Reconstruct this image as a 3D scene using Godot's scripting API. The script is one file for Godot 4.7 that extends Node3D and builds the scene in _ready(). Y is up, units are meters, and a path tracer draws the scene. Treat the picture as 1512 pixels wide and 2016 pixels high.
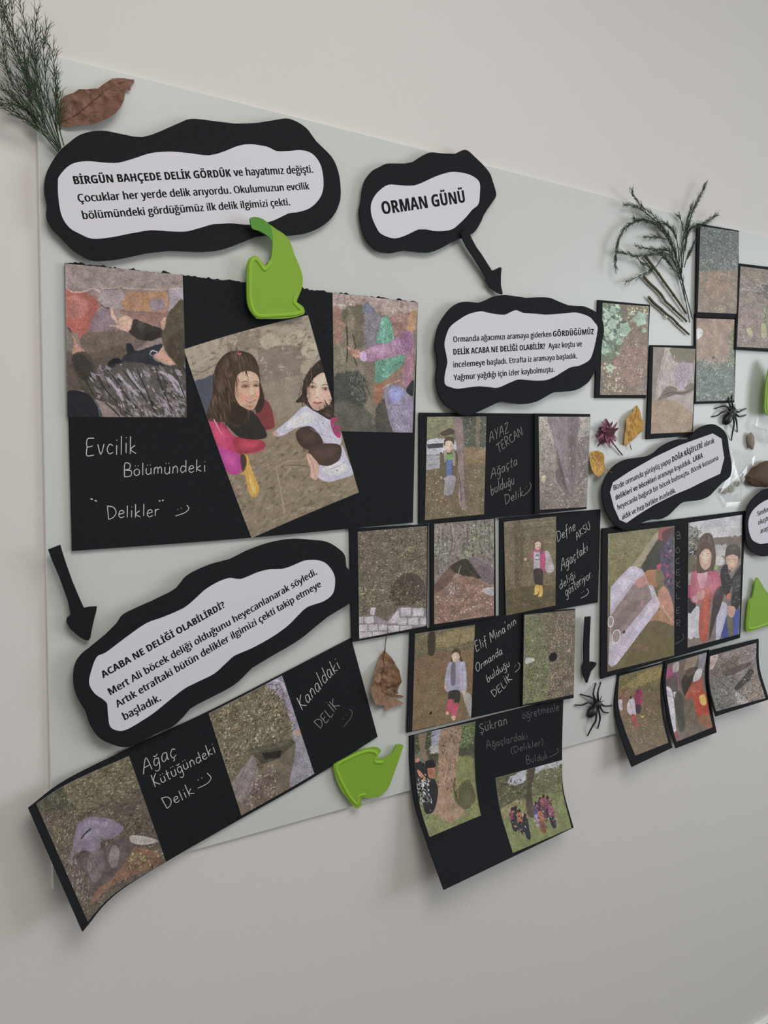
extends Node3D
# A school display: photographs on black cards, paper clouds, leaves and toy spiders on a white board, seen from its left.
# Heights are metres over the floor, x runs along the wall to the right, z out of the wall into the room.

const PRINT_GAIN := 1.62

func _ready() -> void:
	# ---- camera, sky, light, exposure
	var cam := Camera3D.new()
	cam.name = "camera"
	cam.transform = Transform3D(Basis(Vector3(0.841982, 0.022329, 0.539043), Vector3(0.038977, 0.994014, -0.102059), Vector3(-0.538096, 0.106942, 0.836072)), Vector3(-0.17025, 1.53797, 1.01478))
	cam.fov = 65.7374
	cam.near = 0.02
	cam.current = true
	add_child(cam)
	var we := WorldEnvironment.new()
	we.name = "environment"
	var env := Environment.new()
	env.background_mode = Environment.BG_SKY
	var sky := Sky.new()
	var sm := ProceduralSkyMaterial.new()
	sm.sky_top_color = Color(0.62, 0.70, 0.80)
	sm.sky_horizon_color = Color(0.80, 0.82, 0.84)
	sm.ground_bottom_color = Color(0.30, 0.30, 0.28)
	sm.ground_horizon_color = Color(0.55, 0.55, 0.53)
	sm.energy_multiplier = 1.0
	sky.sky_material = sm
	env.sky = sky
	env.tonemap_mode = Environment.TONE_MAPPER_LINEAR
	env.tonemap_exposure = 1.0
	env.sdfgi_enabled = true
	env.ssao_enabled = true
	env.ssil_enabled = true
	we.environment = env
	add_child(we)
	# daylight through the window in the right-hand wall, and a second window further back
	var day := AreaLight3D.new()
	day.name = "window_daylight"
	day.area_size = Vector2(1.7, 1.3)
	day.light_color = Color(0.94, 0.97, 1.0)
	day.light_energy = 4.2
	day.area_range = 12.0
	day.area_attenuation = 2.0
	day.shadow_enabled = true
	add_child(day)
	day.look_at_from_position(Vector3(3.36, 1.75, 1.95), Vector3(0.0, 1.75, 1.95), Vector3.UP)
	var panel_light := AreaLight3D.new()
	panel_light.name = "ceiling_panel_light"
	panel_light.area_size = Vector2(1.1, 1.1)
	panel_light.light_color = Color(1.0, 0.985, 0.965)
	panel_light.light_energy = 2.0
	panel_light.area_range = 12.0
	panel_light.area_attenuation = 2.0
	panel_light.shadow_enabled = true
	add_child(panel_light)
	panel_light.look_at_from_position(Vector3(0.2, 2.74, 1.5), Vector3(0.2, 0.0, 1.5), Vector3(0, 0, 1))
	materials()
	room()
	display()

func materials() -> void:
	var wall := std("e6e2de", 0.85, 0.3)
	wall.normal_enabled = true
	wall.normal_texture = noise_tex(0.03, 5, "", "", 512, true, 2.5)
	wall.normal_scale = 0.12
	M.wall = triplanar(wall, 5.0)
	M.floor = triplanar(std("b4b2ae", 0.6), 1.0)
	M.floor.albedo_texture = noise_tex(0.01, 9, "86837f", "99958f")
	M.ceiling = std("edecea", 0.9, 0.3)
	M.board = std("d9dcd8", 0.34, 0.4)
	M.board_edge = std("eceeea", 0.5)
	M.white_trim = std("efefec", 0.4)
	M.foam = std("24272b", 0.82, 0.28)
	M.foam.albedo_texture = noise_tex(0.06, 3, "d0d0d0", "ffffff")
	triplanar(M.foam, 9.0)
	M.foam_edge = std("1d1f22", 0.95, 0.2)
	M.paper = std("e6e4ec", 0.75, 0.3)
	M.ink = std("232226", 0.8, 0.2)
	M.chalk = std("dcdcdc", 0.9, 0.2)
	M.chalk_dim = std("a2a3a4", 0.9, 0.2)
	M.chalk_faint = std("77787b", 0.9, 0.2)
	M.brown_leaf = std("ffffff", 0.75, 0.3)
	M.brown_leaf.albedo_texture = noise_tex(0.025, 21, "6e5042", "9a7767")
	triplanar(M.brown_leaf, 9.0)
	M.tan_leaf = std("ffffff", 0.7, 0.3)
	M.tan_leaf.albedo_texture = noise_tex(0.02, 22, "7a5e4c", "ab8a6c")
	triplanar(M.tan_leaf, 9.0)
	M.yellow_leaf = std("ffffff", 0.7, 0.35)
	M.yellow_leaf.albedo_texture = noise_tex(0.02, 23, "bb8d48", "e6ba70")
	triplanar(M.yellow_leaf, 14.0)
	M.vein_brown = std("5f4030", 0.8)
	M.vein_yellow = std("94642a", 0.8)
	M.stem_green = std("34482c", 0.7)
	M.needle_green = std("2b4127", 0.75)
	M.twig = std("ffffff", 0.85, 0.3)
	M.twig.albedo_texture = noise_tex(0.04, 31, "4c4636", "7d7558")
	triplanar(M.twig, 20.0)
	M.twig_end = std("9a8d6d", 0.9)
	M.spider = std("17181a", 0.42, 0.5)
	M.lime = std("8cb43a", 0.55, 0.4)
	M.lime_rim = std("93c138", 0.5, 0.4)
	M.lime_dark = std("5f9d36", 0.55, 0.4)
	M.stone = std("ffffff", 0.7, 0.4)
	M.stone.albedo_texture = noise_tex(0.05, 41, "4a3a2b", "6b5540")
	triplanar(M.stone, 12.0)
	M.cocoon = std("ffffff", 0.8, 0.3)
	M.cocoon.albedo_texture = noise_tex(0.05, 42, "8a7d72", "b5a99c")
	triplanar(M.cocoon, 20.0)
	M.petal = std("96647a", 0.8, 0.3)
	M.petal_dark = std("5e3a42", 0.85, 0.3)
	M.flower_stem = std("5e4538", 0.85, 0.3)
	M.crumb_green = std("8f9c74", 0.8)
	M.crumb_grey = std("6f7466", 0.8)
	var glue := std("f2f2ea", 0.2, 0.5)
	glue.transparency = BaseMaterial3D.TRANSPARENCY_ALPHA
	glue.albedo_color.a = 0.35
	M.glue = glue
	var film := std("f6f7f8", 0.12, 0.6)
	film.transparency = BaseMaterial3D.TRANSPARENCY_ALPHA
	film.albedo_color.a = 0.16
	film.cull_mode = BaseMaterial3D.CULL_DISABLED
	M.film = film
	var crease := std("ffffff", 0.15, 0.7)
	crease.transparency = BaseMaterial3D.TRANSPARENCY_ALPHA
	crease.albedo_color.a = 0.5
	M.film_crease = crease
	var lamp := std("ffffff", 0.5)
	lamp.emission_enabled = true
	lamp.emission = Color(1.0, 0.97, 0.93)
	lamp.emission_energy_multiplier = 0.9
	M.lamp = lamp
	var pane := std("ffffff", 0.05, 0.5)
	pane.transparency = BaseMaterial3D.TRANSPARENCY_ALPHA
	pane.albedo_color.a = 0.06
	M.pane = pane

func room() -> void:
	structure("wall_front", box_mesh(Vector3(-1.6, 0, -0.12), Vector3(3.4, 2.8, 0)), M.wall)
	structure("wall_left", box_mesh(Vector3(-1.72, 0, -0.12), Vector3(-1.6, 2.8, 4.6)), M.wall)
	structure("wall_back", box_mesh(Vector3(-1.6, 0, 4.5), Vector3(3.4, 2.8, 4.62)), M.wall)
	structure("floor", box_mesh(Vector3(-1.72, -0.1, -0.12), Vector3(3.52, 0, 4.62)), M.floor)
	structure("ceiling", box_mesh(Vector3(-1.72, 2.8, -0.12), Vector3(3.52, 2.9, 4.62)), M.ceiling)
	var st := begin()
	box(st, Vector3(3.4, 0, -0.12), Vector3(3.52, 1.05, 4.62))
	box(st, Vector3(3.4, 2.45, -0.12), Vector3(3.52, 2.8, 4.62))
	box(st, Vector3(3.4, 1.05, -0.12), Vector3(3.52, 2.45, 1.05))
	box(st, Vector3(3.4, 1.05, 2.85), Vector3(3.52, 2.45, 4.62))
	structure("wall_right", st.commit(), M.wall)
	var win := structure("window_1", frame_mesh(), M.white_trim)
	var pane := part("pane", box_mesh(Vector3(3.455, 1.1, 1.1), Vector3(3.46, 2.4, 2.8)), win, M.pane)
	pane.position = Vector3.ZERO
	structure("baseboard_front", box_mesh(Vector3(-1.6, 0, 0), Vector3(3.4, 0.09, 0.014)), M.white_trim)
	var lamp := thing("ceiling_lamp", "square white light panel on the ceiling", "ceiling lamp", Vector3(0.2, 2.8, 1.5))
	part("lamp_frame", box_mesh(Vector3(-0.4, 2.765, 0.9), Vector3(0.8, 2.8, 2.1)), lamp, M.white_trim)
	part("lamp_diffuser", box_mesh(Vector3(-0.35, 2.755, 0.95), Vector3(0.75, 2.764, 2.05)), lamp, M.lamp)

func frame_mesh() -> ArrayMesh:
	var st := begin()
	box(st, Vector3(3.42, 1.05, 1.05), Vector3(3.5, 1.11, 2.85))
	box(st, Vector3(3.42, 2.39, 1.05), Vector3(3.5, 2.45, 2.85))
	box(st, Vector3(3.42, 1.11, 1.05), Vector3(3.5, 2.39, 1.11))
	box(st, Vector3(3.42, 1.11, 2.79), Vector3(3.5, 2.39, 2.85))
	box(st, Vector3(3.42, 1.11, 1.93), Vector3(3.5, 2.39, 1.97))
	return st.commit()

func display() -> void:
	var c: Array
	board("0 1950 2335.1 1949 2560.2 949.9 -3.6 950")
	cloud("big black cloud sign with three printed lines, at the top left of the display",
		"45.9 1866.9 68.9 1875.4 94.9 1875.9 115.2 1877.7 136.1 1888.3 160.2 1903.4 176.5 1912 204.3 1915.5 233 1918.5 265.5 1926.6 289.8 1935.3 310 1941.1 334 1935.3 350.4 1920.7 373.9 1905.6 384.4 1889.1 388.9 1869.8 388.6 1849.6 378.7 1827.8 360.4 1810.6 339 1798.9 313.2 1791.7 287.9 1788.1 263.3 1782.9 236.3 1769 212.9 1759 190 1753.8 167.6 1751.6 148.4 1749.8 119.1 1742.5 95.7 1734.4 75.4 1728.5 54.4 1725.8 34 1734.9 20.1 1747.5 11 1755.7 5.5 1768 6.5 1781.2 3.8 1795 5.3 1811.7 11.3 1826.9 20.9 1842.9 31.6 1854.5",
		"32.7 1830.2 50.1 1837.3 68.3 1839.3 86.9 1842.6 104.6 1850.7 125.3 1861 149.1 1867.4 173.5 1870.4 198.5 1872.7 218.4 1881.3 235.8 1891.1 253.5 1897.3 277.6 1899 291.5 1896.3 308.7 1899.7 327.7 1904.6 343.9 1903.3 355.6 1893.5 360.8 1879 361.7 1862.1 356.3 1847 341.7 1831.8 322.3 1823.1 309.5 1819.6 287.6 1807.1 266.1 1799.1 248 1795.8 227.2 1794.3 204.1 1789.7 184.3 1781.5 167.6 1775.3 145.8 1772.4 124.5 1770.5 101.1 1763.5 78.2 1755.7 55.9 1750.6 41.5 1754.1 29.7 1759.7 21.7 1771.7 18.6 1790.3 18.4 1806.9 20.2 1815.5",
		0.0130, [["BİRGÜN BAHÇEDE DELİK GÖRDÜK", true, "36.5 1808.9 228.6 1852.4", 8.87],
			["ve hayatımız değişti.", false, "232.4 1853.6 345.9 1878.8", 9.33],
			["Çocuklar her yerde delik arıyordu. Okulumuzun evcilik", false, "40.9 1789.9 340.7 1856.2", 8.71],
			["bölümündeki gördüğümüz ilk delik ilgimizi çekti.", false, "45.6 1771.3 311.9 1830.6", 8.76]])
	cloud("black cloud sign with one short bold heading, beside the top of the first arrow",
		"442.8 1900.8 452.3 1906.5 462.8 1912.7 477.4 1916 495.2 1919.3 509.2 1924.1 523.2 1934.3 540.5 1943.7 562.6 1946.6 586.1 1950.7 596.8 1957 605.4 1960.3 614.4 1958.8 623.6 1953.8 639.8 1945.9 655.2 1935.2 661.6 1924.3 668 1911.6 669.6 1903.2 663 1893.4 652.1 1879.5 645.6 1869.8 641.4 1860.6 632.8 1847.2 624.1 1839 613 1834.8 603.2 1829.2 584.7 1820.6 567.7 1810.6 545.6 1800.6 523.6 1798 498.9 1797.2 484.9 1792.8 471.1 1789.4 452.4 1790.1 438.7 1797 428.8 1808.3 423.8 1822.5 420 1840.7 423 1855.2 424.3 1867.9 428.1 1882.5 434.5 1892.3",
		"467.2 1884.4 487.9 1887.1 513 1891.7 532.3 1901.1 552.9 1912.2 578.2 1922.6 595.6 1925.3 614.4 1925.5 629.2 1921.8 635.8 1915.3 636.3 1900.9 634.2 1885.1 622.2 1874.6 611.5 1862.7 598.6 1850.5 585.8 1840.5 570.8 1835.4 551.6 1832.4 536.8 1832.5 522.2 1830.4 506.1 1821.8 490.1 1814.3 478.1 1811.3 464.3 1812.5 454.4 1815.9 448.4 1822.9 441.3 1834.5 438.6 1846.7 440.8 1858.1 450 1871.4",
		0.0130, [["ORMAN GÜNÜ", true, "459.6 1841.8 608.4 1883.3", 17.19]])
	arrow("bent black arrow running from the one-heading cloud down to the four-line cloud",
		"610 1845 614.9 1840.3 618.9 1832.4 631.5 1818.8 644 1808.5 656.8 1796.2 665.8 1787.7 676.4 1792.6 682.2 1795.5 685.5 1794.6 685 1782.2 686.1 1768.1 691.1 1755.2 689.2 1753.8 679.2 1755.7 664.2 1762 657.5 1770 653.8 1771.4 655.4 1775.9 643.1 1787.5 625.5 1804.2 610.7 1817.6 603.3 1826.7 598.6 1835.3",
		0.0180, Vector2(-0.0271, 0.0312), Vector2(0.6117, 1.8457))
	cloud("black cloud sign with four printed lines, under the bent arrow's tip",
		"603.2 1732.3 619.9 1734.9 639.3 1735.2 653.8 1740.8 668.4 1747.6 688.4 1752.5 711.5 1753.4 737.8 1753.3 764.5 1756.9 790.5 1758.8 811.7 1755 834.8 1750.9 855 1751.7 874.1 1752.7 893.8 1748.9 909.3 1743.1 920.8 1732.7 925.8 1716.3 923.2 1701.4 921.5 1682.3 916.6 1665.1 908.8 1645.6 902 1634.7 892.1 1623.6 870.5 1611.7 847.2 1606.1 812.7 1603.4 793.4 1595.5 770.4 1585.5 742.1 1580.5 718 1581.3 696.9 1583.3 684.2 1580.5 669.2 1574.2 642 1563.7 627.5 1558.5 610.4 1560 598.1 1565.3 581.2 1573.2 569.1 1585.8 562.7 1602.1 560.4 1618.6 562.7 1633.4 561 1647.9 557.1 1660.4 558.7 1678.7 564.9 1697.3 578.1 1714.9 589.4 1725.1",
		"643.2 1722.5 656.8 1721.9 674.4 1721.1 693.5 1721.9 704.8 1726.8 717.6 1731.3 733.5 1728.6 760.3 1729.7 782.1 1730.2 804.2 1733 829.5 1737 855.3 1740.5 885.2 1736.7 899.3 1728.7 908.4 1720.7 907.8 1708.5 904.9 1693.7 900.1 1676.6 892 1662.4 868.8 1651.6 847 1647.2 827.3 1637.9 810.7 1629.4 791.4 1622.8 766.6 1620.5 747.6 1620.6 727.5 1620.2 708.1 1613.7 685.2 1605.2 664.8 1605.3 644.8 1605.5 622.8 1602.6 602.4 1599.8 589.3 1601.5 578.5 1605.1 576.5 1615.7 578.8 1628.8 581.2 1640 577.9 1652.7 574.6 1665.3 576.9 1678.3 584.5 1693.5 601.6 1706 620.4 1716.1",
		0.0160, [["Ormanda ağacımızı aramaya giderken", false, "591.7 1670.6 798.2 1695.3", 8.61],
			["GÖRDÜĞÜMÜZ", true, "802.3 1695.6 900 1707.5", 9.19],
			["DELİK ACABA NE DELİĞİ OLABİLİR?", true, "592.5 1651.4 785.5 1674.1", 8.83],
			["Ayaz koştu ve", false, "793.2 1675.1 871.9 1684.6", 9.19],
			["incelemeye başladı. Etrafta iz aramaya başladık.", false, "593.3 1632 861.5 1663.4", 8.68],
			["Yağmur yağdığı için izler kaybolmuştu.", false, "594.8 1612.2 809.6 1637.5", 8.91]])
	arrow("broad black arrow by the left edge of the board",
		"-1.8 1384.3 11.9 1389.2 14.3 1379.6 19.1 1363 25.3 1343.3 31.5 1326.2 38.4 1308.7 45.7 1309.6 53.7 1309 52.8 1302.9 50.9 1296.1 47.7 1282.3 45.5 1269.8 42.8 1266.8 38.9 1268.1 32.4 1273 22.1 1284.1 17.9 1293 18.4 1298.5 23.1 1301.5 19.9 1319.1 10.2 1350.2 2.9 1369.7",
		0.0180, Vector2(-0.0140, 0.0458), Vector2(0.0060, 1.3866))
	cloud("long tilted black cloud sign with four lines, between the broad arrow and roots photo",
		"33.1 1252.3 46.4 1261.7 62.4 1273.6 76.1 1286.1 84.3 1296.5 106.5 1305.5 132 1314.4 152.4 1324.1 164.2 1337.7 182.1 1346.5 203.4 1352.9 225.2 1356.7 250.6 1367 283.2 1375.7 317 1379 344.8 1376.1 373.5 1371.2 395.8 1357.5 403.4 1347.1 405.6 1332.2 414.4 1323.2 417.5 1304.7 416.1 1281.5 408.6 1275.5 393.7 1268.8 375.4 1260.9 357.4 1249.8 336.1 1236.1 315.2 1225.9 291.2 1216.3 274.4 1209.2 257.8 1202.1 238.3 1186.2 219.1 1176.8 194 1168.7 169.4 1159.2 160.3 1150.2 145.4 1139.4 121.9 1133.4 101.8 1125.5 84.9 1123.6 68.5 1130.8 52.4 1142.8 42.1 1160.6 37.1 1178.6 28.3 1197.1 23.5 1217.5 25.2 1239.5",
		"51.3 1247.1 62 1251.2 83.8 1265.3 111.8 1282 134.6 1288.1 160.9 1296.9 175.9 1307.2 191 1319.1 209.4 1327.9 225.1 1331.4 240.9 1328.8 263.5 1335.5 283.3 1338.6 303.5 1337.9 320.6 1342 338 1347 359.3 1345.5 373.9 1337.9 385.1 1322.4 386.5 1305.9 382 1293.2 367.5 1284.8 342.4 1279.3 328.4 1269.5 311.2 1255.4 287.4 1242.4 257.5 1230.5 231.6 1223.2 218.9 1214.2 203.2 1202.7 181.6 1195.3 163.4 1189.2 145.5 1178.6 122.1 1163.3 104.8 1154.6 87.9 1147.6 76.8 1147.1 66 1154.7 63.5 1171 62.4 1185.6 57.1 1192.3 47.9 1200.9 41.5 1214.7 44.5 1231.2",
		0.0190, [["ACABA NE DELİĞİ OLABİLİRDİ?", true, "58.3 1218.6 218.8 1292.3", 8.95],
			["Mert Ali böcek deliği olduğunu heyecanlanarak söyledi.", false, "67.1 1195.4 357.1 1325.7", 9.59],
			["Artık etraftaki bütün delikler ilgimizi çekti takip etmeye", false, "75.3 1177.6 364.2 1307.3", 9.68],
			["başladık.", false, "84.2 1159.7 130.9 1177.8", 10.25]])
	c = card("large black card with three photos, white handwriting in its lower left corner",
		"25.3 1719.5 11 244.4 1722.6 11 523 1723.7 18",
		"26.8 1379.4 11 247.7 1382.3 11 529 1390.9 12", 0.0022, 0.012, "")
	print_on(c, "0 1 330 -3 338 521 -4 524", 440, 560, "photograph of a child in a puffy jacket pointing at a painted wall", [
		"fill 8a7873",
		"poly 8f7f7c 0 -2 1000 0 996 105 465 127 220 149 -2 145",
		"dabs 8a7a77,94847f,84736f 260 26 4 5 15 0 -2 1000 0 996 87 -2 137",
		"blob a2594f -21 180 137 182 219 202 260 243 227 330 167 435 120 488 60 441 -25 395",
		"blob ac6a60 4 208 126 209 176 282 82 355 1 343",
		"blob 988a8d 278 160 465 142 478 246 375 274 281 254",
		"blob a87a55 480 172 618 142 850 129 870 204 839 273 670 274 527 265 467 251",
		"blob 9a735a 507 183 596 160 615 238 527 248",
		"blob 86767c 700 188 797 169 852 223 782 263 704 255",
		"blob 9c909a 879 109 1002 105 996 233 874 249",
		"blob 8f6963 418 272 614 282 851 268 835 367 678 349 525 322",
		"blob 86707b 216 331 344 268 415 389 372 417 192 468",
		"blob 6c5c53 173 435 522 418 652 473 453 585 178 646 109 522",
		"blob 756d66 -25 428 45 441 89 515 57 608 -28 619",
		"blob 5b4f45 -28 594 180 570 454 525 450 680 -32 858",
		"soft 5",
		"line b3a29b 12 -2 145 45 176 126 176 220 146 277 164",
		"line b3a29b 7 278 129 315 140 465 127 619 123 845 111 996 89",
		"line 5b4846 4 283 151 368 142 465 129 480 168",
		"line 4f3c39 5 155 181 210 250",
		"line 4a3a38 7 281 248 312 264 349 265",
		"line 5a4a47 4 461 282 614 278 793 281",
		"line 675552 4 862 115 872 159 857 250",
		"line 3a2d2a 10 13 414 40 446",
		"blob c29c89 352 270 375 279 411 342 460 315 504 308 548 347 545 395 506 421 394 392 349 389 347 379 410 372 372 331",
		"line 9b7564 4 411 342 426 375 394 392",
		"blob 35312d 563 329 678 358 803 387 796 440 652 475 520 429 534 383",
		"blob 46413b 601 336 656 363 632 413 588 398",
		"blob 292623 676 411 777 406 742 452 652 465",
		"blob b27f6e 42 458 71 482 101 533 141 556 118 576 45 587 61 516",
		"blob 544b3c 1004 191 909 229 837 314 797 423 824 528 895 605 991 646",
		"blob 473f34 994 431 902 418 831 492 895 596 992 628",
		"dabs 5d5443,4a4236 120 22 3 100 30 909 238 1003 205 987 611 896 578 833 439",
		"blob b88f7e 794 330 844 303 818 391 796 378",
		"blob b58a7a 795 485 834 554 917 626 826 620 727 575 761 548",
		"blob 2c2e36 447 603 518 547 628 534 786 483 794 520 715 585 826 629 986 646 984 691 712 663 430 646",
		"line c9c1d6 9 683 560 706 537 756 541",
		"line a59cb5 6 683 560 715 571 756 541",
		"blob 24232a 487 506 525 496 551 538 496 575",
		"blob 1f1f24 330 624 420 595 430 637 355 665",
		"blob 4b443e 37 609 119 565 190 595 229 669 333 687 430 625 538 621 747 640 991 664 1011 1009 505 1010 359 915 174 867 79 757",
		"blob 3a342e 47 608 118 581 179 629 208 712 135 755 75 707",
		"blob 6c646832 260 685 538 625 757 671 815 931 506 977 319 852",
		"blob 6c646832 305 703 536 654 717 691 765 907 510 945 354 842",
		"blob 6c646832 350 720 535 682 678 712 716 883 514 914 389 831",
		"blob 6c646832 396 738 533 710 640 732 668 859 518 882 425 821",
		"blob 6c646832 442 756 532 738 601 753 619 835 522 850 461 810",
		"dabs 7f7680,6a6166,8d8390,746b6f,5a5254 150 46 17 58 14 177 687 430 637 746 654 984 682 1000 991 527 993 359 902 205 854",
		"soft 1.6",
		"line 9a8f9f 24 322 734 404 817 449 892",
		"line 9a8f9f 24 483 666 555 763 641 830",
		"line 9a8f9f 24 768 675 856 721 932 825",
		"line 9a8f9f 24 407 706 490 781 585 856",
		"line 9a8f9f 24 739 854 816 905 869 983",
		"line 9a8f9f 24 846 695 935 763 966 842",
		"soft 2",
		"line 292422 9 354 708 446 816 508 892",
		"line 292422 9 450 680 555 780 660 898",
		"line 292422 9 569 668 642 795 703 924",
		"line 292422 9 745 680 797 810 882 957",
		"line 292422 9 239 703 299 810 401 901",
		"line 292422 9 915 693 957 789 988 859",
		"line 292422 9 126 722 185 821 215 862",
		"dabs a298a1,948a93,252120 90 28 5 50 40 177 687 430 637 746 654 984 682 1000 991 527 993 359 902 205 854",
		"dabs 2f2a28,8f8589,6c6263,a0979c 140 34 5 50 25 359 910 1001 841 994 1000 484 1002",
		"soft 1.4",
		"blob 212329 -7 845 88 827 194 871 263 1011 -5 1012",
		"line 47505a 16 209 879 244 937 258 1003",
		"line 3b3a3a 14 296 903 358 944 420 998",
		"grain 0.1 0.08"], 0.0000)
	print_on(c, "749 0 1001 -1 991 582 757 573", 340, 560, "photograph of a child's arm in a lilac sleeve on a painted wall", [
		"fill 7d7263",
		"poly a08d86 0 -3 1005 -0 989 112 635 132 385 80 311 63 -2 104",
		"dabs b49f9c,8f7a74,c0aeb0,836c62 420 26 6 20 70 0 -3 1000 0 989 112 442 93 -3 115",
		"blob 8f6f60 -13 116 99 114 126 217 68 378 -19 360",
		"blob 7b7462 -24 383 181 408 199 579 -20 604",
		"blob 66604f 99 120 348 83 361 342 228 371 163 260",
		"blob 857763 163 121 228 145 237 359 190 537 162 374",
		"blob 7d7680 358 121 442 110 548 149 525 334 371 364 350 227",
		"blob 6b6d80 338 61 403 46 480 102 367 126",
		"blob 93716a 673 130 957 91 949 242 740 288",
		"dabs a5837c,7b534a,b79a90,8d6a66 260 24 6 60 60 663 108 966 79 949 248 731 300",
		"blob a98560 880 124 984 43 965 194 888 245",
		"blob 474a42 8 597 316 562 397 726 318 829 4 786",
		"blob 5a584b -15 787 378 828 505 994 0 1000",
		"blob 74695a 363 459 490 465 477 724 525 981 398 789 355 603",
		"blob 93654a 494 623 615 619 560 785 488 774",
		"blob 8a6c57 614 582 833 488 842 637 616 644",
		"blob 4d4a42 520 824 620 751 735 991 525 994",
		"soft 6",
		"blob 5f9a86 567 142 635 135 687 209 717 310 703 325 511 331 531 218",
		"blob 5c8f7c 495 468 668 431 838 406 860 438 802 495 654 581 555 624 489 620 497 537",
		"line 8fc0ae 6 553 148 589 215 573 296",
		"line 86b6a4 5 628 442 637 532",
		"dabs 6cab97,4d806e,7fb7a4 200 22 5 80 50 567 142 687 209 717 319 511 331",
		"dabs 69a28e,4d7a6a,7bb09d 160 22 5 60 60 495 468 838 406 802 495 555 621",
		"line 3c382f 16 153 227 162 374 152 491",
		"line 38342c 12 218 280 256 370 228 429 276 516",
		"line 3a372f 8 228 548 316 599 375 640 437 725",
		"line 403d33 10 352 354 390 317",
		"line 7a735f 14 190 384 199 466 219 548",
		"dabs 36352f,5f6258,6f7268 160 22 6 70 60 180 549 394 590 358 790 179 732",
		"blob 9c7592 352 400 410 368 506 337 643 322 740 282 798 256 917 220 956 277 965 458 955 615 895 648 840 612 852 463 858 402 707 426 471 469 373 464",
		"blob a8829f 391 393 545 344 722 312 725 383 470 448",
		"blob 8a6384 779 263 917 226 957 349 847 390",
		"blob 9a6d7f 858 402 960 397 955 608 874 642",
		"line 6f4f6c 5 648 319 679 362 712 408",
		"line 6f4f6c 5 702 316 734 359 767 406",
		"line 6f4f6c 5 762 313 794 356 828 403",
		"line 6f4f6c 5 822 311 855 354 889 400",
		"blob b79ac0 295 420 352 397 382 422 373 473 324 466",
		"blob b5806f 157 371 200 390 295 397 305 443 247 452 209 433 200 413 167 391",
		"line 8a5a4c 5 200 401 247 420 300 420",
		"blob 8a7f98 617 663 769 633 875 668 979 723 995 1000 757 1003 644 822",
		"blob 8c8ec2 679 674 801 645 877 700 767 780 693 756",
		"dabs 9d92a8,7a6d88,a89bb0 120 30 6 60 40 642 783 974 723 995 1000 757 1003",
		"blob 2c2a30 891 667 980 592 984 710 930 705",
		"line b39e92 10 587 670 657 637 808 597",
		"soft 1.5",
		"grain 0.12 0.09"], 0.0000)
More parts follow.
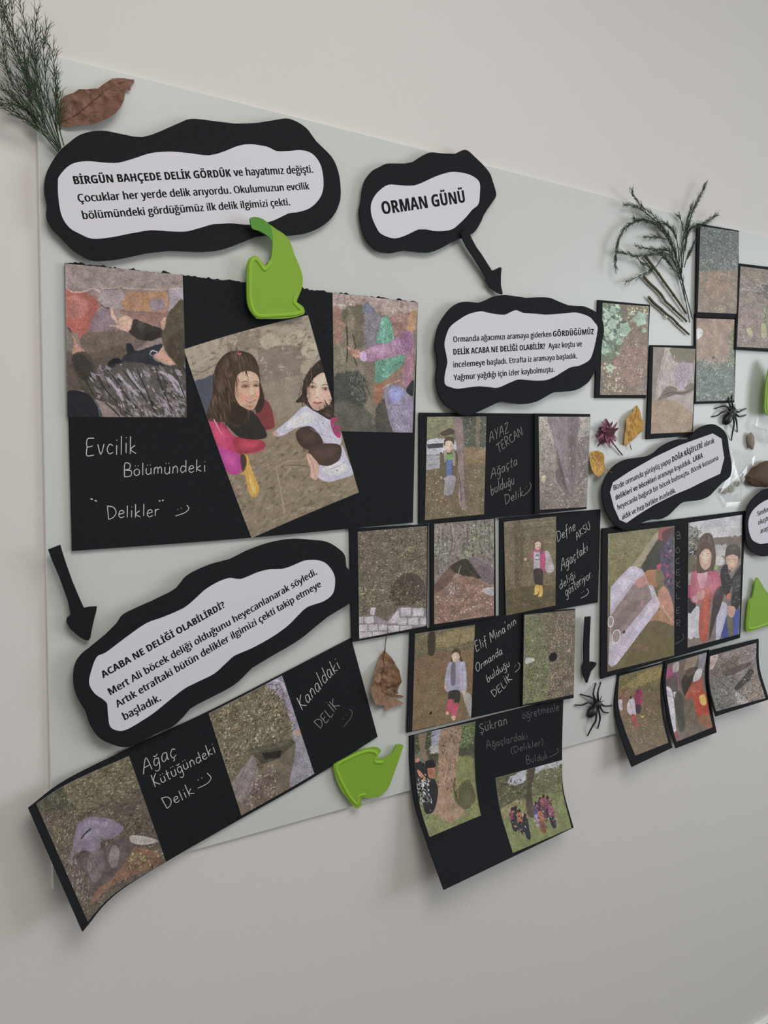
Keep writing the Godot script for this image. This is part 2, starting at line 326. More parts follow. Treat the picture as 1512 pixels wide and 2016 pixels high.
	print_on(c, "331 268 682 100 829 842 525 1002", 520, 680, "tilted photograph of two girls crouching on stone paving", [
		"fill 85755f",
		"poly 9a8c7b 0 0 1000 -0 998 235 714 262 539 211 117 215 -3 174",
		"poly 9c907e 7 -1 356 1 316 95 -1 102",
		"poly 95897a -3 107 311 99 193 196 13 169",
		"poly 857868 365 3 625 5 596 101 330 88",
		"poly 7d7164 560 91 888 136 928 222 836 286 632 309 517 281 522 191",
		"poly 8a7d6e 506 275 850 288 732 466 536 469 517 366",
		"blob a89b84 601 51 706 52 741 101 660 114 594 105",
		"blob a79a82 791 75 871 67 944 68 953 116 865 138 766 102",
		"blob a99c85 902 138 995 147 980 216 875 202",
		"blob 9f927e 865 228 942 223 902 289 823 276",
		"blob 9b8e82 364 11 425 9 426 34 360 43",
		"dabs 7c6d57,8e7e68,93846f,76664f 700 30 7 -15 30 0 628 476 558 789 727 1000 1000 -0 1000",
		"dabs 8e8172,7a6e60,a09280 300 28 5 -15 30 0 0 1000 -0 989 315 558 285 9 176",
		"soft 3",
		"line 6a5d4e 5 -2 104 99 128 312 97",
		"line 6f6252 5 365 3 326 95",
		"line 6d604f 5 1 167 150 154",
		"line 97876f 10 399 709 373 818 338 947",
		"line 6d5d49 8 488 712 684 780 780 945",
		"line 96866e 8 338 713 496 695 636 719",
		"blob 4b4f5c -8 172 81 162 173 171 58 322 -8 335",
		"blob 7a3337 463 346 515 383 508 473 476 507 370 483 391 402",
		"blob b22e58 -3 343 59 350 120 405 174 484 365 549 361 589 257 592 160 562 47 553 -6 540",
		"blob 9b2c42 159 485 343 536 374 580 232 584 133 560",
		"blob ad3488 -4 492 131 564 162 590 126 652 63 661 3 624",
		"blob c4922a 166 577 211 593 205 652 212 738 203 783 161 808 120 792 123 734 135 683 101 667 160 654",
		"blob 4a3a2e 157 580 191 583 186 624 146 655 127 651",
		"blob d8aa45 164 688 184 731 177 786 145 778",
		"blob 2e2926 139 383 342 374 406 468 401 540 231 506 162 454",
		"blob 3f3126 160 164 226 110 322 78 412 84 502 121 524 187 500 265 492 343 449 392 363 387 298 431 198 438 125 395 -7 351 92 260",
		"blob 6a51403c 191 162 284 100 406 97 466 138 363 178 249 215 175 278 133 269",
		"blob 6a51403c 206 165 284 113 385 111 435 145 349 178 254 209 193 261 159 254",
		"blob 6a51403c 222 168 283 127 364 125 403 152 335 178 260 203 212 244 184 239",
		"blob 6a51403c 238 171 283 140 343 139 372 159 322 179 266 197 230 228 209 223",
		"blob 6a51403c 253 174 283 154 322 153 341 166 308 179 272 191 248 211 235 208",
		"blob 5a453646 63 289 183 262 178 347 129 389 30 350",
		"blob 5a453646 72 295 172 273 167 344 127 379 45 346",
		"blob 5a453646 81 302 161 284 157 341 124 368 59 342",
		"blob 5a453646 90 308 149 295 146 337 122 358 74 339",
		"blob 5a453646 99 315 138 306 136 334 120 347 89 335",
		"blob 2c221b3c 273 195 272 298 264 366 193 395 189 315",
		"blob 2c221b3c 267 215 266 300 259 357 201 381 197 315",
		"blob 2c221b3c 261 235 261 303 255 348 209 367 205 314",
		"blob 2c221b3c 255 255 255 305 251 339 216 353 214 314",
		"blob 2c221b3c 249 275 249 308 246 330 224 339 222 314",
		"dabs 2d231c,6b5442,54402f,3a2d23 420 70 3 97 14 163 165 385 85 522 191 457 371 205 424 10 350",
		"soft 1.3",
		"blob c19a80 312 202 388 183 461 201 497 234 485 288 446 340 379 383 324 367 280 329 279 264",
		"blob d8b29832 371 188 480 217 472 259 359 237",
		"blob d8b29832 379 194 470 219 463 253 369 235",
		"blob d8b29832 388 201 459 220 454 248 380 233",
		"blob d8b29832 396 207 449 221 445 242 390 231",
		"blob d8b29832 404 213 439 223 437 236 400 229",
		"blob 9a70582e 316 194 351 201 286 335 281 282",
		"blob 9a70582e 315 204 343 210 290 321 285 277",
		"blob 9a70582e 314 214 336 219 294 307 290 272",
		"blob 9a70582e 312 224 329 227 298 293 295 267",
		"blob 9a70582e 311 234 322 236 301 279 300 262",
		"blob cc85703c 307 283 367 300 345 337 299 319",
		"blob cc85703c 311 287 361 301 342 332 304 317",
		"blob cc85703c 315 292 354 303 340 328 310 316",
		"blob cc85703c 319 296 348 305 337 323 315 314",
		"blob cc85703c 322 301 342 306 334 318 320 312",
		"blob cc857038 426 307 466 315 428 354",
		"blob cc857038 428 310 461 317 430 349",
		"blob cc857038 431 313 457 319 432 345",
		"blob cc857038 433 316 453 320 434 340",
		"blob cc857038 436 320 448 322 436 335",
		"blob a5786028 305 339 405 360 372 384 325 370",
		"blob a5786028 313 343 396 361 369 380 329 369",
		"blob a5786028 321 347 387 361 365 377 334 368",
		"blob a5786028 329 351 378 362 362 373 339 366",
		"blob a5786028 337 355 369 362 358 370 343 365",
		"blob dcb69c3c 406 272 437 279 421 315 395 310",
		"blob dcb69c3c 408 276 433 281 420 311 399 307",
		"blob dcb69c3c 409 280 429 284 419 308 402 304",
		"blob dcb69c3c 411 283 426 286 418 304 405 302",
		"blob dcb69c3c 412 287 422 289 417 301 409 299",
		"blob 8a63503c 349 245 413 255 403 274 344 265",
		"blob 8a63503c 354 248 407 255 399 271 350 264",
		"blob 8a63503c 359 250 401 256 394 269 355 263",
		"blob 8a63503c 363 253 395 257 390 266 361 262",
		"blob 8a63503c 368 255 389 258 385 264 367 261",
		"blob 8a63503c 439 258 488 266 478 285 432 278",
		"blob 8a63503c 443 260 483 267 475 283 436 277",
		"blob 8a63503c 446 263 478 268 472 280 441 276",
		"blob 8a63503c 449 265 473 269 469 278 446 275",
		"blob 8a63503c 453 267 469 270 465 276 450 274",
		"line 2a1c16 3.2 348 258 378 257 403 269",
		"line 2a1c16 3.2 435 272 460 271 478 280",
		"oval 241813 377 262 6 3.5 -5",
		"oval 241813 458 275 5.5 3.5 -5",
		"line 4a3426 3 355 240 386 237 416 249",
		"line 4a3426 3 445 252 468 253 489 263",
		"line a5745f 3 398 311 408 318 426 315",
		"line 94483f 4.5 344 328 371 345 423 340",
		"line e3cdbf 2.4 353 333 374 342 410 341",
		"line 8c5a4a 3 337 357 360 366 386 365",
		"blob 4a3829 288 147 363 127 445 151 511 184 511 232 484 209 425 190 367 191 323 213 276 281 236 325 234 272 255 208",
		"dabs 6b5442,33271f,54402f 90 60 3 100 16 296 131 526 183 509 214 355 193 248 318 232 272",
		"blob 332820 240 317 278 339 326 379 254 436 177 400",
		"blob 382c23 491 263 489 342 435 402 390 396 453 340",
		"line c95a78 8 402 91 413 103 429 98",
		"line dcb8c6 9 48 361 58 409 74 456",
		"line 221e1c 4 273 439 296 516",
		"line 221e1c 4 391 429 407 509",
		"blob d04a7832 8 354 84 397 147 482 52 532 1 502",
		"blob d04a7832 17 371 80 406 132 477 53 518 11 493",
		"blob d04a7832 25 387 75 416 117 472 54 505 20 485",
		"blob d04a7832 33 404 71 425 101 467 55 491 30 477",
		"blob d04a7832 42 421 67 435 86 462 56 478 40 468",
		"blob c84a5c2d 192 501 340 540 351 575 187 564",
		"blob c84a5c2d 204 509 328 541 337 570 200 561",
		"blob c84a5c2d 217 516 315 542 322 565 214 557",
		"blob c84a5c2d 230 523 303 543 308 560 227 554",
		"blob c84a5c2d 243 531 290 543 294 554 241 551",
		"blob c850a432 16 523 124 576 90 641 21 615",
		"blob c850a432 24 534 114 578 85 632 28 611",
		"blob c850a432 32 545 103 581 81 623 35 606",
		"blob c850a432 40 556 93 583 76 614 42 602",
		"blob c850a432 48 568 82 585 71 605 49 597",
		"blob 352b26 1021 244 922 264 835 313 780 384 715 414 779 431 808 465 883 503 957 382",
		"blob c9a48f 1003 304 916 308 838 359 813 418 842 484 934 494 1012 464 1018 385",
		"blob dfbfaa3c 918 320 997 315 1004 382 896 379",
		"blob dfbfaa3c 924 325 990 321 995 377 906 374",
		"blob dfbfaa3c 930 330 982 326 986 371 916 369",
		"blob dfbfaa3c 936 335 975 332 978 365 925 364",
		"blob dfbfaa3c 942 340 968 338 969 360 935 359",
		"blob d8a59032 842 396 896 412 872 449 832 433",
		"blob d8a59032 845 401 890 414 870 444 837 431",
		"blob d8a59032 848 405 884 415 868 440 841 429",
		"blob d8a59032 851 409 878 417 866 435 846 427",
		"blob d8a59032 854 414 872 419 864 431 851 426",
		"blob d8a59032 960 425 1010 435 984 472",
		"blob d8a59032 964 428 1005 436 984 467",
		"blob d8a59032 968 431 1001 438 984 462",
		"blob d8a59032 972 434 997 439 984 458",
		"blob d8a59032 976 438 992 441 984 453",
		"blob a27c6828 817 447 951 475 902 494 845 484",
		"blob a27c6828 828 451 939 475 898 491 851 483",
		"blob a27c6828 838 456 926 475 894 488 856 481",
		"blob a27c6828 848 461 914 475 890 484 862 479",
		"blob a27c6828 859 466 902 475 886 481 868 478",
		"blob 94705e2c 847 342 870 347 830 440 816 418",
		"blob 94705e2c 846 350 865 353 832 431 820 413",
		"blob 94705e2c 845 357 860 360 833 422 824 408",
		"blob 94705e2c 844 365 855 367 835 413 828 402",
		"blob 94705e2c 843 372 850 374 837 404 833 397",
		"blob 2f2622 1021 244 961 266 890 314 847 361 909 322 1000 310 1025 387 1032 323",
		"blob 332925 870 497 963 483 1009 460 1002 550 926 559 864 534",
		"blob 6a54423c 906 503 979 499 966 542 901 535",
		"blob 6a54423c 911 506 972 503 961 538 908 532",
		"blob 6a54423c 917 509 965 506 956 535 914 530",
		"blob 6a54423c 922 511 958 510 952 531 920 527",
		"blob 6a54423c 928 514 951 513 947 527 926 525",
		"dabs 1f1815,5a4738,453629 160 50 3 100 25 1019 248 838 313 718 417 809 463 830 375 911 318",
		"dabs 5a4738,2a201b 70 40 3 60 50 870 497 1007 463 1002 550 867 534",
		"blob 9a726038 852 351 912 360 903 379 847 368",
		"blob 9a726038 857 353 906 361 899 376 852 367",
		"blob 9a726038 861 355 900 362 894 374 858 367",
		"blob 9a726038 866 358 895 362 890 371 863 366",
		"blob 9a726038 870 360 889 363 886 369 868 365",
		"blob 9a726038 946 378 1007 394 1000 410 941 396",
		"blob 9a726038 951 381 1001 394 995 407 946 396",
		"blob 9a726038 955 384 996 394 991 404 952 395",
		"blob 9a726038 960 387 990 394 986 402 957 395",
		"blob 9a726038 965 389 984 394 982 399 963 395",
		"oval 2e1d17 877 365 8 6 -8",
		"oval 2e1d17 973 394 8 6 -8",
		"line 2e2019 3 852 358 880 357 906 369",
		"line 2e2019 3 944 385 977 385 1003 399",
		"line 3a2a22 3.4 849 344 884 341 913 357",
		"line 3a2a22 3.4 950 371 985 371 1014 384",
		"line b0826c 3 875 418 889 426 908 424",
		"blob a8605a 842 442 868 444 880 450 899 450 923 459 878 461",
		"line 7d403c 2.4 843 444 878 454 921 459",
		"blob e8cebc3c 902 381 922 385 907 421 885 416",
		"blob e8cebc3c 902 384 919 387 907 417 888 413",
		"blob e8cebc3c 903 387 916 390 906 414 891 411",
		"blob e8cebc3c 903 391 912 393 905 410 894 408",
		"blob e8cebc3c 903 394 909 395 905 407 898 405",
		"blob b5b2c4 771 448 829 486 864 508 934 558 1008 572 964 709 847 674 758 567 662 545 550 558 480 551 478 526 629 490",
		"blob c3c0d0 568 523 755 480 826 523 694 541",
		"blob b3afc2 713 779 829 778 932 766 974 711 991 815 1002 887 873 889 765 877 704 836",
		"blob c4c2d2 755 797 917 797 973 852 824 855",
		"blob a52f66 942 558 1008 571 983 669 936 639",
		"blob 45332d 650 562 763 557 825 628 814 676 703 679 637 625",
		"blob 4a3730 700 678 817 670 958 710 924 781 820 796 736 765 701 708",
		"blob c39b87 665 699 696 699 714 720 738 773 689 842 645 821 663 775",
		"line 94705f 4 689 708 693 762 684 829",
		"blob bb9283 472 524 500 526 496 548 468 546",
		"oval b8788f 577 520 7 4 30",
		"oval b8788f 715 499 7 4 30",
		"oval b8788f 900 645 7 4 30",
		"oval b8788f 822 532 7 4 30",
		"oval b8788f 784 870 7 4 30",
		"oval b8788f 904 824 7 4 30",
		"oval b8788f 679 510 7 4 30",
		"oval 77739a 620 539 6 5 0",
		"oval 77739a 875 567 6 5 0",
		"oval 77739a 947 598 6 5 0",
		"oval 77739a 873 837 6 5 0",
		"oval 77739a 787 539 6 5 0",
		"blob d8d6e432 581 526 759 471 846 547 667 535",
		"blob d8d6e432 603 525 751 480 823 542 674 533",
		"blob d8d6e432 626 524 743 488 800 537 682 530",
		"blob d8d6e432 648 523 735 496 777 533 690 527",
		"blob d8d6e432 670 522 727 504 755 528 698 525",
		"line 8f8ca6 4 758 567 840 622 918 659",
		"line 8f8ca6 4 836 535 843 584 840 622",
		"line 8f8ca6 4 794 817 908 815 980 803",
		"blob 5f4a4232 727 692 926 710 905 754 748 746",
		"blob 5f4a4232 744 698 909 713 891 750 761 743",
		"blob 5f4a4232 761 704 892 715 878 745 774 739",
		"blob 5f4a4232 777 709 875 718 864 740 788 736",
		"blob 5f4a4232 794 715 858 721 851 735 801 732",
		"blob 57423932 681 567 792 592 758 661 670 621",
		"blob 57423932 689 574 781 595 753 652 679 619",
		"blob 57423932 696 581 769 598 747 644 688 617",
		"blob 57423932 704 589 758 601 741 635 698 615",
		"blob 57423932 711 596 747 604 736 626 707 614",
		"soft 1.25",
		"grain 0.06 0.07"], 0.0000)
	handwriting(c, "Evcilik", Vector2(42, 662), Vector2(186, 656), Vector2(1.2, -67.9), 0.00120)
	handwriting(c, "Bölümündeki", Vector2(147, 738), Vector2(393, 728), Vector2(0.7, -49.0), 0.00120)
	handwriting(c, "“", Vector2(50, 825), Vector2(73, 838), Vector2(-1.5, -13.9), 0.00120)
	handwriting(c, "Delikler", Vector2(97, 893), Vector2(251, 890), Vector2(0.8, -47.6), 0.00120)
	handwriting(c, "”", Vector2(246, 847), Vector2(267, 844), Vector2(0.2, -15.4), 0.00120)
	handwriting(c, ";", Vector2(303, 895), Vector2(334, 884), Vector2(0.4, -34.2), 0.00120)
	c = card("long black card at the bottom left with stump and drain photos, its end curling out",
		"-32.2 1075.4 30 12.7 1095.4 19 93.4 1117.2 12 198 1145.9 10 307.8 1181.7 10 422.8 1220.3 10",
		"23.1 909.3 48 65.6 934 31 136.8 952 18 243.8 981 12 355.3 1013.9 11 473.4 1056.6 11", 0.0022, 0.000, "")
	print_on(c, "39 11 390 51 400 999 39 976", 420, 560, "photograph of a grey tree stump with a slit in leaf litter", [
		"fill 5d5247",
		"blob 4a4a3c -41 -59 392 -39 431 164 58 88",
		"blob 6a604c 435 -12 1004 -1 983 278 484 233",
		"soft 4",
		"litter 6f6552,7d7266,57503f,8c8076,4a4238,7a7a52,6b5c50 2600 16 4 -25 60",
		"litter 8f8a5a,7e8250,6f7644 160 16 6 -30 70 108 220 227 253 143 416 2 345",
		"litter 7e7e52,8a8a5c 420 14 5 -25 60 435 -12 1004 -1 978 288 383 257",
		"blob 7b5a48 279 875 717 733 919 836 967 969 444 933 129 924",
		"litter 80604e,6c5040 200 20 5 -35 30 129 924 707 753 967 969",
		"blob a39c98 802 634 913 701 997 795 881 764 790 692",
		"blob 5b5150 107 513 233 462 339 516 513 604 727 610 779 751 548 862 373 879 233 811 242 705",
		"blob 7b7080 347 355 441 318 554 337 676 413 759 513 753 560 640 580 543 545 501 597 410 588 310 513 238 453",
		"blob 857a8c 422 355 566 375 656 453 537 494 393 471",
		"blob 756a72 238 453 334 525 177 515 110 561 107 513",
		"blob 6d5f62 358 598 513 604 469 755 308 817 271 709",
		"blob 807377 628 637 662 704 597 798 529 800 543 706",
		"soft 1.8",
		"line 221d20 14 353 445 432 425 498 417",
		"line 3a3236 8 415 428 483 431",
		"line 3a322f 8 186 555 296 541 373 569",
		"line 4a403c 5 553 526 554 587 491 617",
		"line 4a403e 5 393 652 398 766 313 807",
		"line 453b38 5 469 818 500 823 466 842",
		"line 93868a 5 305 642 346 652 321 700 286 693 305 642",
		"line 4b4137 14 -5 953 103 858 193 800",
		"litter 98a05c,8b9450,a5aa68 70 16 7 -40 70 747 813 853 855 811 939 725 893",
		"litter 98a05c,8b9450 40 14 6 -40 70 923 865 984 896 947 931",
		"litter 9c8d88,aa9c97,8a7b74 200 16 5 -30 60 57 395 178 598 129 924 0 857 19 628",
		"grain 0.12 0.12"], 0.0000)
	print_on(c, "601 12 801 10 815 970 607 973", 300, 420, "photograph of a drain opening in leaves beside paving stones", [
		"fill 6f6550",
		"blob 938aa0 763 -7 1021 -4 1007 1011 664 988 892 591 911 239",
		"blob 8d8893 905 562 1032 595 997 1007 673 992",
		"soft 3",
		"litter 8a7d62,a09478,6b6044,5d5440,b3a78e,7b6d50 2200 20 6 -30 60 -0 0 756 8 930 91 938 541 766 558 324 466 -45 647",
		"line 564c44 6 760 1 937 77 931 195 918 328",
		"line b7b2c2 14 796 -29 970 55 964 173",
		"poly 4f493c 324 466 872 583 899 628 616 684 422 656",
		"poly 5d5848 324 466 869 590 746 601 347 517",
		"poly 2f2c26 463 563 710 629 662 685 479 629",
		"poly 6b6152 655 700 902 621 823 767 644 980 412 984 456 886",
		"poly 857a78 11 670 350 535 377 654 317 763 64 905 1 846",
		"line 4b423c 4 136 639 219 755",
		"line 4b423c 4 55 696 150 809",
		"line 4b423c 4 242 600 326 717",
		"line 4b423c 4 103 790 158 895",
		"line 4b423c 4 315 537 148 661 -6 810",
		"line 574d46 4 367 650 207 783 8 930",
		"poly 75655f 8 930 301 773 220 855 96 983 12 997",
		"poly 6d5f54 257 771 538 703 406 998 159 993",
		"litter 9b8984,a89893,7d6a62,6a574e,b29a90 420 20 6 -40 60 52 932 415 670 590 741 406 998 84 1011",
		"line 56504e 4 1006 602 1013 844 967 995",
		"blob a5866f 955 531 1022 540 999 591 939 567",
		"grain 0.12 0.12"], 0.0000)
	handwriting(c, "Ağaç", Vector2(412, 234), Vector2(501, 223), Vector2(4.7, -122.5), 0.00120)
	handwriting(c, "Kütüğündeki", Vector2(429, 385), Vector2(592, 357), Vector2(-1.5, -99.9), 0.00120)
	handwriting(c, "Delik", Vector2(440, 596), Vector2(516, 591), Vector2(-3.4, -101.5), 0.00120)
	handwriting(c, ";", Vector2(529, 569), Vector2(557, 572), Vector2(0.1, -104.1), 0.00120)
	handwriting(c, "Kanaldaki", Vector2(826, 379), Vector2(951, 202), Vector2(-5.8, -134.2), 0.00120)
	handwriting(c, "DELİK", Vector2(859, 626), Vector2(925, 525), Vector2(-11.4, -99.1), 0.00120, M.chalk_dim)
	handwriting(c, ";", Vector2(922, 727), Vector2(947, 687), Vector2(-2.2, -97.0), 0.00120, M.chalk_faint)
	c = card("black card with a boy by a tree, handwriting beside him, above the roots photo",
		"536.2 1560.9 11 787 1566.1 11",
		"540.7 1388.2 12 797.1 1393.3 11", 0.0022, 0.000, "")
	print_on(c, "58 38 529 30 510 957 43 967", 240, 400, "photograph of a boy standing by a tree with a white van behind", [
		"fill 6f6044",
		"poly 6b6a4e -25 -5 1011 0 1013 315 -14 293",
		"blob 7c7a58 -4 -5 436 -3 422 176 3 195",
		"blob 4c5140 610 -2 1011 0 1012 289 599 281",
		"poly 7f6a47 469 291 1013 315 997 471 475 456",
		"poly 8c7352 688 321 1002 328 994 419 692 424",
		"soft 6",
		"litter a08c66,b5a27c,5d5238,8a7650,6b6244,96855c 900 14 5 0 70 -19 466 1006 419 1000 1000 0 1000",
		"litter 8c8a68,5e6048,9d9a78 260 16 6 60 70 -4 -2 1011 3 1011 276 3 207",
		"blob 4d4032 209 161 376 113 464 152 315 187",
		"blob b6b4bc -12 256 65 214 253 211 467 234 471 354 237 364 -2 358",
		"poly 3e4048 5 263 275 256 267 299 17 306",
		"line 8a8a92 4 -9 318 257 324",
		"oval 2d2d30 237 355 18 18 0",
		"poly 96949c -12 368 217 373 221 499 4 516",
		"line 5a5658 8 0 417 218 411",
		"line 5a5658 8 2 467 178 460",
		"poly 736450 822 -1 887 -1 879 351 822 350",
		"blob 85716e 436 -3 566 -2 620 268 675 564 749 747 732 875 646 935 555 854 546 611 490 291",
		"blob 6a5a4c 567 26 609 268 671 564 745 747 736 863 665 872 628 486",
		"soft 1.5",
		"line 3a2d28 8 544 560 584 740 599 856",
		"blob 5b533f 268 349 341 320 470 329 520 394 516 508 484 685 301 665 267 600 223 549 229 424",
		"blob 8d8672 283 344 331 338 325 439 293 438",
		"blob 8d8672 417 334 471 348 476 481 432 455",
		"poly 6d9a4a 326 370 424 368 431 423 328 426",
		"poly 5c6aa2 328 420 420 423 426 581 334 584",
		"line b8bccc 6 343 465 410 451",
		"line b8bccc 6 344 515 412 505",
		"blob 8f8a90 320 590 480 589 479 685 434 784 390 776 359 787 305 772 307 665",
		"blob 6b5648 305 778 369 787 351 875 294 872",
		"blob 6b5648 391 780 455 779 486 863 415 866",
		"blob c6a28b 293 260 321 228 376 221 428 239 441 284 423 325 373 354 320 328",
		"blob d8b7a03c 322 250 407 249 401 327 342 326",
		"blob d8b7a03c 330 257 400 256 396 321 346 320",
		"blob d8b7a03c 338 263 394 262 390 314 351 313",
		"blob d8b7a03c 345 270 387 269 384 307 355 307",
		"blob d8b7a03c 353 276 380 276 379 301 360 300",
		"blob 4f3f31 280 262 295 215 354 193 423 207 454 242 445 284 420 247 360 233 309 247 296 287",
		"oval 4a3428 336 283 7 4 0",
		"oval 4a3428 398 282 7 4 0",
		"line 955a4c 6 337 323 372 332 406 322",
		"line e6d6c8 3 348 326 372 329 395 325",
		"blob b8927c 235 587 266 582 267 613 242 612",
		"litter d3c6a8,c4b592 40 12 9 0 60 -14 590 985 627 1000 1000 0 1000",
		"grain 0.1 0.12"], 0.0000)
	handwriting(c, "AYAZ", Vector2(558, 274), Vector2(722, 177), Vector2(-6.5, -98.7), 0.00120, M.chalk_dim)
	handwriting(c, "TERCAN", Vector2(632, 377), Vector2(849, 200), Vector2(-19.7, -79.5), 0.00120, M.chalk_dim)
	handwriting(c, "Ağaçta", Vector2(569, 618), Vector2(798, 497), Vector2(-0.1, -103.6), 0.00120, M.chalk_dim)
	handwriting(c, "bulduğu", Vector2(572, 778), Vector2(773, 679), Vector2(-7.6, -104.7), 0.00120, M.chalk_dim)
	handwriting(c, "Delik", Vector2(689, 882), Vector2(855, 807), Vector2(-2.2, -96.1), 0.00120, M.chalk_dim)
	handwriting(c, ";", Vector2(861, 804), Vector2(913, 757), Vector2(-5.7, -91.4), 0.00120, M.chalk_dim)
	c = card("black card with a leaning grey tree trunk, overlapping the boy's card",
		"772 1566.1 15 905.6 1568.7 15",
		"781.3 1394.1 15 908.2 1398.7 15", 0.0022, 0.000, "")
	print_on(c, "62 31 990 29 996 979 93 960", 220, 400, "photograph of the foot of a grey tree trunk", [
		"fill 7f736b",
		"shade a29a8f 76665e",
		"poly 6f635e 685 234 1009 209 1000 657 626 795",
		"soft 4",
		"litter aaa297,8d8579,bdb4a8,6f675c 700 22 6 20 70 0 0 1000 0 1001 276 -10 388",
		"litter 8d7f79,6b5c56,a3948c,58493f,c0b2a8 1100 22 6 10 70 -10 362 1014 276 1000 1000 0 1000",
		"blob 7b6d70 193 -11 756 -12 763 234 769 652 707 782 600 832 491 777 409 588 330 392 254 179",
		"blob 8f7d8a46 206 -11 402 -11 432 366 461 589 355 393 259 179",
		"blob 8f7d8a46 230 32 393 32 418 346 442 529 355 367 274 190",
		"blob 8f7d8a46 254 75 385 75 404 325 423 469 354 342 290 201",
		"blob 8f7d8a46 279 118 376 118 390 304 404 411 353 317 306 213",
		"blob 8f7d8a46 303 162 367 162 377 284 385 353 352 292 321 224",
		"blob 5a4d4646 575 -12 756 -12 758 234 755 652 667 819 564 506",
		"blob 5a4d4646 592 49 744 49 744 255 742 600 670 737 584 480",
		"blob 5a4d4646 610 110 731 110 731 275 729 549 672 657 604 454",
		"blob 5a4d4646 627 172 718 172 718 296 716 498 674 577 623 429",
		"blob 5a4d4646 645 235 704 235 704 316 703 448 676 499 643 403",
		"soft 1.6",
		"litter 6b5e60,857880,5c4f4c 200 70 4 88 8 254 -3 739 -4 750 652 572 779",
		"blob 3f35303c 330 392 381 393 572 794 655 840 519 829 370 644",
		"blob 3f35303c 353 434 396 435 554 768 622 807 511 797 387 644",
		"blob 3f35303c 376 477 410 477 537 743 591 773 502 766 404 644",
		"blob 3f35303c 400 519 425 520 519 717 559 740 493 734 421 644",
		"blob 3f35303c 424 562 440 563 502 692 527 706 485 703 437 645",
		"line 4f4440 10 318 600 358 701 519 815 628 847",
		"blob 5f534e 318 586 409 588 464 718 358 701",
		"line 423833 8 383 587 450 703",
		"litter d0c6bc,c2b6aa 40 18 10 20 60 10 580 960 372 1000 1000 0 1000",
		"blob b7ae92 34 651 111 631 110 695 46 694",
		"grain 0.1 0.12"], 0.0000)
	c = card("black card with tree roots and a strip of grey paving, left of the hollow tree",
		"416.6 1386.6 10 559.1 1386.9 10",
		"422.6 1215.1 13 562.9 1218.1 11", 0.0022, 0.000, "")
	print_on(c, "96 30 986 16 985 969 88 983", 260, 420, "photograph of roots and leaves above grey paving stones", [
		"fill 6a5f50",
		"soft 2",
		"litter 8d8172,a89c8c,5a4f42,473d32,76694f,97876e 2600 17 5 -25 60",
		"litter 7d8550,8f9660,6b7444 130 18 8 40 70 640 175 824 120 826 531 588 509",
		"litter 7d8858,96a070 60 16 9 30 70 13 537 183 554 181 670 11 652",
		"blob 4f463a 433 629 640 445 907 503 964 719 561 746",
		"line 74685a 12 744 -2 692 229 666 516",
		"line 6b5f52 12 666 533 562 643 255 712",
		"line 6b6154 12 693 518 800 667",
		"soft 1.4",
		"litter 5d5244,8a7d6d,a39684 300 16 5 -20 60 433 511 990 546 992 793 305 717",
		"blob 6e6255 205 773 330 728 561 694 406 762 254 847",
		"poly 857b80 -15 781 229 801 405 882 587 757 998 821 1000 1000 0 1000",
		"poly b0a8b0 -10 785 62 798 68 858 -7 852",
		"line 5a5050 4 -10 785 62 798",
		"line 5a5050 4 62 798 68 858",
		"poly b0a8b0 76 800 204 807 203 874 80 859",
		"line 5a5050 4 76 800 204 807",
		"line 5a5050 4 204 807 203 874",
		"poly b0a8b0 168 719 243 727 217 800 155 784",
		"line 5a5050 4 168 719 243 727",
		"line 5a5050 4 243 727 217 800",
		"poly b0a8b0 608 772 760 785 760 869 614 859",
		"line 5a5050 4 608 772 760 785",
		"line 5a5050 4 760 785 760 869",
		"poly b0a8b0 787 797 959 811 960 897 787 876",
		"line 5a5050 4 787 797 959 811",
		"line 5a5050 4 959 811 960 897",
		"poly b0a8b0 405 899 561 789 587 861 561 919",
		"line 5a5050 4 405 899 561 789",
		"line 5a5050 4 561 789 587 861",
		"poly b0a8b0 561 863 699 880 693 949 566 933",
		"line 5a5050 4 561 863 699 880",
		"line 5a5050 4 699 880 693 949",
		"poly b0a8b0 720 886 883 898 883 973 720 956",
		"line 5a5050 4 720 886 883 898",
		"line 5a5050 4 883 898 883 973",
		"poly b0a8b0 899 907 999 915 1000 987 900 975",
		"line 5a5050 4 899 907 999 915",
		"line 5a5050 4 999 915 1000 987",
		"poly b0a8b0 -5 862 117 874 123 940 -4 929",
		"line 5a5050 4 -5 862 117 874",
		"line 5a5050 4 117 874 123 940",
		"poly b0a8b0 134 879 263 890 268 951 138 942",
		"line 5a5050 4 134 879 263 890",
		"line 5a5050 4 263 890 268 951",
		"poly b0a8b0 278 897 405 913 400 968 283 956",
		"line 5a5050 4 278 897 405 913",
		"line 5a5050 4 405 913 400 968",
		"poly b0a8b0 421 922 582 942 577 1004 420 988",
		"line 5a5050 4 421 922 582 942",
		"line 5a5050 4 582 942 577 1004",
		"poly b0a8b0 598 949 788 968 774 998 598 1002",
		"line 5a5050 4 598 949 788 968",
		"line 5a5050 4 788 968 774 998",
		"poly b0a8b0 1 936 178 953 177 998 5 992",
		"line 5a5050 4 1 936 178 953",
		"line 5a5050 4 178 953 177 998",
		"poly b0a8b0 192 954 405 979 405 1006 192 992",
		"line 5a5050 4 192 954 405 979",
		"line 5a5050 4 405 979 405 1006",
		"grain 0.12 0.14"], 0.0000)
	c = card("black card with a dark hollow at the foot of a tree, right of the roots",
		"561.2 1388.1 14 694.1 1391.2 14",
		"567.5 1218.5 15 703 1222.3 15", 0.0022, 0.000, "")
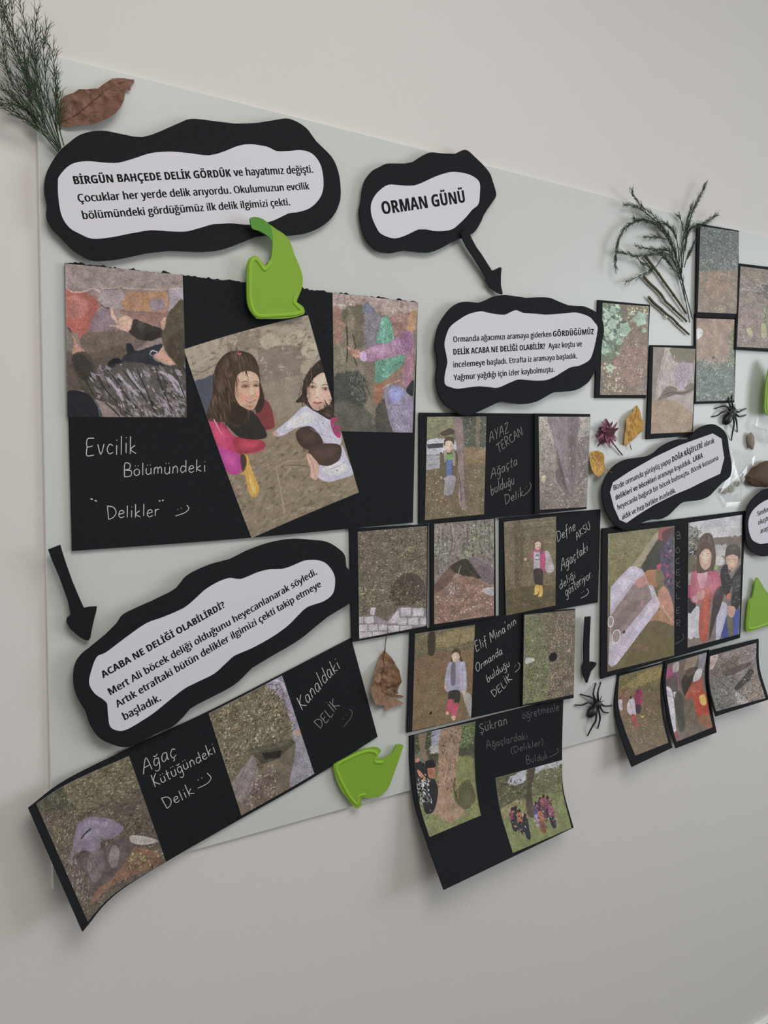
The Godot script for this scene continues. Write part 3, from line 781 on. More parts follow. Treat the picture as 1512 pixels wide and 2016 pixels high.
	print_on(c, "54 6 977 6 961 978 46 960", 240, 420, "photograph of a hollow under a tree's roots over reddish soil", [
		"fill 8c7468",
		"poly 7f746e 0 0 1000 0 1004 646 732 590 495 377 320 418 0 623",
		"soft 3",
		"litter 9f948f,6b605a,8b807e,55493f,aca2a0 800 30 6 65 35 0 0 1000 0 1004 628 554 381 0 588",
		"litter 7d8a5c,98a474,67754a 260 20 10 40 70 553 26 1000 14 1002 357 524 361",
		"litter 98a490,7d8a70 120 22 9 40 70 0 188 205 130 234 360 0 396",
		"line 4b4242 5 40 7 74 140 23 276",
		"line b3a8a8 4 79 18 108 150 85 263",
		"line 4b4242 7 142 8 119 142 148 249",
		"line b3a8a8 4 182 19 165 154 188 269",
		"line 4b4242 9 245 8 279 152 274 292",
		"line b3a8a8 4 285 19 314 163 291 276",
		"line 4b4242 5 349 8 326 155 332 261",
		"line b3a8a8 4 389 19 372 166 396 282",
		"line 4b4242 7 453 9 489 164 460 304",
		"line b3a8a8 4 494 20 524 175 501 289",
		"line 4b4242 9 558 9 535 167 589 277",
		"line b3a8a8 4 600 20 583 179 607 296",
		"line 4b4242 5 665 9 701 177 648 316",
		"line b3a8a8 4 706 20 737 188 713 302",
		"line 4b4242 7 772 10 748 180 779 289",
		"line b3a8a8 4 813 21 796 191 821 309",
		"line 4b4242 9 879 10 916 189 911 333",
		"line b3a8a8 4 922 21 953 201 929 316",
		"soft 1.4",
		"blob 6d5349 0 606 263 432 407 407 263 591 0 746",
		"blob 6f6064 554 363 791 415 1003 538 1004 664 822 633 673 514",
		"line 857a80 8 554 354 762 449 1003 520",
		"line 554a4c 6 554 399 792 559 1004 655",
		"blob 3a352b 263 458 407 389 524 379 643 476 762 592 554 559 408 531",
		"blob 8a6a5b 148 652 379 546 614 581 853 671 998 718 1000 1000 0 991 0 711",
		"soft 2",
		"line 8c7068 16 379 564 408 478 437 444",
		"line 5e4c42 12 525 468 673 568 703 588",
		"litter a58876,93705e,b59d90,7c5c4c,c4b0a2 700 18 6 -20 60 0 711 379 564 998 700 1000 1000 0 991",
		"litter a89fa2,8b8186 120 22 6 -40 50 205 622 379 599 321 754 177 760",
		"blob b3aeb2 823 705 998 709 999 791 853 761",
		"litter c6bb92,b7ac7c 30 18 12 20 70 321 630 998 682 1000 973 322 985",
		"litter 8f9c64,a2ad78 40 18 10 0 70 465 269 672 282 613 385 466 358",
		"grain 0.12 0.12"], 0.0000)
	c = card("black card with a girl in yellow boots and her written name, under the trunk card",
		"707.9 1390.1 10 950.2 1395.8 10",
		"716.6 1214.5 10 956.1 1221 10", 0.0022, 0.000, "")
	print_on(c, "29 40 528 31 535 950 49 962", 240, 420, "photograph of a girl in a pink coat and yellow boots in a wood", [
		"fill 74654a",
		"poly 6b6046 -7 -57 1011 1 997 249 -2 215",
		"soft 3",
		"litter 94836a,5c5038,837256,a5957a,6b5c42 1000 16 5 -10 60",
		"line 4c4433 10 1 125 477 101 994 97",
		"line 8d8068 8 20 54 511 49 994 50",
		"line 4f4636 8 509 196 819 180 996 191",
		"blob 62563f 199 -24 346 -15 374 242 333 616 291 964 154 949 199 565",
		"litter 7d7058,4a402f 260 26 5 88 15 199 -24 346 -15 308 966 171 951",
		"blob 5c5036 -23 735 997 779 1000 1000 0 1000",
		"litter 8d7c5c,6b5d40 300 14 5 0 60 -23 735 997 779 1000 1000 0 1000",
		"soft 1.4",
		"blob a99fa2 767 394 855 382 965 556 929 617 803 591",
		"blob b04470 542 357 611 334 750 354 803 465 750 645 672 619 557 502",
		"line b0446e 14 524 375 455 407 404 431",
		"poly a59fa6 569 359 687 369 686 575 557 559",
		"blob 3c3633 557 559 743 576 732 753 672 737 644 645 661 736 590 719",
		"blob cfa02c 590 734 661 738 654 824 565 835 572 806",
		"blob cfa02c 672 747 736 757 729 862 643 859 671 826",
		"line 7f2e52 6 687 382 700 495 679 619",
		"line 7f2e52 6 565 372 554 444",
		"blob c6a38d 377 422 418 410 431 434 390 445",
		"line 8c8488 5 803 445 893 570",
		"line d2c8cc 5 838 429 936 564",
		"blob 6a5442 556 283 584 220 653 200 722 226 753 298 743 379 701 383 708 313 590 304 576 354 549 339",
		"blob c6a38d 587 272 618 248 673 250 708 279 697 326 648 350 597 322",
		"blob d6b7a23c 611 259 673 263 673 320 618 316",
		"blob d6b7a23c 617 264 668 268 668 315 622 311",
		"blob d6b7a23c 622 269 663 272 663 310 626 307",
		"blob d6b7a23c 628 275 658 277 658 305 631 302",
		"blob d6b7a23c 633 280 653 281 653 299 635 298",
		"blob 614b3a 577 271 611 233 680 234 722 276 673 258 625 256",
		"oval 3a2a20 621 286 7 3.5 0",
		"oval 3a2a20 673 288 7 3.5 0",
		"line 8a5446 5 628 322 649 328 669 324",
		"oval 2c2a30 610 405 9 14 -25",
		"oval 2c2a30 631 399 8 16 0",
		"oval 2c2a30 652 408 9 14 25",
		"line 2c2a30 10 586 443 631 452 679 450",
		"line c9c4c8 5 582 427 680 435",
		"grain 0.1 0.12"], 0.0020)
	handwriting(c, "Defne", Vector2(551, 301), Vector2(738, 190), Vector2(-10.5, -104.9), 0.00120)
	handwriting(c, "AKSU", Vector2(753, 301), Vector2(899, 188), Vector2(-25.4, -75.7), 0.00120)
	handwriting(c, "Ağaçtaki", Vector2(596, 603), Vector2(873, 431), Vector2(-7.3, -113.5), 0.00120)
	handwriting(c, "deliği", Vector2(586, 795), Vector2(749, 699), Vector2(-15.9, -90.1), 0.00120)
	handwriting(c, "gösteriyor.", Vector2(649, 879), Vector2(932, 708), Vector2(-14.8, -109.1), 0.00120)
	handwriting(c, ";", Vector2(818, 926), Vector2(885, 904), Vector2(-15.1, -83.0), 0.00120)
	c = card("black card with a girl in a lilac coat and pink boots, her name beside her",
		"529.8 1218 12 769.7 1224 11",
		"527.4 1053.1 13 773.7 1052.6 12", 0.0022, 0.000, "")
	print_on(c, "37 30 543 48 531 998 41 991", 260, 420, "photograph of a girl in a lilac coat beside a small hole", [
		"fill 7a6545",
		"poly 6c6248 -15 -14 1010 -13 1005 244 -2 272",
		"blob 8a7a50 384 49 968 24 977 160 369 179",
		"blob 7b5f47 -2 272 544 237 597 417 8 483",
		"soft 5",
		"litter 8b7555,705a3c,94805c,64532f,7f6a48 900 14 4 -10 50 -12 271 983 241 1000 1000 0 1000",
		"litter a0906c,5b523c,857a58 240 20 5 -10 30 -14 -1 1011 1 1005 244 -3 246",
		"blob 40382c 214 20 319 24 330 228 224 230",
		"line 877a60 9 27 15 41 303",
		"line 877a60 8 177 30 175 291",
		"line 877a60 8 340 25 323 307",
		"line 9d8e6e 8 345 111 645 127 995 94",
		"line 8d7f60 8 348 177 629 219 980 200",
		"line 5d5038 10 716 214 751 84 768 -8",
		"soft 1.5",
		"blob 9a938f 811 679 890 695 996 777 987 977 901 862",
		"blob 9b96ae 552 385 615 351 768 348 860 405 899 669 812 699 591 672 510 595",
		"blob aaa5bc 748 379 850 417 874 625 798 657",
		"blob 6d6470 617 378 682 372 695 590 618 581",
		"line 7a6f88 6 704 374 733 676",
		"line 8a4a78 5 749 393 775 463",
		"blob 3c3a36 594 659 778 681 770 811 696 795 686 725 673 764 591 754",
		"blob b84c62 584 756 661 760 657 865 604 903 555 886",
		"blob b84c62 675 808 771 815 737 923 707 977 656 961",
		"blob c9a38c 554 872 591 877 604 909 560 903",
		"blob c9a38c 654 933 721 942 708 982 661 971",
		"line 827c98 7 572 427 562 547 539 615",
		"line 827c98 7 799 425 827 578 825 687",
		"line b9b4ca 8 852 458 882 639",
		"blob c9a38c 512 593 547 599 545 637 514 625",
		"blob c9a38c 822 676 873 682 871 720 835 716",
		"line 8a85a0 5 630 609 623 670",
		"blob 57432f 601 336 614 264 647 223 707 218 762 259 780 322 822 363 769 365 740 324 657 322 628 355",
		"blob caa58e 611 287 635 253 687 249 737 277 753 323 711 356 650 352",
		"blob dab9a23c 632 266 708 267 713 342 647 339",
		"blob dab9a23c 639 272 703 273 706 335 652 333",
		"blob dab9a23c 646 279 697 280 700 329 657 327",
		"blob dab9a23c 654 285 691 286 693 322 661 321",
		"blob dab9a23c 661 291 686 292 687 316 666 315",
		"blob 57432f 611 281 639 236 699 229 754 265 754 302 719 266 658 259",
		"oval 3a2920 651 296 7 4 0",
		"oval 3a2920 710 300 7 4 0",
		"line 95584a 6 653 329 680 337 708 330",
		"oval 2b2620 294 854 18 32 25",
		"litter c9b180,b9a070 30 9 7 0 50 -17 401 513 461 547 1049 -1 986",
		"grain 0.08 0.12"], 0.0000)
	handwriting(c, "Elif Mina'nın", Vector2(565, 331), Vector2(931, 115), Vector2(-20.5, -99.3), 0.00120)
	handwriting(c, "Ormanda", Vector2(569, 534), Vector2(803, 397), Vector2(-13.3, -88.0), 0.00120)
	handwriting(c, "bulduğu", Vector2(672, 664), Vector2(878, 540), Vector2(-19.1, -83.7), 0.00120)
	handwriting(c, "DELİK", Vector2(734, 838), Vector2(905, 690), Vector2(-33.0, -74.7), 0.00120)
	handwriting(c, ";", Vector2(932, 621), Vector2(974, 588), Vector2(-25.7, -75.5), 0.00120)
	c = card("black card with a round dark hole in leafy grass, right of the lilac-coat girl",
		"764 1222.3 16 890.6 1216.9 16",
		"770.2 1055 16 897.7 1048 16", 0.0022, 0.000, "")
	print_on(c, "17 17 987 11 993 957 11 983", 240, 420, "photograph of a hole in the grass", [
		"fill 6e6350",
		"blob 707250 -7 -3 235 11 500 556 388 1039 -3 993",
		"soft 4",
		"litter 90826c,a89683,5d5340,8a7a62,77704c 1100 22 6 60 60",
		"litter 9a7f78,b39a93,7d625a 800 22 6 50 60 588 62 1000 -0 1000 1000 511 981 452 668",
		"litter 7e8550,8e9560,6a7242 600 20 6 70 50 11 369 499 526 506 790 387 1032 0 1000",
		"litter 7e8550,8e9560,90826c,9a7f78 500 22 6 60 60 310 45 690 39 716 1005 288 999",
		"blob b9b7b4 35 485 127 482 213 508 153 538 44 543",
		"oval 8a8272 555 539 120 80 -15",
		"oval 6e6658 555 531 105 82 -15",
		"oval 23211f 569 515 85 92 10",
		"grain 0.12 0.12"], 0.0000)
	c = card("black card with two park photos hanging lowest in the middle, its foot curling out",
		"535.3 1044.7 9 537.1 992.7 11 543.6 929.8 19 557.8 873.4 32 578.9 793.9 56",
		"878.5 1049.7 9 879.1 990.3 10 878.8 932.6 13 879.3 876.1 20 891 808.7 38", 0.0022, 0.000, "")
	print_on(c, "-1 28 14 395 719 374 739 24", 260, 440, "photograph of a teacher and children crouching by a big tree", [
		"fill 6d6848",
		"poly 4e4d3c -20 -8 1000 -0 1004 401 -67 320",
		"blob 8d8fa0 278 -14 448 -5 418 150 272 153",
		"poly a8a3a2 249 161 436 165 419 257 230 252",
		"blob 5d6a3f 725 4 1000 -0 950 225 734 244",
		"poly 7a7d4c 627 340 958 367 1000 1000 -0 1000 -87 639",
		"soft 5",
		"litter 3d3d2e,6a6d4a,545740 260 20 7 60 60 -20 -8 285 -3 225 275 -55 275",
		"litter 7b8450,5a6538,8c9560 220 22 8 60 60 745 18 1000 -0 923 246 710 253",
		"blob 676b58 -44 231 170 242 209 443 -24 549 -102 458",
		"blob 7d6d58 61 2 186 2 166 172 235 324 170 338 98 208",
		"blob 967a62 426 3 748 1 729 280 668 529 567 715 738 914 581 937 429 958 198 814 321 649 379 349",
		"blob a08068 400 352 530 374 422 726 484 927 266 816",
		"litter a98d74,7b624c,8d735c 300 30 6 80 30 436 4 747 7 624 657 321 649",
		"blob 5d5a3c 676 640 881 597 960 815 742 885 588 734",
		"soft 1.5",
		"line 3b281e 14 643 538 605 626 626 728",
		"line c08a60 8 664 556 674 654 648 747",
		"blob 2e2e30 -67 320 58 294 184 364 251 451 336 571 289 696 155 803 53 765 55 566 -45 469",
		"blob 3c3f46 -81 225 -26 234 -27 399 -101 533 -103 385",
		"blob b67a5e 35 374 92 409 168 486 96 479 34 411",
		"blob a8694f 202 380 307 386 298 486 204 468",
		"blob 2a272b 175 314 299 323 328 390 182 376",
		"blob b47f66 16 264 74 268 66 302 -2 296",
		"litter c9c4bc,1f1d1e,d5d0c8,2b2828 260 26 8 75 25 9 455 179 488 156 694 -44 675",
		"line c9c2ae 12 57 794 188 805",
		"line d0cabc 12 -21 667 19 723",
		"litter 8d8a55,a09c68,6b6c3e 260 16 5 20 60 -92 744 1014 857 1000 1000 -0 1000",
		"grain 0.1 0.12"], 0.0000)
	print_on(c, "480 514 501 998 994 982 980 505", 300, 340, "photograph of a group of children round a tree in a park", [
		"fill 6f7048",
		"poly 59573f -7 -20 1005 -2 950 563 -33 504",
		"blob a9a9b2 201 46 318 11 449 9 390 192 224 181 163 133",
		"blob a9a9ae 585 8 982 1 944 88 603 112",
		"blob 6b6a48 565 103 960 127 941 485 520 418",
		"poly 767a48 -33 504 516 435 982 516 1000 1000 0 1000",
		"poly 8a8258 8 484 222 433 411 456 204 514 27 629",
		"soft 4",
		"litter 4a4a36,7d7c5c,686848,8d8c70 500 20 7 60 60 2 13 197 61 408 197 975 166 960 509 -25 473",
		"litter a9aab0,8d8e84 110 16 7 50 60 582 23 978 26 941 229 564 204",
		"line 4d4636 10 158 4 156 163 235 55",
		"blob 51463a 483 -15 579 -10 508 327 496 536 470 711 371 641 436 341",
		"soft 1.3",
		"blob 8a3a5c 131 559 168 546 197 585 175 699 108 675",
		"blob 2b2a30 115 660 179 683 158 793 108 774",
		"oval 3a2c26 175 532 26 28 0",
		"blob 3a3238 178 558 216 544 245 584 224 699 156 674",
		"blob 3d3440 163 659 227 682 206 793 156 774",
		"oval 3a2c26 223 530 26 28 0",
		"blob a05a3a 224 609 262 595 293 636 271 752 202 727",
		"blob 2f2d33 209 712 275 735 254 848 203 829",
		"oval 3a2c26 269 581 26 28 0",
		"blob 2a2d36 286 684 325 670 356 712 335 832 263 805",
		"blob 262a38 271 789 339 814 318 930 265 909",
		"oval 3a2c26 332 656 26 28 0",
		"blob 4f4a6a 489 588 529 574 563 616 543 736 468 710",
		"blob 8d86a6 475 694 546 719 527 836 472 815",
		"oval 3a2c26 536 560 26 28 0",
		"blob 5c3440 572 542 613 527 647 569 628 689 551 664",
		"blob 6d4a5c 559 648 631 672 613 789 556 769",
		"oval 3a2c26 620 513 26 28 0",
		"blob 8d4a4a 628 522 670 508 705 550 686 671 608 646",
		"blob 54404a 616 629 689 653 671 771 613 751",
		"oval 3a2c26 677 493 26 28 0",
		"blob 7a3f5a 686 559 728 544 764 586 745 709 666 683",
		"blob 3c3236 674 667 749 691 731 811 672 790",
		"oval 3a2c26 735 529 26 28 0",
		"blob a0603e 534 677 575 663 609 706 589 829 513 802",
		"blob 7a4a3a 520 785 593 811 574 930 517 909",
		"oval 3a2c26 582 648 26 28 0",
		"blob 8f4a5e 710 660 753 645 790 689 771 815 690 787",
		"blob 333038 698 770 775 796 757 918 697 897",
		"oval 3a2c26 760 630 26 28 0",
		"litter b04a6c,c88a4a,d0c8c8,5a5a8a,2a2628 90 14 8 80 40 143 529 413 636 374 922 122 789",
		"litter c05a70,c07a50,d0c8d0,6a6aa0,2a2628 110 14 8 80 40 503 502 796 536 782 858 474 845",
		"grain 0.1 0.12"], 0.0000)
	handwriting(c, "Şükran", Vector2(121, 425), Vector2(101, 606), Vector2(-82.8, -9.0), 0.00120, M.chalk_dim)
	handwriting(c, "öğretmenle", Vector2(90, 709), Vector2(92, 974), Vector2(-67.0, -11.8), 0.00120, M.chalk_faint)
	handwriting(c, "Ağaçlardaki", Vector2(255, 467), Vector2(256, 746), Vector2(-61.0, -5.5), 0.00120, M.chalk_faint)
	handwriting(c, "(Delikler)", Vector2(340, 629), Vector2(334, 861), Vector2(-53.7, -3.2), 0.00120, M.chalk_faint)
	handwriting(c, "Bulduk", Vector2(449, 734), Vector2(455, 893), Vector2(-60.2, -5.2), 0.00120, M.chalk_faint)
	handwriting(c, ";", Vector2(449, 908), Vector2(441, 963), Vector2(-52.4, -4.4), 0.00120, M.chalk_faint)
	c = card("black card with green ivy and red soil, touching the four-line cloud",
		"916 1769.3 10 1054.6 1774.5 10",
		"920 1597.7 11 1058.3 1602.5 10", 0.0022, 0.000, "")
	print_on(c, "82 26 973 20 995 965 87 969", 240, 420, "photograph of ivy leaves over red soil", [
		"fill 7a6552",
		"blob 8d6a5a 253 629 755 450 996 498 962 819 420 902",
		"blob 5d6b50 -29 8 370 17 437 300 300 564 4 621",
		"soft 4",
		"litter 8c7a68,6b5442,a3907c,7c8a62,58503e 900 22 6 30 70",
		"litter 97b09a,7f9c85,6b8a70,a9bfa8 130 60 26 40 70 0 0 369 4 438 326 372 510 1 569",
		"litter a6ad84,8b9468 120 34 16 40 70 472 25 993 18 976 178 559 205",
		"poly 93ad98 948 86 936 142 948 197 853 210 765 234 718 186 654 146 719 104 765 55 853 77",
		"line aabfaa 4 733 122 816 144 899 174",
		"line 6d8872 4 721 188 803 201 884 203",
		"poly 8fa994 362 309 381 261 380 211 464 206 544 189 578 234 629 274 564 307 515 348 442 323",
		"line aabfaa 4 413 247 486 266 559 293",
		"line 6d8872 4 402 305 474 318 546 319",
		"poly 90aa95 846 279 865 260 875 239 912 243 950 243 954 264 966 285 932 294 902 307 877 291",
		"line aabfaa 4 875 262 908 271 940 282",
		"line 6d8872 4 871 288 903 293 934 294",
		"poly 9ab29d 74 74 126 89 183 96 174 131 179 166 121 172 67 186 40 156 2 130 43 104",
		"line aabfaa 4 51 117 101 130 151 149",
		"line 6d8872 4 43 158 93 167 142 167",
		"poly 9db59f 195 150 253 170 318 182 302 221 302 262 234 266 169 279 143 242 104 210 155 183",
		"line aabfaa 4 159 200 217 216 276 238",
		"line 6d8872 4 150 248 208 258 266 259",
		"poly 92ab94 11 272 62 264 109 249 137 275 174 297 141 321 117 350 68 338 16 334 20 303",
		"line aabfaa 4 40 288 85 300 131 317",
		"line 6d8872 4 33 325 78 333 123 334",
		"poly 93ab92 242 758 184 752 125 754 116 719 94 687 147 671 192 649 233 674 284 693 257 724",
		"line aabfaa 4 137 693 187 708 238 728",
		"line 6d8872 4 129 735 179 745 229 747",
		"poly 8ba48f 208 118 177 95 138 77 166 52 184 24 232 31 282 31 284 61 297 90 250 101",
		"line aabfaa 4 179 56 222 68 265 84",
		"line 6d8872 4 172 92 215 99 257 99",
		"poly 8ea68f 317 432 323 405 319 379 363 374 404 363 426 387 455 407 424 426 401 449 361 437",
		"line aabfaa 4 341 395 379 406 418 421",
		"line 6d8872 4 335 427 373 433 411 435",
		"poly 86a08a 4 522 27 502 42 479 81 486 122 488 123 512 134 536 95 544 60 557 36 538",
		"line aabfaa 4 37 506 72 516 108 530",
		"line 6d8872 4 32 535 67 542 102 543",
		"poly 9ab29c 141 332 185 327 226 317 246 340 275 360 244 379 221 401 182 390 139 384 145 358",
		"line aabfaa 4 162 348 200 359 239 373",
		"line 6d8872 4 157 379 194 386 232 387",
		"litter b4aa80,a49a74,bab08c 110 26 13 40 70 -4 698 407 679 426 1000 0 1000",
		"litter 8b756a,a08c82,6e5a50 140 24 8 70 40 820 661 1006 658 1000 1000 840 993",
		"litter c0b49a,8f6f5a 90 22 8 0 70 319 459 986 338 989 819 344 902",
		"line 5a4a3e 5 472 25 452 117 418 197",
		"grain 0.12 0.12"], 0.0000)
	c = card("black card with a split weathered log, right of the ivy and above tilted cloud",
		"1059.8 1701.3 11 1196 1709.4 11",
		"1063.9 1525.3 12 1203.1 1534.2 11", 0.0022, 0.000, "")
	print_on(c, "63 19 981 33 975 959 81 942", 220, 420, "photograph of a split grey log on sandy soil", [
		"fill 8a7763",
		"poly 7d7060 -27 -10 270 -17 203 226 82 499 -17 691",
		"poly a89a94 271 -6 438 6 447 141 678 206 936 175 988 441 759 498 303 499 170 582 88 609 117 390 200 172",
		"blob 6b6148 410 -0 1008 -14 1006 132 849 176 619 180 445 114",
		"blob 978796 564 194 906 168 943 329 901 456 641 471 519 360",
		"poly 9d8d86 309 582 645 527 1021 484 1016 771 774 697 481 624",
		"poly 95795c -19 650 199 610 537 618 774 697 1001 770 1008 1021 -13 1011",
		"soft 3",
		"dabs b5a8a3,92847c,a3958f,8a7c78 320 60 7 76 10 274 36 443 87 938 203 959 441 192 499 158 390",
		"litter 8d7f96,b0a2ae,7d6f74 60 26 8 80 30 565 208 908 189 901 456 640 457",
		"line 6a5c50 9 121 609 138 417 224 213 296 36",
		"line 7a6c62 6 303 499 348 334 419 142",
		"blob 6d5b47 185 568 302 471 440 446 599 485 473 520 306 541",
		"blob 725f4a 757 484 897 406 1002 427 991 477",
		"blob 4a3d3346 144 616 305 534 529 506 760 515 1019 458 1023 498 763 555 532 548 309 589",
		"blob 4a3d3346 219 603 354 534 540 511 732 519 946 472 949 504 734 552 543 546 357 580",
		"blob 4a3d3346 295 589 403 534 551 516 704 522 873 485 876 511 706 548 553 544 406 571",
		"blob 4a3d3346 372 576 452 535 563 521 675 526 801 498 803 517 677 545 564 542 454 562",
		"blob 4a3d3346 449 562 501 535 574 526 647 529 729 511 730 524 648 542 575 540 503 553",
		"line 2e2620 15 157 607 284 552 487 515 761 527 1014 470",
		"dabs a78c6e,86704f,b59c80,7b654a 500 18 6 20 60 -18 664 311 617 775 711 1002 778 1000 1000 0 1000",
		"litter c9b9a0,d3c4ae 18 14 9 0 60 -4 678 981 770 1000 1000 0 1000",
		"grain 0.08 0.12"], 0.0000)
	c = card("black card with red soil between grey-green weeds, directly above the first spider",
		"1186.8 1770.1 10 1321.8 1774.4 10",
		"1202.8 1596.4 11 1332.4 1603.7 11", 0.0022, 0.000, "")
	print_on(c, "33 44 945 19 989 971 31 971", 200, 400, "photograph of red soil edged by weeds", [
		"fill 8d7460",
		"blob 977a66 75 48 848 36 852 502 291 531 47 304",
		"poly 5f685c -3 503 445 574 996 531 1000 1000 0 1000",
		"blob 6a6a50 849 181 1001 150 1005 531 884 502",
		"soft 5",
		"litter 8fa098,6b7c72,4f5c50,a5b4ae,5d6a56 1300 24 6 60 60 -3 503 995 516 1000 1000 0 1000",
		"litter a28a76,7f6652 220 14 4 20 60 15 21 990 5 916 531 18 503",
		"litter 8c9268,a5a880,6d7450 120 22 8 60 60 817 153 1001 150 1005 560 852 560",
		"litter 8fa098,6b7c72,5d6a56,9db0a4 260 24 6 60 60 -3 432 291 459 995 443 996 589 -2 588",
		"litter a28a76,8d7460 120 18 6 20 60 -3 517 996 531 997 648 -2 630",
		"blob c3c3c4 -5 134 106 122 167 161 122 218 32 250 -5 233",
		"litter 8d9aac 40 26 6 70 40 172 874 541 907 480 993 172 995",
		"blob 4a4034 398 459 475 452 460 488 414 491",
		"grain 0.12 0.12"], 0.0000)
	c = card("topmost black card with weeds above red soil, right of the feathery sprig",
		"1175.1 1939.3 12 1306.5 1944.8 12",
		"1186.8 1764.9 13 1323 1774.1 12", 0.0022, 0.000, "")
	print_on(c, "66 26 992 13 960 949 34 951", 220, 440, "photograph of weeds above bare red soil", [
		"fill 84705c",
		"poly 59625a 0 0 1000 0 1018 451 -6 523",
		"soft 4",
		"litter 93a29c,6d7c76,47524a,abb8b2,55604e,5d4c3e 1500 24 6 60 60 0 0 1000 0 1017 437 -6 523",
		"blob 8d6f5c 303 536 589 497 716 652 494 819 205 749",
		"soft 1.2",
		"litter a38d6c,7b6a4a,96825e,6b5a44,b0a07c 700 18 5 30 60 -4 549 1004 465 1000 1000 0 1000",
		"litter 93a29c,6d7c76,84907c,a5ae94 300 24 6 60 60 -28 394 1011 328 1011 587 -11 639",
		"litter 8d6f5c,9c806a 120 18 6 20 60 -10 458 1000 397 1006 506 -4 549",
		"litter b5b07a,a3a060 40 20 8 60 60 499 898 731 892 707 972 504 977",
		"oval 3f3226 533 619 14 12 0",
		"grain 0.12 0.12"], 0.0000)
	c = card("black card with twigs and yellow leaves on soil, cut off by the frame",
		"1313.5 1882.1 12 1497.1 1892.1 12",
		"1317.8 1711 14 1507.1 1717.2 13", 0.0022, 0.000, "")
	print_on(c, "31 33 959 36 959 958 25 968", 260, 440, "photograph of twigs and pale yellow leaves on soil", [
		"fill 80705f",
		"blob 857066 -17 472 561 493 889 748 596 1001 2 1000",
		"blob 6e6a52 557 439 963 499 979 745 577 734",
		"blob 5d524a 308 292 539 169 855 230 641 380",
		"soft 4",
		"litter 9d8e80,6b5c50,8b7b68,a89a90,58503e 1000 26 5 40 60",
		"litter b3a49c,a09088 120 60 5 20 30 22 152 539 169 461 310 34 310",
		"line b09c80 6 269 349 339 425 470 444 731 388",
		"blob a5a070 173 778 256 755 304 839 243 868",
		"blob 9a9868 467 712 553 695 585 841 489 872",
		"litter 8d9660,a0a870 60 34 6 75 40 476 524 737 483 752 700 489 712",
		"litter a78d92,937a80 90 30 6 60 40 23 732 272 681 102 951 19 954",
		"grain 0.12 0.12"], 0.0000)
	c = card("black card with a plastic bug box and two seated children, vertical writing between",
		"954.7 1360.1 12 1397.2 1376.3 12",
		"970.1 1072.2 14 1408.6 1096 13", 0.0022, 0.000, "")
	print_on(c, "35 39 466 44 488 984 40 962", 320, 560, "photograph of a clear plastic bug box held over grass", [
		"fill 6f6443",
		"blob 7b7448 -0 0 733 1 363 262 25 382",
		"soft 4",
		"litter 8a8254,6a6238,969060 500 16 4 40 60 -0 0 733 1 363 262 9 380",
		"poly 998a70 681 49 750 19 742 87 480 271 346 252",
		"blob 403d31 496 272 768 72 944 117 874 267 598 313",
		"poly 95453f 750 11 908 -5 803 99 742 78",
		"blob 5a3434 803 40 1032 2 1033 54 873 130",
		"blob 53495f 769 208 873 113 979 94 983 602 911 475 823 399",
		"poly b0406c 709 288 770 268 804 279 753 317",
		"poly b0406c 839 281 874 271 910 304 875 310",
		"poly b0406c 866 352 910 342 928 365 875 382",
		"poly b0406c 839 213 874 207 883 225 848 228",
		"litter 6a6080,2e2c34,b04a70 160 20 8 60 60 821 135 970 102 974 592 876 455",
		"blob a5704c 530 317 666 306 805 330 832 400 736 443 599 414",
		"blob 74694a 701 322 805 338 832 409 736 443",
		"blob b5806c 737 494 841 444 965 566 984 765 808 670",
		"blob a87a5a 703 609 877 677 993 766 808 772 601 683",
		"line d8c2b0 8 807 594 895 670 948 727",
		"line 8a5c46 6 702 482 806 449",
		"soft 2",
		"blob 6b5c40 517 742 670 690 1002 775 1003 861 809 840",
		"blob 6a5e3c 175 999 534 760 1021 881 1030 1004 207 995",
		"blob 7b6148 385 843 603 885 570 914 402 887",
		"poly b3a6b6 33 399 152 327 314 258 380 255 505 294 531 325 599 414 667 429 772 582 755 606 126 961 63 973 12 947 35 626",
		"poly bdb2c2 41 383 314 266 497 305 282 404 42 529",
		"poly 8d7775 35 594 348 401 531 333 599 423 651 520 205 750 45 781",
		"poly 7f6f69 75 630 365 494 499 531 204 692 76 711",
		"poly c0b5c5 651 545 764 598 126 961 63 953",
		"line cfc6d4 8 599 423 685 489 772 582",
		"soft 1.4",
		"blob b97f76 414 365 531 342 582 396 498 423 414 407",
		"oval a08084 524 550 42 46 0",
		"oval 8f6f72 529 549 28 30 0",
		"oval ddd6de 121 753 66 92 5",
		"oval 968680 121 753 52 76 5",
		"oval d0c7d0 43 635 44 74 0",
		"oval 93837e 40 635 32 58 0",
		"oval 3b3030 234 732 20 18 -30",
		"grain 0.08 0.1"], 0.0000)
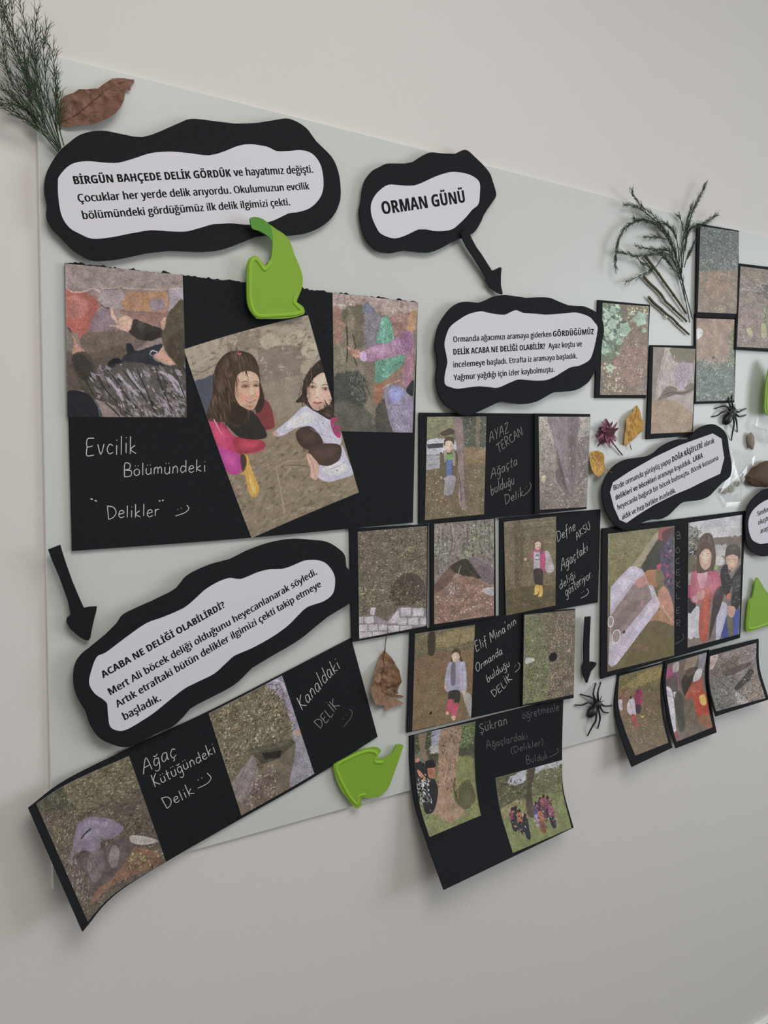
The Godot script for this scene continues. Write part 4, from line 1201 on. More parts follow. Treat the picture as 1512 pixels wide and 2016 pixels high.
	print_on(c, "565 35 971 28 989 966 586 955", 300, 560, "photograph of a girl and a boy sitting side by side", [
		"fill 7a6f66",
		"poly b5b1b3 -0 0 1000 0 1004 180 207 142",
		"poly aeaaae 204 -6 1001 16 1005 80 205 46",
		"poly 6d6055 455 151 1003 171 1008 244 499 216",
		"poly a8a4a0 457 213 712 223 695 312 460 303",
		"blob 6a6455 -54 106 166 96 170 262 -51 263",
		"blob 8d8a82 5 59 144 42 166 122 6 102",
		"blob 2f2e30 -32 229 128 215 130 286 -11 284",
		"blob 655a48 -71 270 170 280 173 387 -70 384",
		"poly 9a8e88 -76 401 91 398 73 504 -74 508",
		"soft 4",
		"litter b5b1a8,4f4a42,8d877a 140 30 8 -20 40 -55 46 185 45 170 271 -51 263",
		"line 8a8488 4 205 46 998 79",
		"blob b8b4b0 481 305 652 327 655 382 463 375",
		"blob 8aa060 421 363 548 382 528 417 422 399",
		"blob 9a3568 -74 508 73 504 54 592 -67 580",
		"blob 2e2a2c -67 598 116 625 119 725 -65 715",
		"poly 868090 649 742 959 745 996 1009 659 990",
		"blob 3f4a8d 655 894 740 827 793 996 648 989",
		"blob 46529a 852 839 983 776 973 997 871 995",
		"blob 6a6448 740 827 852 839 871 995 793 996",
		"blob b0586a 52 430 112 391 422 417 594 459 601 644 430 656 158 656 45 609",
		"blob c9a0b0 173 414 338 410 321 526 197 533",
		"blob c090a0 75 594 157 593 179 649 96 632",
		"blob b6b2c0 37 735 200 688 227 922 123 929 -43 855",
		"blob aeaabc 561 715 691 700 749 771 615 985 528 985",
		"blob c7b9c2 -55 744 57 737 102 926 -22 903",
		"blob a8503c 300 533 395 542 430 628 404 811 356 984 228 960 203 789",
		"blob 463c38 492 597 641 555 707 580 605 738 522 823 399 989 435 777",
		"line 6a8ab0 10 410 681 453 704 412 737",
		"line 2b2628 5 342 533 406 570 430 628",
		"blob 5a4637 148 385 168 183 258 111 381 108 460 169 503 306 464 412 391 414 214 417",
		"blob 7b63503c 188 185 268 124 381 128 436 203 312 220",
		"blob 7b63503c 210 182 276 132 370 135 416 197 313 212",
		"blob 7b63503c 232 180 285 140 359 143 395 192 314 204",
		"blob 7b63503c 254 178 293 149 348 150 375 187 314 195",
		"blob 7b63503c 275 176 301 157 337 158 355 182 315 187",
		"litter 453528,6d5643,5a4637 120 60 4 92 14 152 385 178 184 268 111 391 115 492 305 443 410",
		"soft 1.3",
		"blob c59f8a 195 282 220 235 312 220 396 249 423 300 396 370 305 400 223 351",
		"blob d9b8a43c 241 241 365 251 368 349 254 340",
		"blob d9b8a43c 252 250 355 258 357 340 263 333",
		"blob d9b8a43c 263 260 345 266 347 331 272 325",
		"blob d9b8a43c 274 269 335 273 336 322 281 317",
		"blob d9b8a43c 285 278 325 281 326 313 290 310",
		"blob a07a662c 195 282 227 285 244 366 213 346",
		"blob a07a662c 199 288 226 291 240 358 214 341",
		"blob a07a662c 203 295 225 297 236 350 215 337",
		"blob a07a662c 207 301 223 302 232 342 216 332",
		"blob a07a662c 212 308 222 308 227 334 217 328",
		"blob d0907c32 222 311 274 315 274 346 229 338",
		"blob d0907c32 227 314 269 317 270 343 232 336",
		"blob d0907c32 231 317 265 319 266 340 236 335",
		"blob d0907c32 236 319 261 321 262 337 239 333",
		"blob d0907c32 241 322 257 324 258 334 243 331",
		"blob d0907c32 352 317 402 321 389 351 349 348",
		"blob d0907c32 356 320 397 323 386 348 353 346",
		"blob d0907c32 359 323 392 325 383 345 357 343",
		"blob d0907c32 363 326 387 328 381 342 361 341",
		"blob d0907c32 366 329 382 330 378 340 365 339",
		"blob 54412f 186 273 219 187 310 167 415 210 430 283 370 238 292 229 235 250",
		"oval 3a291f 252 278 8 4 0",
		"oval 3a291f 355 284 8 4 0",
		"line 4a3527 4 227 263 251 261 278 266",
		"line 4a3527 4 330 269 355 268 382 273",
		"line a0584e 6 266 348 308 360 358 353",
		"line b08872 4 305 323 319 327 332 324",
		"blob 4e4034 682 320 713 245 842 232 958 259 985 344 937 368 913 320 760 313 714 350",
		"blob 6d5b4a32 735 261 843 246 932 271 846 296",
		"blob 6d5b4a32 753 262 842 250 916 270 845 292",
		"blob 6d5b4a32 770 263 842 254 900 270 843 287",
		"blob 6d5b4a32 788 265 841 257 884 270 842 282",
		"blob 6d5b4a32 806 266 840 261 869 269 841 277",
		"blob bd967f 696 330 738 306 846 307 931 330 938 377 901 425 821 453 738 416",
		"blob d0ac963c 738 325 892 337 874 418 764 409",
		"blob d0ac963c 752 333 879 343 864 410 773 403",
		"blob d0ac963c 765 341 866 349 855 402 782 397",
		"blob d0ac963c 778 349 853 355 845 395 791 390",
		"blob d0ac963c 792 357 841 361 835 387 800 384",
		"blob 4e4034 695 321 736 279 845 273 945 299 945 341 847 315 760 315",
		"oval 35261e 762 367 7 4 0",
		"oval 35261e 867 375 7 4 0",
		"line 3d2f24 4 735 352 761 349 790 356",
		"line 3d2f24 4 840 360 866 358 895 365",
		"line 94584c 6 782 418 817 425 857 422",
		"blob c98c782c 719 378 774 382 764 405",
		"blob c98c782c 725 380 770 383 762 402",
		"blob c98c782c 731 381 766 384 760 399",
		"blob c98c782c 736 383 763 385 758 396",
		"blob c98c782c 742 385 759 386 756 393",
		"blob 332f30 603 423 720 387 767 474 813 515 920 450 1018 421 1020 647 960 774 824 741 838 573 732 657 618 535",
		"blob 4a4548 857 519 1000 494 994 587 863 632",
		"litter 6a6264,1f1d1e,575053 120 40 6 -15 20 614 424 1009 457 982 757 846 724",
		"blob bb917a 747 743 813 740 904 768 874 837 784 827",
		"blob b78d78 156 574 291 560 303 616 199 633",
		"line 8a6450 5 177 585 281 586",
		"blob c47a8832 92 416 381 441 552 492 557 622 178 622",
		"blob c47a8832 135 433 376 454 518 496 522 604 207 604",
		"blob c47a8832 179 450 371 467 483 501 486 586 236 587",
		"blob c47a8832 222 467 365 480 449 505 451 568 266 569",
		"blob c47a8832 266 485 360 493 414 510 416 551 295 551",
		"line 8a3e50 5 423 444 469 540 451 648",
		"line 8a3e50 4 133 437 196 515 218 571",
		"blob c4644c32 301 561 396 569 375 901 268 889",
		"blob c4644c32 307 589 386 597 368 872 280 862",
		"blob c4644c32 313 618 375 624 361 842 291 835",
		"blob c4644c32 318 646 365 651 354 813 302 808",
		"blob c4644c32 324 675 354 678 348 784 314 780",
		"blob cac6d232 77 721 181 723 184 861 39 845",
		"blob cac6d232 85 732 170 734 173 849 52 835",
		"blob cac6d232 92 744 160 745 162 836 66 826",
		"blob cac6d232 99 755 150 756 151 823 80 816",
		"blob cac6d232 106 766 139 767 140 811 94 806",
		"blob bd6a4a 731 638 797 635 799 673 733 676",
		"grain 0.08 0.1"], 0.0000)
	handwriting(c, "B", Vector2(485, 140), Vector2(514, 141), Vector2(-1.2, -46.1), 0.00080, M.chalk_dim)
	handwriting(c, "Ö", Vector2(481, 240), Vector2(511, 242), Vector2(-1.1, -39.9), 0.00080, M.chalk_dim)
	handwriting(c, "C", Vector2(483, 316), Vector2(513, 318), Vector2(-1.1, -41.7), 0.00080, M.chalk_dim)
	handwriting(c, "E", Vector2(488, 401), Vector2(519, 404), Vector2(-1.2, -44.3), 0.00080, M.chalk_dim)
	handwriting(c, "K", Vector2(492, 490), Vector2(523, 494), Vector2(-1.2, -44.6), 0.00080, M.chalk_dim)
	handwriting(c, "L", Vector2(493, 571), Vector2(523, 575), Vector2(-1.2, -44.7), 0.00080, M.chalk_dim)
	handwriting(c, "E", Vector2(496, 678), Vector2(526, 682), Vector2(-1.2, -45.0), 0.00080, M.chalk_dim)
	handwriting(c, "R", Vector2(500, 773), Vector2(531, 777), Vector2(-1.2, -45.3), 0.00080, M.chalk_dim)
	handwriting(c, ";", Vector2(497, 905), Vector2(548, 893), Vector2(-1.6, -57.9), 0.00080, M.chalk_dim)
	c = card("small curled black card with children on a brown path, right of the lower spider",
		"1023.7 1072 9 1016.7 1012.4 11 1024.5 961.2 20 1044.7 891.8 38",
		"1161.8 1076.2 9 1157.1 1019.7 11 1167 955.5 16 1178.6 899.4 28", 0.0022, 0.000, "")
	print_on(c, "25 31 15 950 925 930 919 143", 260, 400, "photograph of children with coats on a leafy path", [
		"fill 6f5d42",
		"poly 6d653e -19 -5 1007 1 952 302 -118 210",
		"blob 8a7a45 496 46 983 35 957 178 309 210 -88 214",
		"blob 7d6347 -99 182 438 229 199 524 -197 456",
		"soft 4",
		"litter 8a7a4a,5d5534,9a8a58 400 18 6 30 60 -5 -3 1000 0 941 366 -103 212",
		"litter 93795a,5f4b36,a58c6c,7b634a 500 16 6 20 60 -129 270 977 371 1000 1000 -0 1000",
		"soft 1.3",
		"blob 8d2f50 408 271 519 248 567 327 509 470 387 450",
		"blob 3f3438 409 436 511 461 467 552 378 537",
		"blob b3aab2 245 343 366 346 355 551 227 547 172 449",
		"line a04a6a 10 256 361 308 525",
		"blob a3423e 235 545 340 563 322 658 394 714 255 688",
		"oval 3f2e28 290 314 26 30 0",
		"blob b4a8b0 -12 303 86 311 66 449 -28 383",
		"oval 8a3a56 51 273 26 24 0",
		"oval 4a332c 460 271 20 22 0",
		"blob c9a848 444 567 492 597 560 586 496 622",
		"litter cabfa8 40 14 8 20 60 -142 299 1088 387 1000 1000 -0 1000",
		"grain 0.1 0.12"], 0.0000)
	c = card("small black card with wavy lower edge and children's backs, middle of the lowest three",
		"1160.3 1079.2 11 1157.9 1025.9 13 1177.6 945.4 18 1187.6 896.7 30",
		"1303.7 1083.6 12 1302.2 1026.4 12 1318.3 960.7 15 1334.2 899.1 22", 0.0022, 0.000, "")
	print_on(c, "51 57 24 933 920 922 915 46", 240, 380, "photograph of children's backs with a red bag", [
		"fill 6d5f55",
		"poly 8a7868 463 10 786 6 719 168 429 175",
		"poly 8a8490 786 6 1007 1 957 258 824 202",
		"poly 6a5d50 366 483 675 611 807 961 286 877",
		"soft 3",
		"blob 9a4470 -5 91 168 84 169 238 -2 227",
		"blob a04a78 210 210 312 226 310 402 211 367",
		"blob 5d544c -6 243 278 221 261 464 56 428",
		"blob a89a98 146 30 286 18 292 154 153 149",
		"blob bdb8c4 -63 338 105 366 143 515 48 867 -74 842 -85 582",
		"line 7a4a78 6 -45 411 120 457",
		"line 8d4a78 5 0 366 105 526",
		"blob c4bfc8 165 412 269 430 275 485 171 467",
		"blob 94404e -26 870 80 835 52 963 6 972",
		"blob 3f342c 408 276 719 168 779 248 515 473 408 454",
		"blob 5b4a3c 498 186 684 163 743 242 552 282",
		"blob a8503a 431 522 685 357 885 282 923 506 688 540",
		"blob b8b2b6 785 213 930 236 873 352 685 357",
		"blob a83f2a 652 533 960 513 994 783 717 808 644 680",
		"blob c8a23a 799 559 953 558 952 680 820 656",
		"blob 4d4a44 192 452 366 483 293 840 143 848",
		"line cf9a60 6 559 435 698 486 885 500",
		"line c0b0a8 8 927 253 934 326",
		"blob 8d5c40 642 794 988 821 1000 1000 807 961",
		"soft 1.4",
		"grain 0.1 0.12"], 0.0000)
	c = card("small black card with a grey rock crevice, rightmost of the lowest three",
		"1296.3 1082.3 15 1301.2 1009.6 16 1320.7 938.7 26",
		"1476 1085.7 15 1481.5 1019.8 19 1502.7 947.2 34", 0.0022, 0.000, "")
	print_on(c, "84 27 58 944 963 938 926 22", 280, 300, "photograph of a crevice in grey rock", [
		"fill 7c706b",
		"blob 8a7c78 261 45 1000 0 912 392 491 491 158 359",
		"blob 76665c 4 166 606 134 514 344 -28 417",
		"blob 6d6a64 -56 410 539 553 459 877 14 1003",
		"blob a39c98 446 777 575 855 637 988 468 998",
		"blob 8a7868 669 634 931 598 951 941 676 926",
		"soft 3",
		"litter 9b908c,5f5651,ada29d,4a433f,8a7f7c 700 22 6 -15 60",
		"blob 3d3835 461 683 650 579 871 458 908 567 688 687 509 743",
		"line 322d2b 12 485 713 646 603 875 434",
		"blob 5d524c 280 338 865 329 793 413 379 464",
		"litter b5aaa2,8d7f66,6b6250 260 16 6 20 60 650 579 967 557 973 970 645 943",
		"litter 55504c,9a938e 240 18 6 10 60 -54 512 468 635 390 956 0 1000",
		"blob b39a94 -1 5 173 23 88 213 -23 237",
		"oval 2a2322 96 38 14 10 0",
		"oval 2a2322 23 131 8 8 0",
		"soft 1.2",
		"grain 0.12 0.12"], 0.0000)
	cloud("tilted black cloud sign with four lines, between the yellow leaves and upper spider",
		"958.6 1467.7 974.4 1479 997.4 1487 1024.6 1490.4 1052.5 1492.7 1076.9 1499.7 1094.1 1510.5 1119 1520.2 1148.4 1526.5 1175.1 1526.8 1189.5 1538 1208 1549.3 1235.1 1556.5 1259.4 1557 1289.5 1545.7 1303.9 1529.4 1310.5 1509 1323.6 1475.4 1321.2 1452.1 1297.2 1439.6 1273.8 1424.7 1254.5 1412.4 1226.8 1405.6 1195.2 1404.1 1172 1402.3 1153.7 1393.1 1132.2 1379.1 1106.8 1371.6 1081 1372 1056.2 1367.9 1039.1 1360.3 1018.4 1355.4 997.4 1358.8 976.2 1369.2 958.2 1386.3 946.8 1405.1 941.5 1423.6 941 1439.5 948 1455.3",
		"967.1 1445.9 1009 1464.9 1077.2 1491.4 1149 1514.4 1205.7 1528.3 1252.6 1539.4 1282.5 1529.2 1288.9 1508.9 1296 1489.7 1286.2 1457.8 1234.4 1443.4 1188.2 1429.3 1146.8 1419.2 1085.3 1400.4 1043.6 1384 1009.9 1369.1 990.5 1375.6 973.4 1399.6 960.5 1427.7",
		0.0180, [["Bizde ormanda yürüyüş yapıp", false, "971 1430.9 1127.7 1481.2", 9.90],
			["DOĞA KÂŞİFLERİ", true, "1132.5 1482.4 1223.3 1511.1", 10.47],
			["olarak", false, "1228.4 1512.1 1259.9 1520.9", 10.37],
			["delikleri ve böcekleri", true, "977.4 1412.9 1088.4 1447.2", 9.53],
			["aramaya koyulduk.", false, "1092.6 1448.8 1190.2 1479.4", 9.90],
			["LARA", true, "1196.6 1481.8 1226.3 1490.7", 10.27],
			["heyecanla bağırdı bir böcek bulmuştu. Böcek kutusuna", false, "984.6 1394.5 1276 1486.5", 9.58],
			["aldık ve hep birlikte inceledik.", false, "997.4 1375.3 1148.3 1423.3", 9.65]], true)
	cloud("black cloud sign cut off by the frame, under the brown stone",
		"1461.3 1422.6 1441.2 1418.4 1419.3 1408.6 1398.4 1393 1389.3 1374.4 1387.4 1352.9 1392 1325.5 1400.1 1303.2 1415.5 1289.9 1440 1278.6 1459.3 1273.9 1487.9 1273.9 1536.2 1277.7 1616.4 1284 1689.1 1294.3 1709.8 1338 1692.1 1383.3 1645.2 1411 1565.9 1425.8 1506.7 1425.7",
		"1463.6 1399.2 1434.8 1390.5 1413.1 1379 1401.1 1365.9 1397.6 1349.8 1403.1 1330.4 1416.6 1313.3 1436.1 1305.2 1450.4 1302.4 1483.5 1303.2 1581.3 1309.4 1657 1325.8 1658 1355.1 1632.9 1382.4 1568.6 1401.6 1508.8 1404.8",
		0.0170, [["Sınıfım", false, "1428.8 1364.2 1472.1 1373.5", 10.49],
			["oluştu", false, "1434.9 1344.7 1474.6 1353.9", 10.52],
			["araştı", false, "1445.2 1325.4 1478.4 1332", 10.62]])
	arrow("thin upright black arrow pointing down at the lower spider",
		"915.3 1199.1 929.8 1198.7 930.5 1185.5 931.1 1159.1 933.2 1132.3 935.6 1109.3 942.1 1110.8 955.5 1106.4 952.5 1100.1 942.2 1092.3 937.8 1080.8 934.5 1070.6 931.5 1071.1 922.6 1085.9 917 1105.4 919.5 1109 920.6 1112.8 916.5 1145.2 915.7 1174.2",
		0.0160, Vector2(-0.0025, 0.0309), Vector2(0.9250, 1.1983))
	dry_leaf("curled brown leaf above the big cloud sign, beside the feathery sprig",
		"21.5 1891.6 23.1 1898.6 27.6 1904.1 37.3 1910.1 44.1 1916.4 53.2 1919 65.4 1922.7 73.2 1930.6 82.6 1938.6 93.6 1941.6 108 1943.9 107.9 1939.7 103.9 1936.4 103 1929.3 98.3 1930.4 96.6 1923.9 93.3 1913.9 88.4 1903.6 82 1895.3 72.6 1887.8 61.7 1881.7 46.4 1877.4 31.4 1872.6 24 1871.7 21.5 1879.8",
		"23.3 1876.4 40.6 1888.4 62.1 1909.8 80.9 1929.4 103.2 1940.8", "", 0.0090, 0.4200, 0.0040, M.brown_leaf, M.vein_brown, 11, 6, Vector2(0.000, 0.000), "")
	dry_leaf("torn tan-brown leaf hanging by its stalk from the roots photo's card",
		"482.6 1193.9 492.6 1184.1 500 1172.3 505.8 1159.1 507 1148.1 509.2 1136.9 509.2 1124.5 510.2 1119.7 505.2 1119 514.3 1116.9 522.6 1112.9 516.3 1111.6 503.5 1113 514.6 1107.2 520.5 1103 512.9 1101.2 503.9 1100.5 491.3 1100.4 480.6 1100 476.7 1101 483.2 1103.4 482.2 1106.6 473.3 1109 464.5 1112.8 459.1 1120.6 453.6 1132.2 454.2 1144.2 456.5 1157.5 464.8 1168.3 473.3 1180.7",
		"482.6 1193.9 482.8 1165.6 479 1141.8 480.2 1129.3 494.4 1119.2 514.4 1114", "485.1 1223 15 482.7 1215 15 481.5 1204.4 14 482.6 1193.4 12", 0.0090, 0.3500, 0.0050, M.tan_leaf, M.vein_brown, 12, 6, Vector2(0.000, 0.000), "")
	dry_leaf("upright yellow leaf right of the dried flower",
		"1037.1 1589.2 1033.9 1585.6 1020.7 1577.1 1006.1 1567.5 1000 1558.1 1002.6 1546.7 1000.1 1535.1 999.4 1523.6 1003.5 1514.4 1012.2 1513.3 1020.4 1518 1031.7 1528.6 1044.8 1540.5 1048.8 1554.6 1045.7 1570.8 1041.2 1582.4",
		"1036.6 1586.9 1027.3 1561.1 1018 1535.4 1018.1 1516.8", "1019.2 1517.9 11 1020.4 1512.1 11 1024.4 1505.8 11", 0.0090, 0.2200, 0.0040, M.yellow_leaf, M.vein_yellow, 13, 6, Vector2(0.000, 0.000), "yellow leaves")
	dry_leaf("small yellow leaf with its stalk on the tilted cloud, below the dried flower",
		"910.2 1501.7 926 1504 937.7 1499.5 945.2 1487 949.3 1475.7 953.2 1468.8 945.4 1462 929.5 1456.6 917.8 1462.4 910.9 1469.2 908.3 1482.7 908.2 1493.9",
		"913 1497.2 929.5 1479.2 952.2 1468.3", "955.6 1468.1 15 957.7 1466.1 20 961.6 1463.7 22", 0.0150, 0.2200, 0.0030, M.yellow_leaf, M.vein_yellow, 14, 4, Vector2(0.000, 0.000), "yellow leaves")
	green_leaf("lime green leaf with curled stalk, hanging over the big photo card",
		"258.2 1756.6 263.1 1755.8 268.1 1751.3 271.9 1746.5 276.4 1748.6 280.1 1753.5 282.6 1760.6 283.6 1768.9 283.9 1776.4 283.1 1783.7 279.4 1793.6 275.2 1800.2 281 1799 287.7 1795.6 298.7 1791.2 305.6 1786.2 311.7 1777.3 316.1 1765.8 322.3 1754.4 326.8 1745 328.7 1736.8 328.8 1729.1 327.1 1721.2 323.7 1713.1 319.9 1705 323 1702.3 329.2 1699 332.3 1693.9 331.5 1689.2 325.8 1686.3 317.1 1683.2 299.8 1679.7 278.6 1677.8 264.4 1676.5 260.3 1678 254.5 1683.4 250.4 1690.5 248.3 1699.2 247.7 1712.5 247.8 1727.3 248.2 1738.4 249.3 1747.4 252.6 1753.7",
		"281.4 1751.5 277.3 1745 271.9 1741.3 264.8 1749.4 258.3 1752.8 253 1745.6 251.9 1727.8 252.4 1701.9 256.1 1688.1 263.6 1680.5 287 1682.7 317 1687.4 327 1692.6 321.3 1698.2 316 1703.9 319.3 1712.7",
		"247.8 1800.7 255.1 1803.6 265.6 1803.1 273 1800.2 278.9 1795.9 281.8 1787.5 282.5 1778.7 276.5 1783 268.2 1786.2 260 1788.3 254.3 1788.2 250.7 1790.6 248.8 1795.8", 0.0190, Vector2(0.000, 0.000))
	green_leaf("lime green leaf lying below the long card, right of its writing",
		"507.3 1038.2 519.3 1035 516.8 1026.8 511.7 1012 507.4 1001.9 501.4 989 496.4 975.9 489.4 966.4 478.8 961.1 468.1 960.5 455.8 962.8 444.4 965.5 443.7 960.3 444.1 953.9 438.7 950.6 431.8 953.2 421.2 967.4 409.1 984.1 400.4 1001.3 394.3 1019.3 393.4 1027.1 396.6 1030.9 411.5 1035.2 433.3 1041.2 453.9 1043 469.6 1041.3 476.8 1036.7 476.6 1032.1 470 1027.2 466.6 1024.1 473.7 1021 487.9 1021.1 498.6 1025.1 504.7 1032.4",
		"481 1014.8 466.7 1019.4 469.9 1031.1 452.2 1039 418.2 1034.5 398.6 1026.7 403.6 1008.2 419.3 977.8 435.1 957.8 438.6 969.3 450.4 969.5",
		"", 0.0120, Vector2(0.000, 0.000))
	green_leaf("lime green leaf at the frame's edge, right of the two seated children",
		"1452.1 1226.8 1467.8 1214.1 1497 1188.7 1556.4 1171.4 1581.7 1133.5 1543.9 1114.3 1506.8 1111.4 1466.6 1109.6 1428.1 1108.6 1424.1 1142.3 1427.6 1178.5 1438.7 1183 1443.7 1199.4 1446 1218.9",
		"1433 1172.3 1432.1 1141.5 1435.4 1114.2 1506.1 1117.2 1543.2 1120.2",
		"", 0.0130, Vector2(0.000, 0.000))
	green_leaf("lime green leaf mostly out of frame, above the clear plastic cone",
		"1411.7 1648.8 1421.4 1686.7 1435.3 1698.5 1462 1673.6 1491.7 1630.2 1489.1 1589.3 1450.8 1579.2 1416.4 1585 1411.3 1615.8",
		"1423.4 1671.4 1418.3 1635.9 1422.3 1589.6 1450.1 1584.8",
		"", 0.0260, Vector2(0.000, 0.000))
	twig("longest bare twig, its top under the green sprig", "1030.3 1860.8 11 1046.7 1849.9 11 1061.7 1839.8 11 1075.2 1830.3 11 1090.6 1818.8 11 1109.7 1805.6 11 1127.3 1792.9 11 1143.4 1781 11 1159.8 1768.5 11", "1092.7 1817.3 9")
	twig("middle bare twig of the three beside the topmost card", "1030.5 1823 11 1048.4 1813 11 1068.1 1804.1 11 1084.8 1794.7 11 1095.3 1785.5 11 1112.3 1777.9 11 1129.6 1769.2 11 1147 1761.4 11 1161.9 1753.9 11", "1091.9 1787.5 9")
	twig("lowest bare twig, above the card with the split log", "1047.5 1788.3 11 1064.1 1778.3 11 1082.2 1770.9 11 1100.7 1762.3 11 1121 1754.9 11 1138.6 1744.9 11 1156.1 1736.9 11 1171.8 1729.7 11", "1102.1 1757.5 9")
	sprig("dark green feathery sprig at the top left corner behind the big cloud", [
		"20.5 1842.3 12 1.7 1861.6 14 -12.4 1878.4 16 -26.3 1889 18 -39.9 1898 20 -55.9 1903.2 22",
		"21 1843.6 13.1 5.8 1862.2 15.1 -7 1876.4 17.1 -19.7 1881.6 19.1 -32.3 1882.4 21.1 -48.6 1885.1 23.1",
		"21.6 1844.9 14.2 9.9 1859.8 16.2 -0.1 1876.1 18.2 -12.6 1894.4 20.2 -26.3 1910.4 22.2 -39.6 1926 24.2",
		"22.1 1844.7 15.3 12.7 1863 17.3 1.4 1886.3 19.3 -9.5 1914.8 21.3 -18.8 1941.5 23.3 -30.7 1965.6 25.3 -39.8 1982.8 27.3",
		"22.6 1846 16.4 14 1865.9 18.4 5.5 1889.8 20.4 -1.3 1916.4 22.4 -8 1939.7 24.4 -14.5 1969.6 26.4 -19.8 1988.2 28.4",
		"22.4 1845.7 17.5 15.3 1871.8 19.5 8.4 1898.8 21.5 5.8 1926.4 23.5 4.6 1949.7 25.5 8.1 1968.4 27.5",
		"21.5 1845.2 18.6 16.6 1874.7 20.6 17.1 1900.5 22.6 15.8 1925.6 24.6 13.4 1944.5 26.6 8.3 1951 28.6",
		"25 1848.6 19.7 19.9 1867.7 21.7 19.3 1889 23.7 16.5 1913.9 25.7 14.2 1922.7 27.7",
		"18.8 1842.6 20.8 1.7 1863.5 22.8 -13.6 1884.1 24.8 -27.2 1897.3 26.8 -35 1918.6 28.8 -37.4 1940.9 30.8 -38.2 1967.4 32.8 -39.2 1988.1 34.8",
		"20.1 1842.5 21.9 5.9 1868.4 23.9 -6.5 1893.9 25.9 -17.3 1919.1 27.9 -25.1 1944.5 29.9 -27.4 1970.8 31.9 -28.5 1991.6 33.9",
		"4.7 1874.3 23 -0.7 1898.5 25 -4.3 1925.5 27 -3.9 1957.5 29 -2.2 1983.8 31",
		"11.2 1849 24.1 -3.2 1860 26.1 -20 1867.3 28.1 -33.7 1873.6 30.1 -49.8 1879.1 32.1",
		"4.4 1875 25.2 -10.8 1901.1 27.2 -24 1931 29.2 -33 1955.7 31.2 -36.6 1981.3 33.2"], 501, 0.00075, 0.0260, 0.0095, 0.26, 0.14)
	sprig("green feathery sprig with drooping tips, left of the topmost card", [
		"1173 1752.2 10 1153.8 1795.7 10.9 1139.3 1829.5 11.8 1117.9 1867.9 12.7 1098 1893.6 13.6 1069.2 1917.3 14.5 1041.7 1932.7 15.4 1009.2 1943 16.3 986.3 1954.4 17.2 978.6 1963.4 18.1",
		"1179.1 1760.1 11.2 1149 1811.8 12.1 1121.5 1860.1 13 1090.9 1896.6 13.9 1062.9 1912.4 14.8 1030 1921 15.7 999.1 1916.1 16.6 975.3 1904.6 17.5 955.5 1884.2 18.4 947.1 1867.6 19.3 944.4 1851.8 20.2 941.8 1836 21.1 944.5 1824.7 22",
		"1152.3 1791.2 12.4 1130.6 1830.3 13.3 1102.7 1869.8 14.2 1084.8 1877.3 15.1 1058.7 1873.7 16 1026.8 1871.2 16.9 998.5 1871.1 17.8",
		"1135.7 1841.2 13.6 1116.7 1855.2 14.5 1084.9 1871.3 15.4 1046.7 1864 16.3 1006.6 1854.7 17.2 975.7 1854.4 18.1 948.5 1854.4 19",
		"1134.2 1840.8 14.8 1128.6 1868.8 15.7 1129.1 1901.5 16.6 1135.3 1926.7 17.5 1138.9 1945.4 18.4 1145.5 1966.6 19.3",
		"1141.1 1852.7 10 1141.8 1883.7 10.9 1146.5 1925.4 11.8 1155.6 1955.3 12.7 1168.7 1979.8 13.6 1182.1 2002.4 14.5 1188 2015.6 15.4",
		"1144.4 1853 11.2 1151.1 1874.4 12.1 1161.8 1890.2 13 1167.5 1905.3 13.9",
		"1143.1 1883.6 12.4 1148.2 1921.2 13.3 1172.7 1932.9 14.2 1197.6 1944.8 15.1 1225.8 1962.6 16",
		"1127.2 1860.8 13.6 1116.4 1891.9 14.5 1107.3 1906.7 15.4 1092.3 1916.5 16.3 1074.8 1921.6 17.2 1039.6 1918.1 18.1 1008.1 1917 19 983.1 1918.8 19.9",
		"1068.8 1917.2 14.8 1026 1932.2 15.7 997.2 1939 16.6 960.9 1938.6 17.5",
		"1136.1 1920.1 10 1130.5 1931.3 10.9 1121.7 1942 11.8 1110.5 1944.1 12.7",
		"1088 1896.6 11.2 1061.4 1897.7 12.1 1020.7 1890.7 13",
		"1076.8 1862.6 12.4 1058.6 1842 13.3 1027.9 1826.2 14.2 980.2 1806.7 15.1",
		"1006.4 1855.2 13.6 1019.8 1845 14.5 1046.8 1840.3 15.4",
		"1127.6 1840.1 14.8 1106.3 1845.5 15.7 1084.5 1858.9 16.6 1070.1 1864.9 17.5"], 502, 0.00100, 0.0200, 0.0090, 0.14, 0.10)
	spider("upper black plastic spider, its front legs on the red soil photo", Vector3(1.3015, 1.5588, 0.0120), Vector3(1.3336, 1.5940, 0.0115), [
		"1321.4 1588.3 12 1300.7 1594.8 16 1287.8 1594.9 14 1272.8 1589.2 7.2",
		"1318.8 1582.6 12 1301.8 1585.3 16 1287.7 1583 15 1277.4 1576 11 1264.9 1572.8 7.2",
		"1323.1 1590.8 12 1307.9 1601.6 16 1313.3 1623.6 7.2",
		"1328.1 1592.6 12 1316.8 1604.3 16 1325.9 1629 7.2",
		"1335.8 1586.3 12 1342.1 1585 16 1354.9 1588.6 14 1379.8 1593 7.2",
		"1336.3 1581.9 12 1341.9 1576 16 1356.4 1576.1 14 1381.4 1580 7.2",
		"1334.7 1578.2 12 1336.7 1564.9 16 1354.9 1543.8 7.2",
		"1329.9 1576.9 12 1329.1 1559.9 16 1328.4 1542.8 14 1336.5 1525.6 7.2"], ["1332.9 1592.8 11 1335.1 1601.4 11", "1329.5 1593.4 11 1330.4 1600 11"])
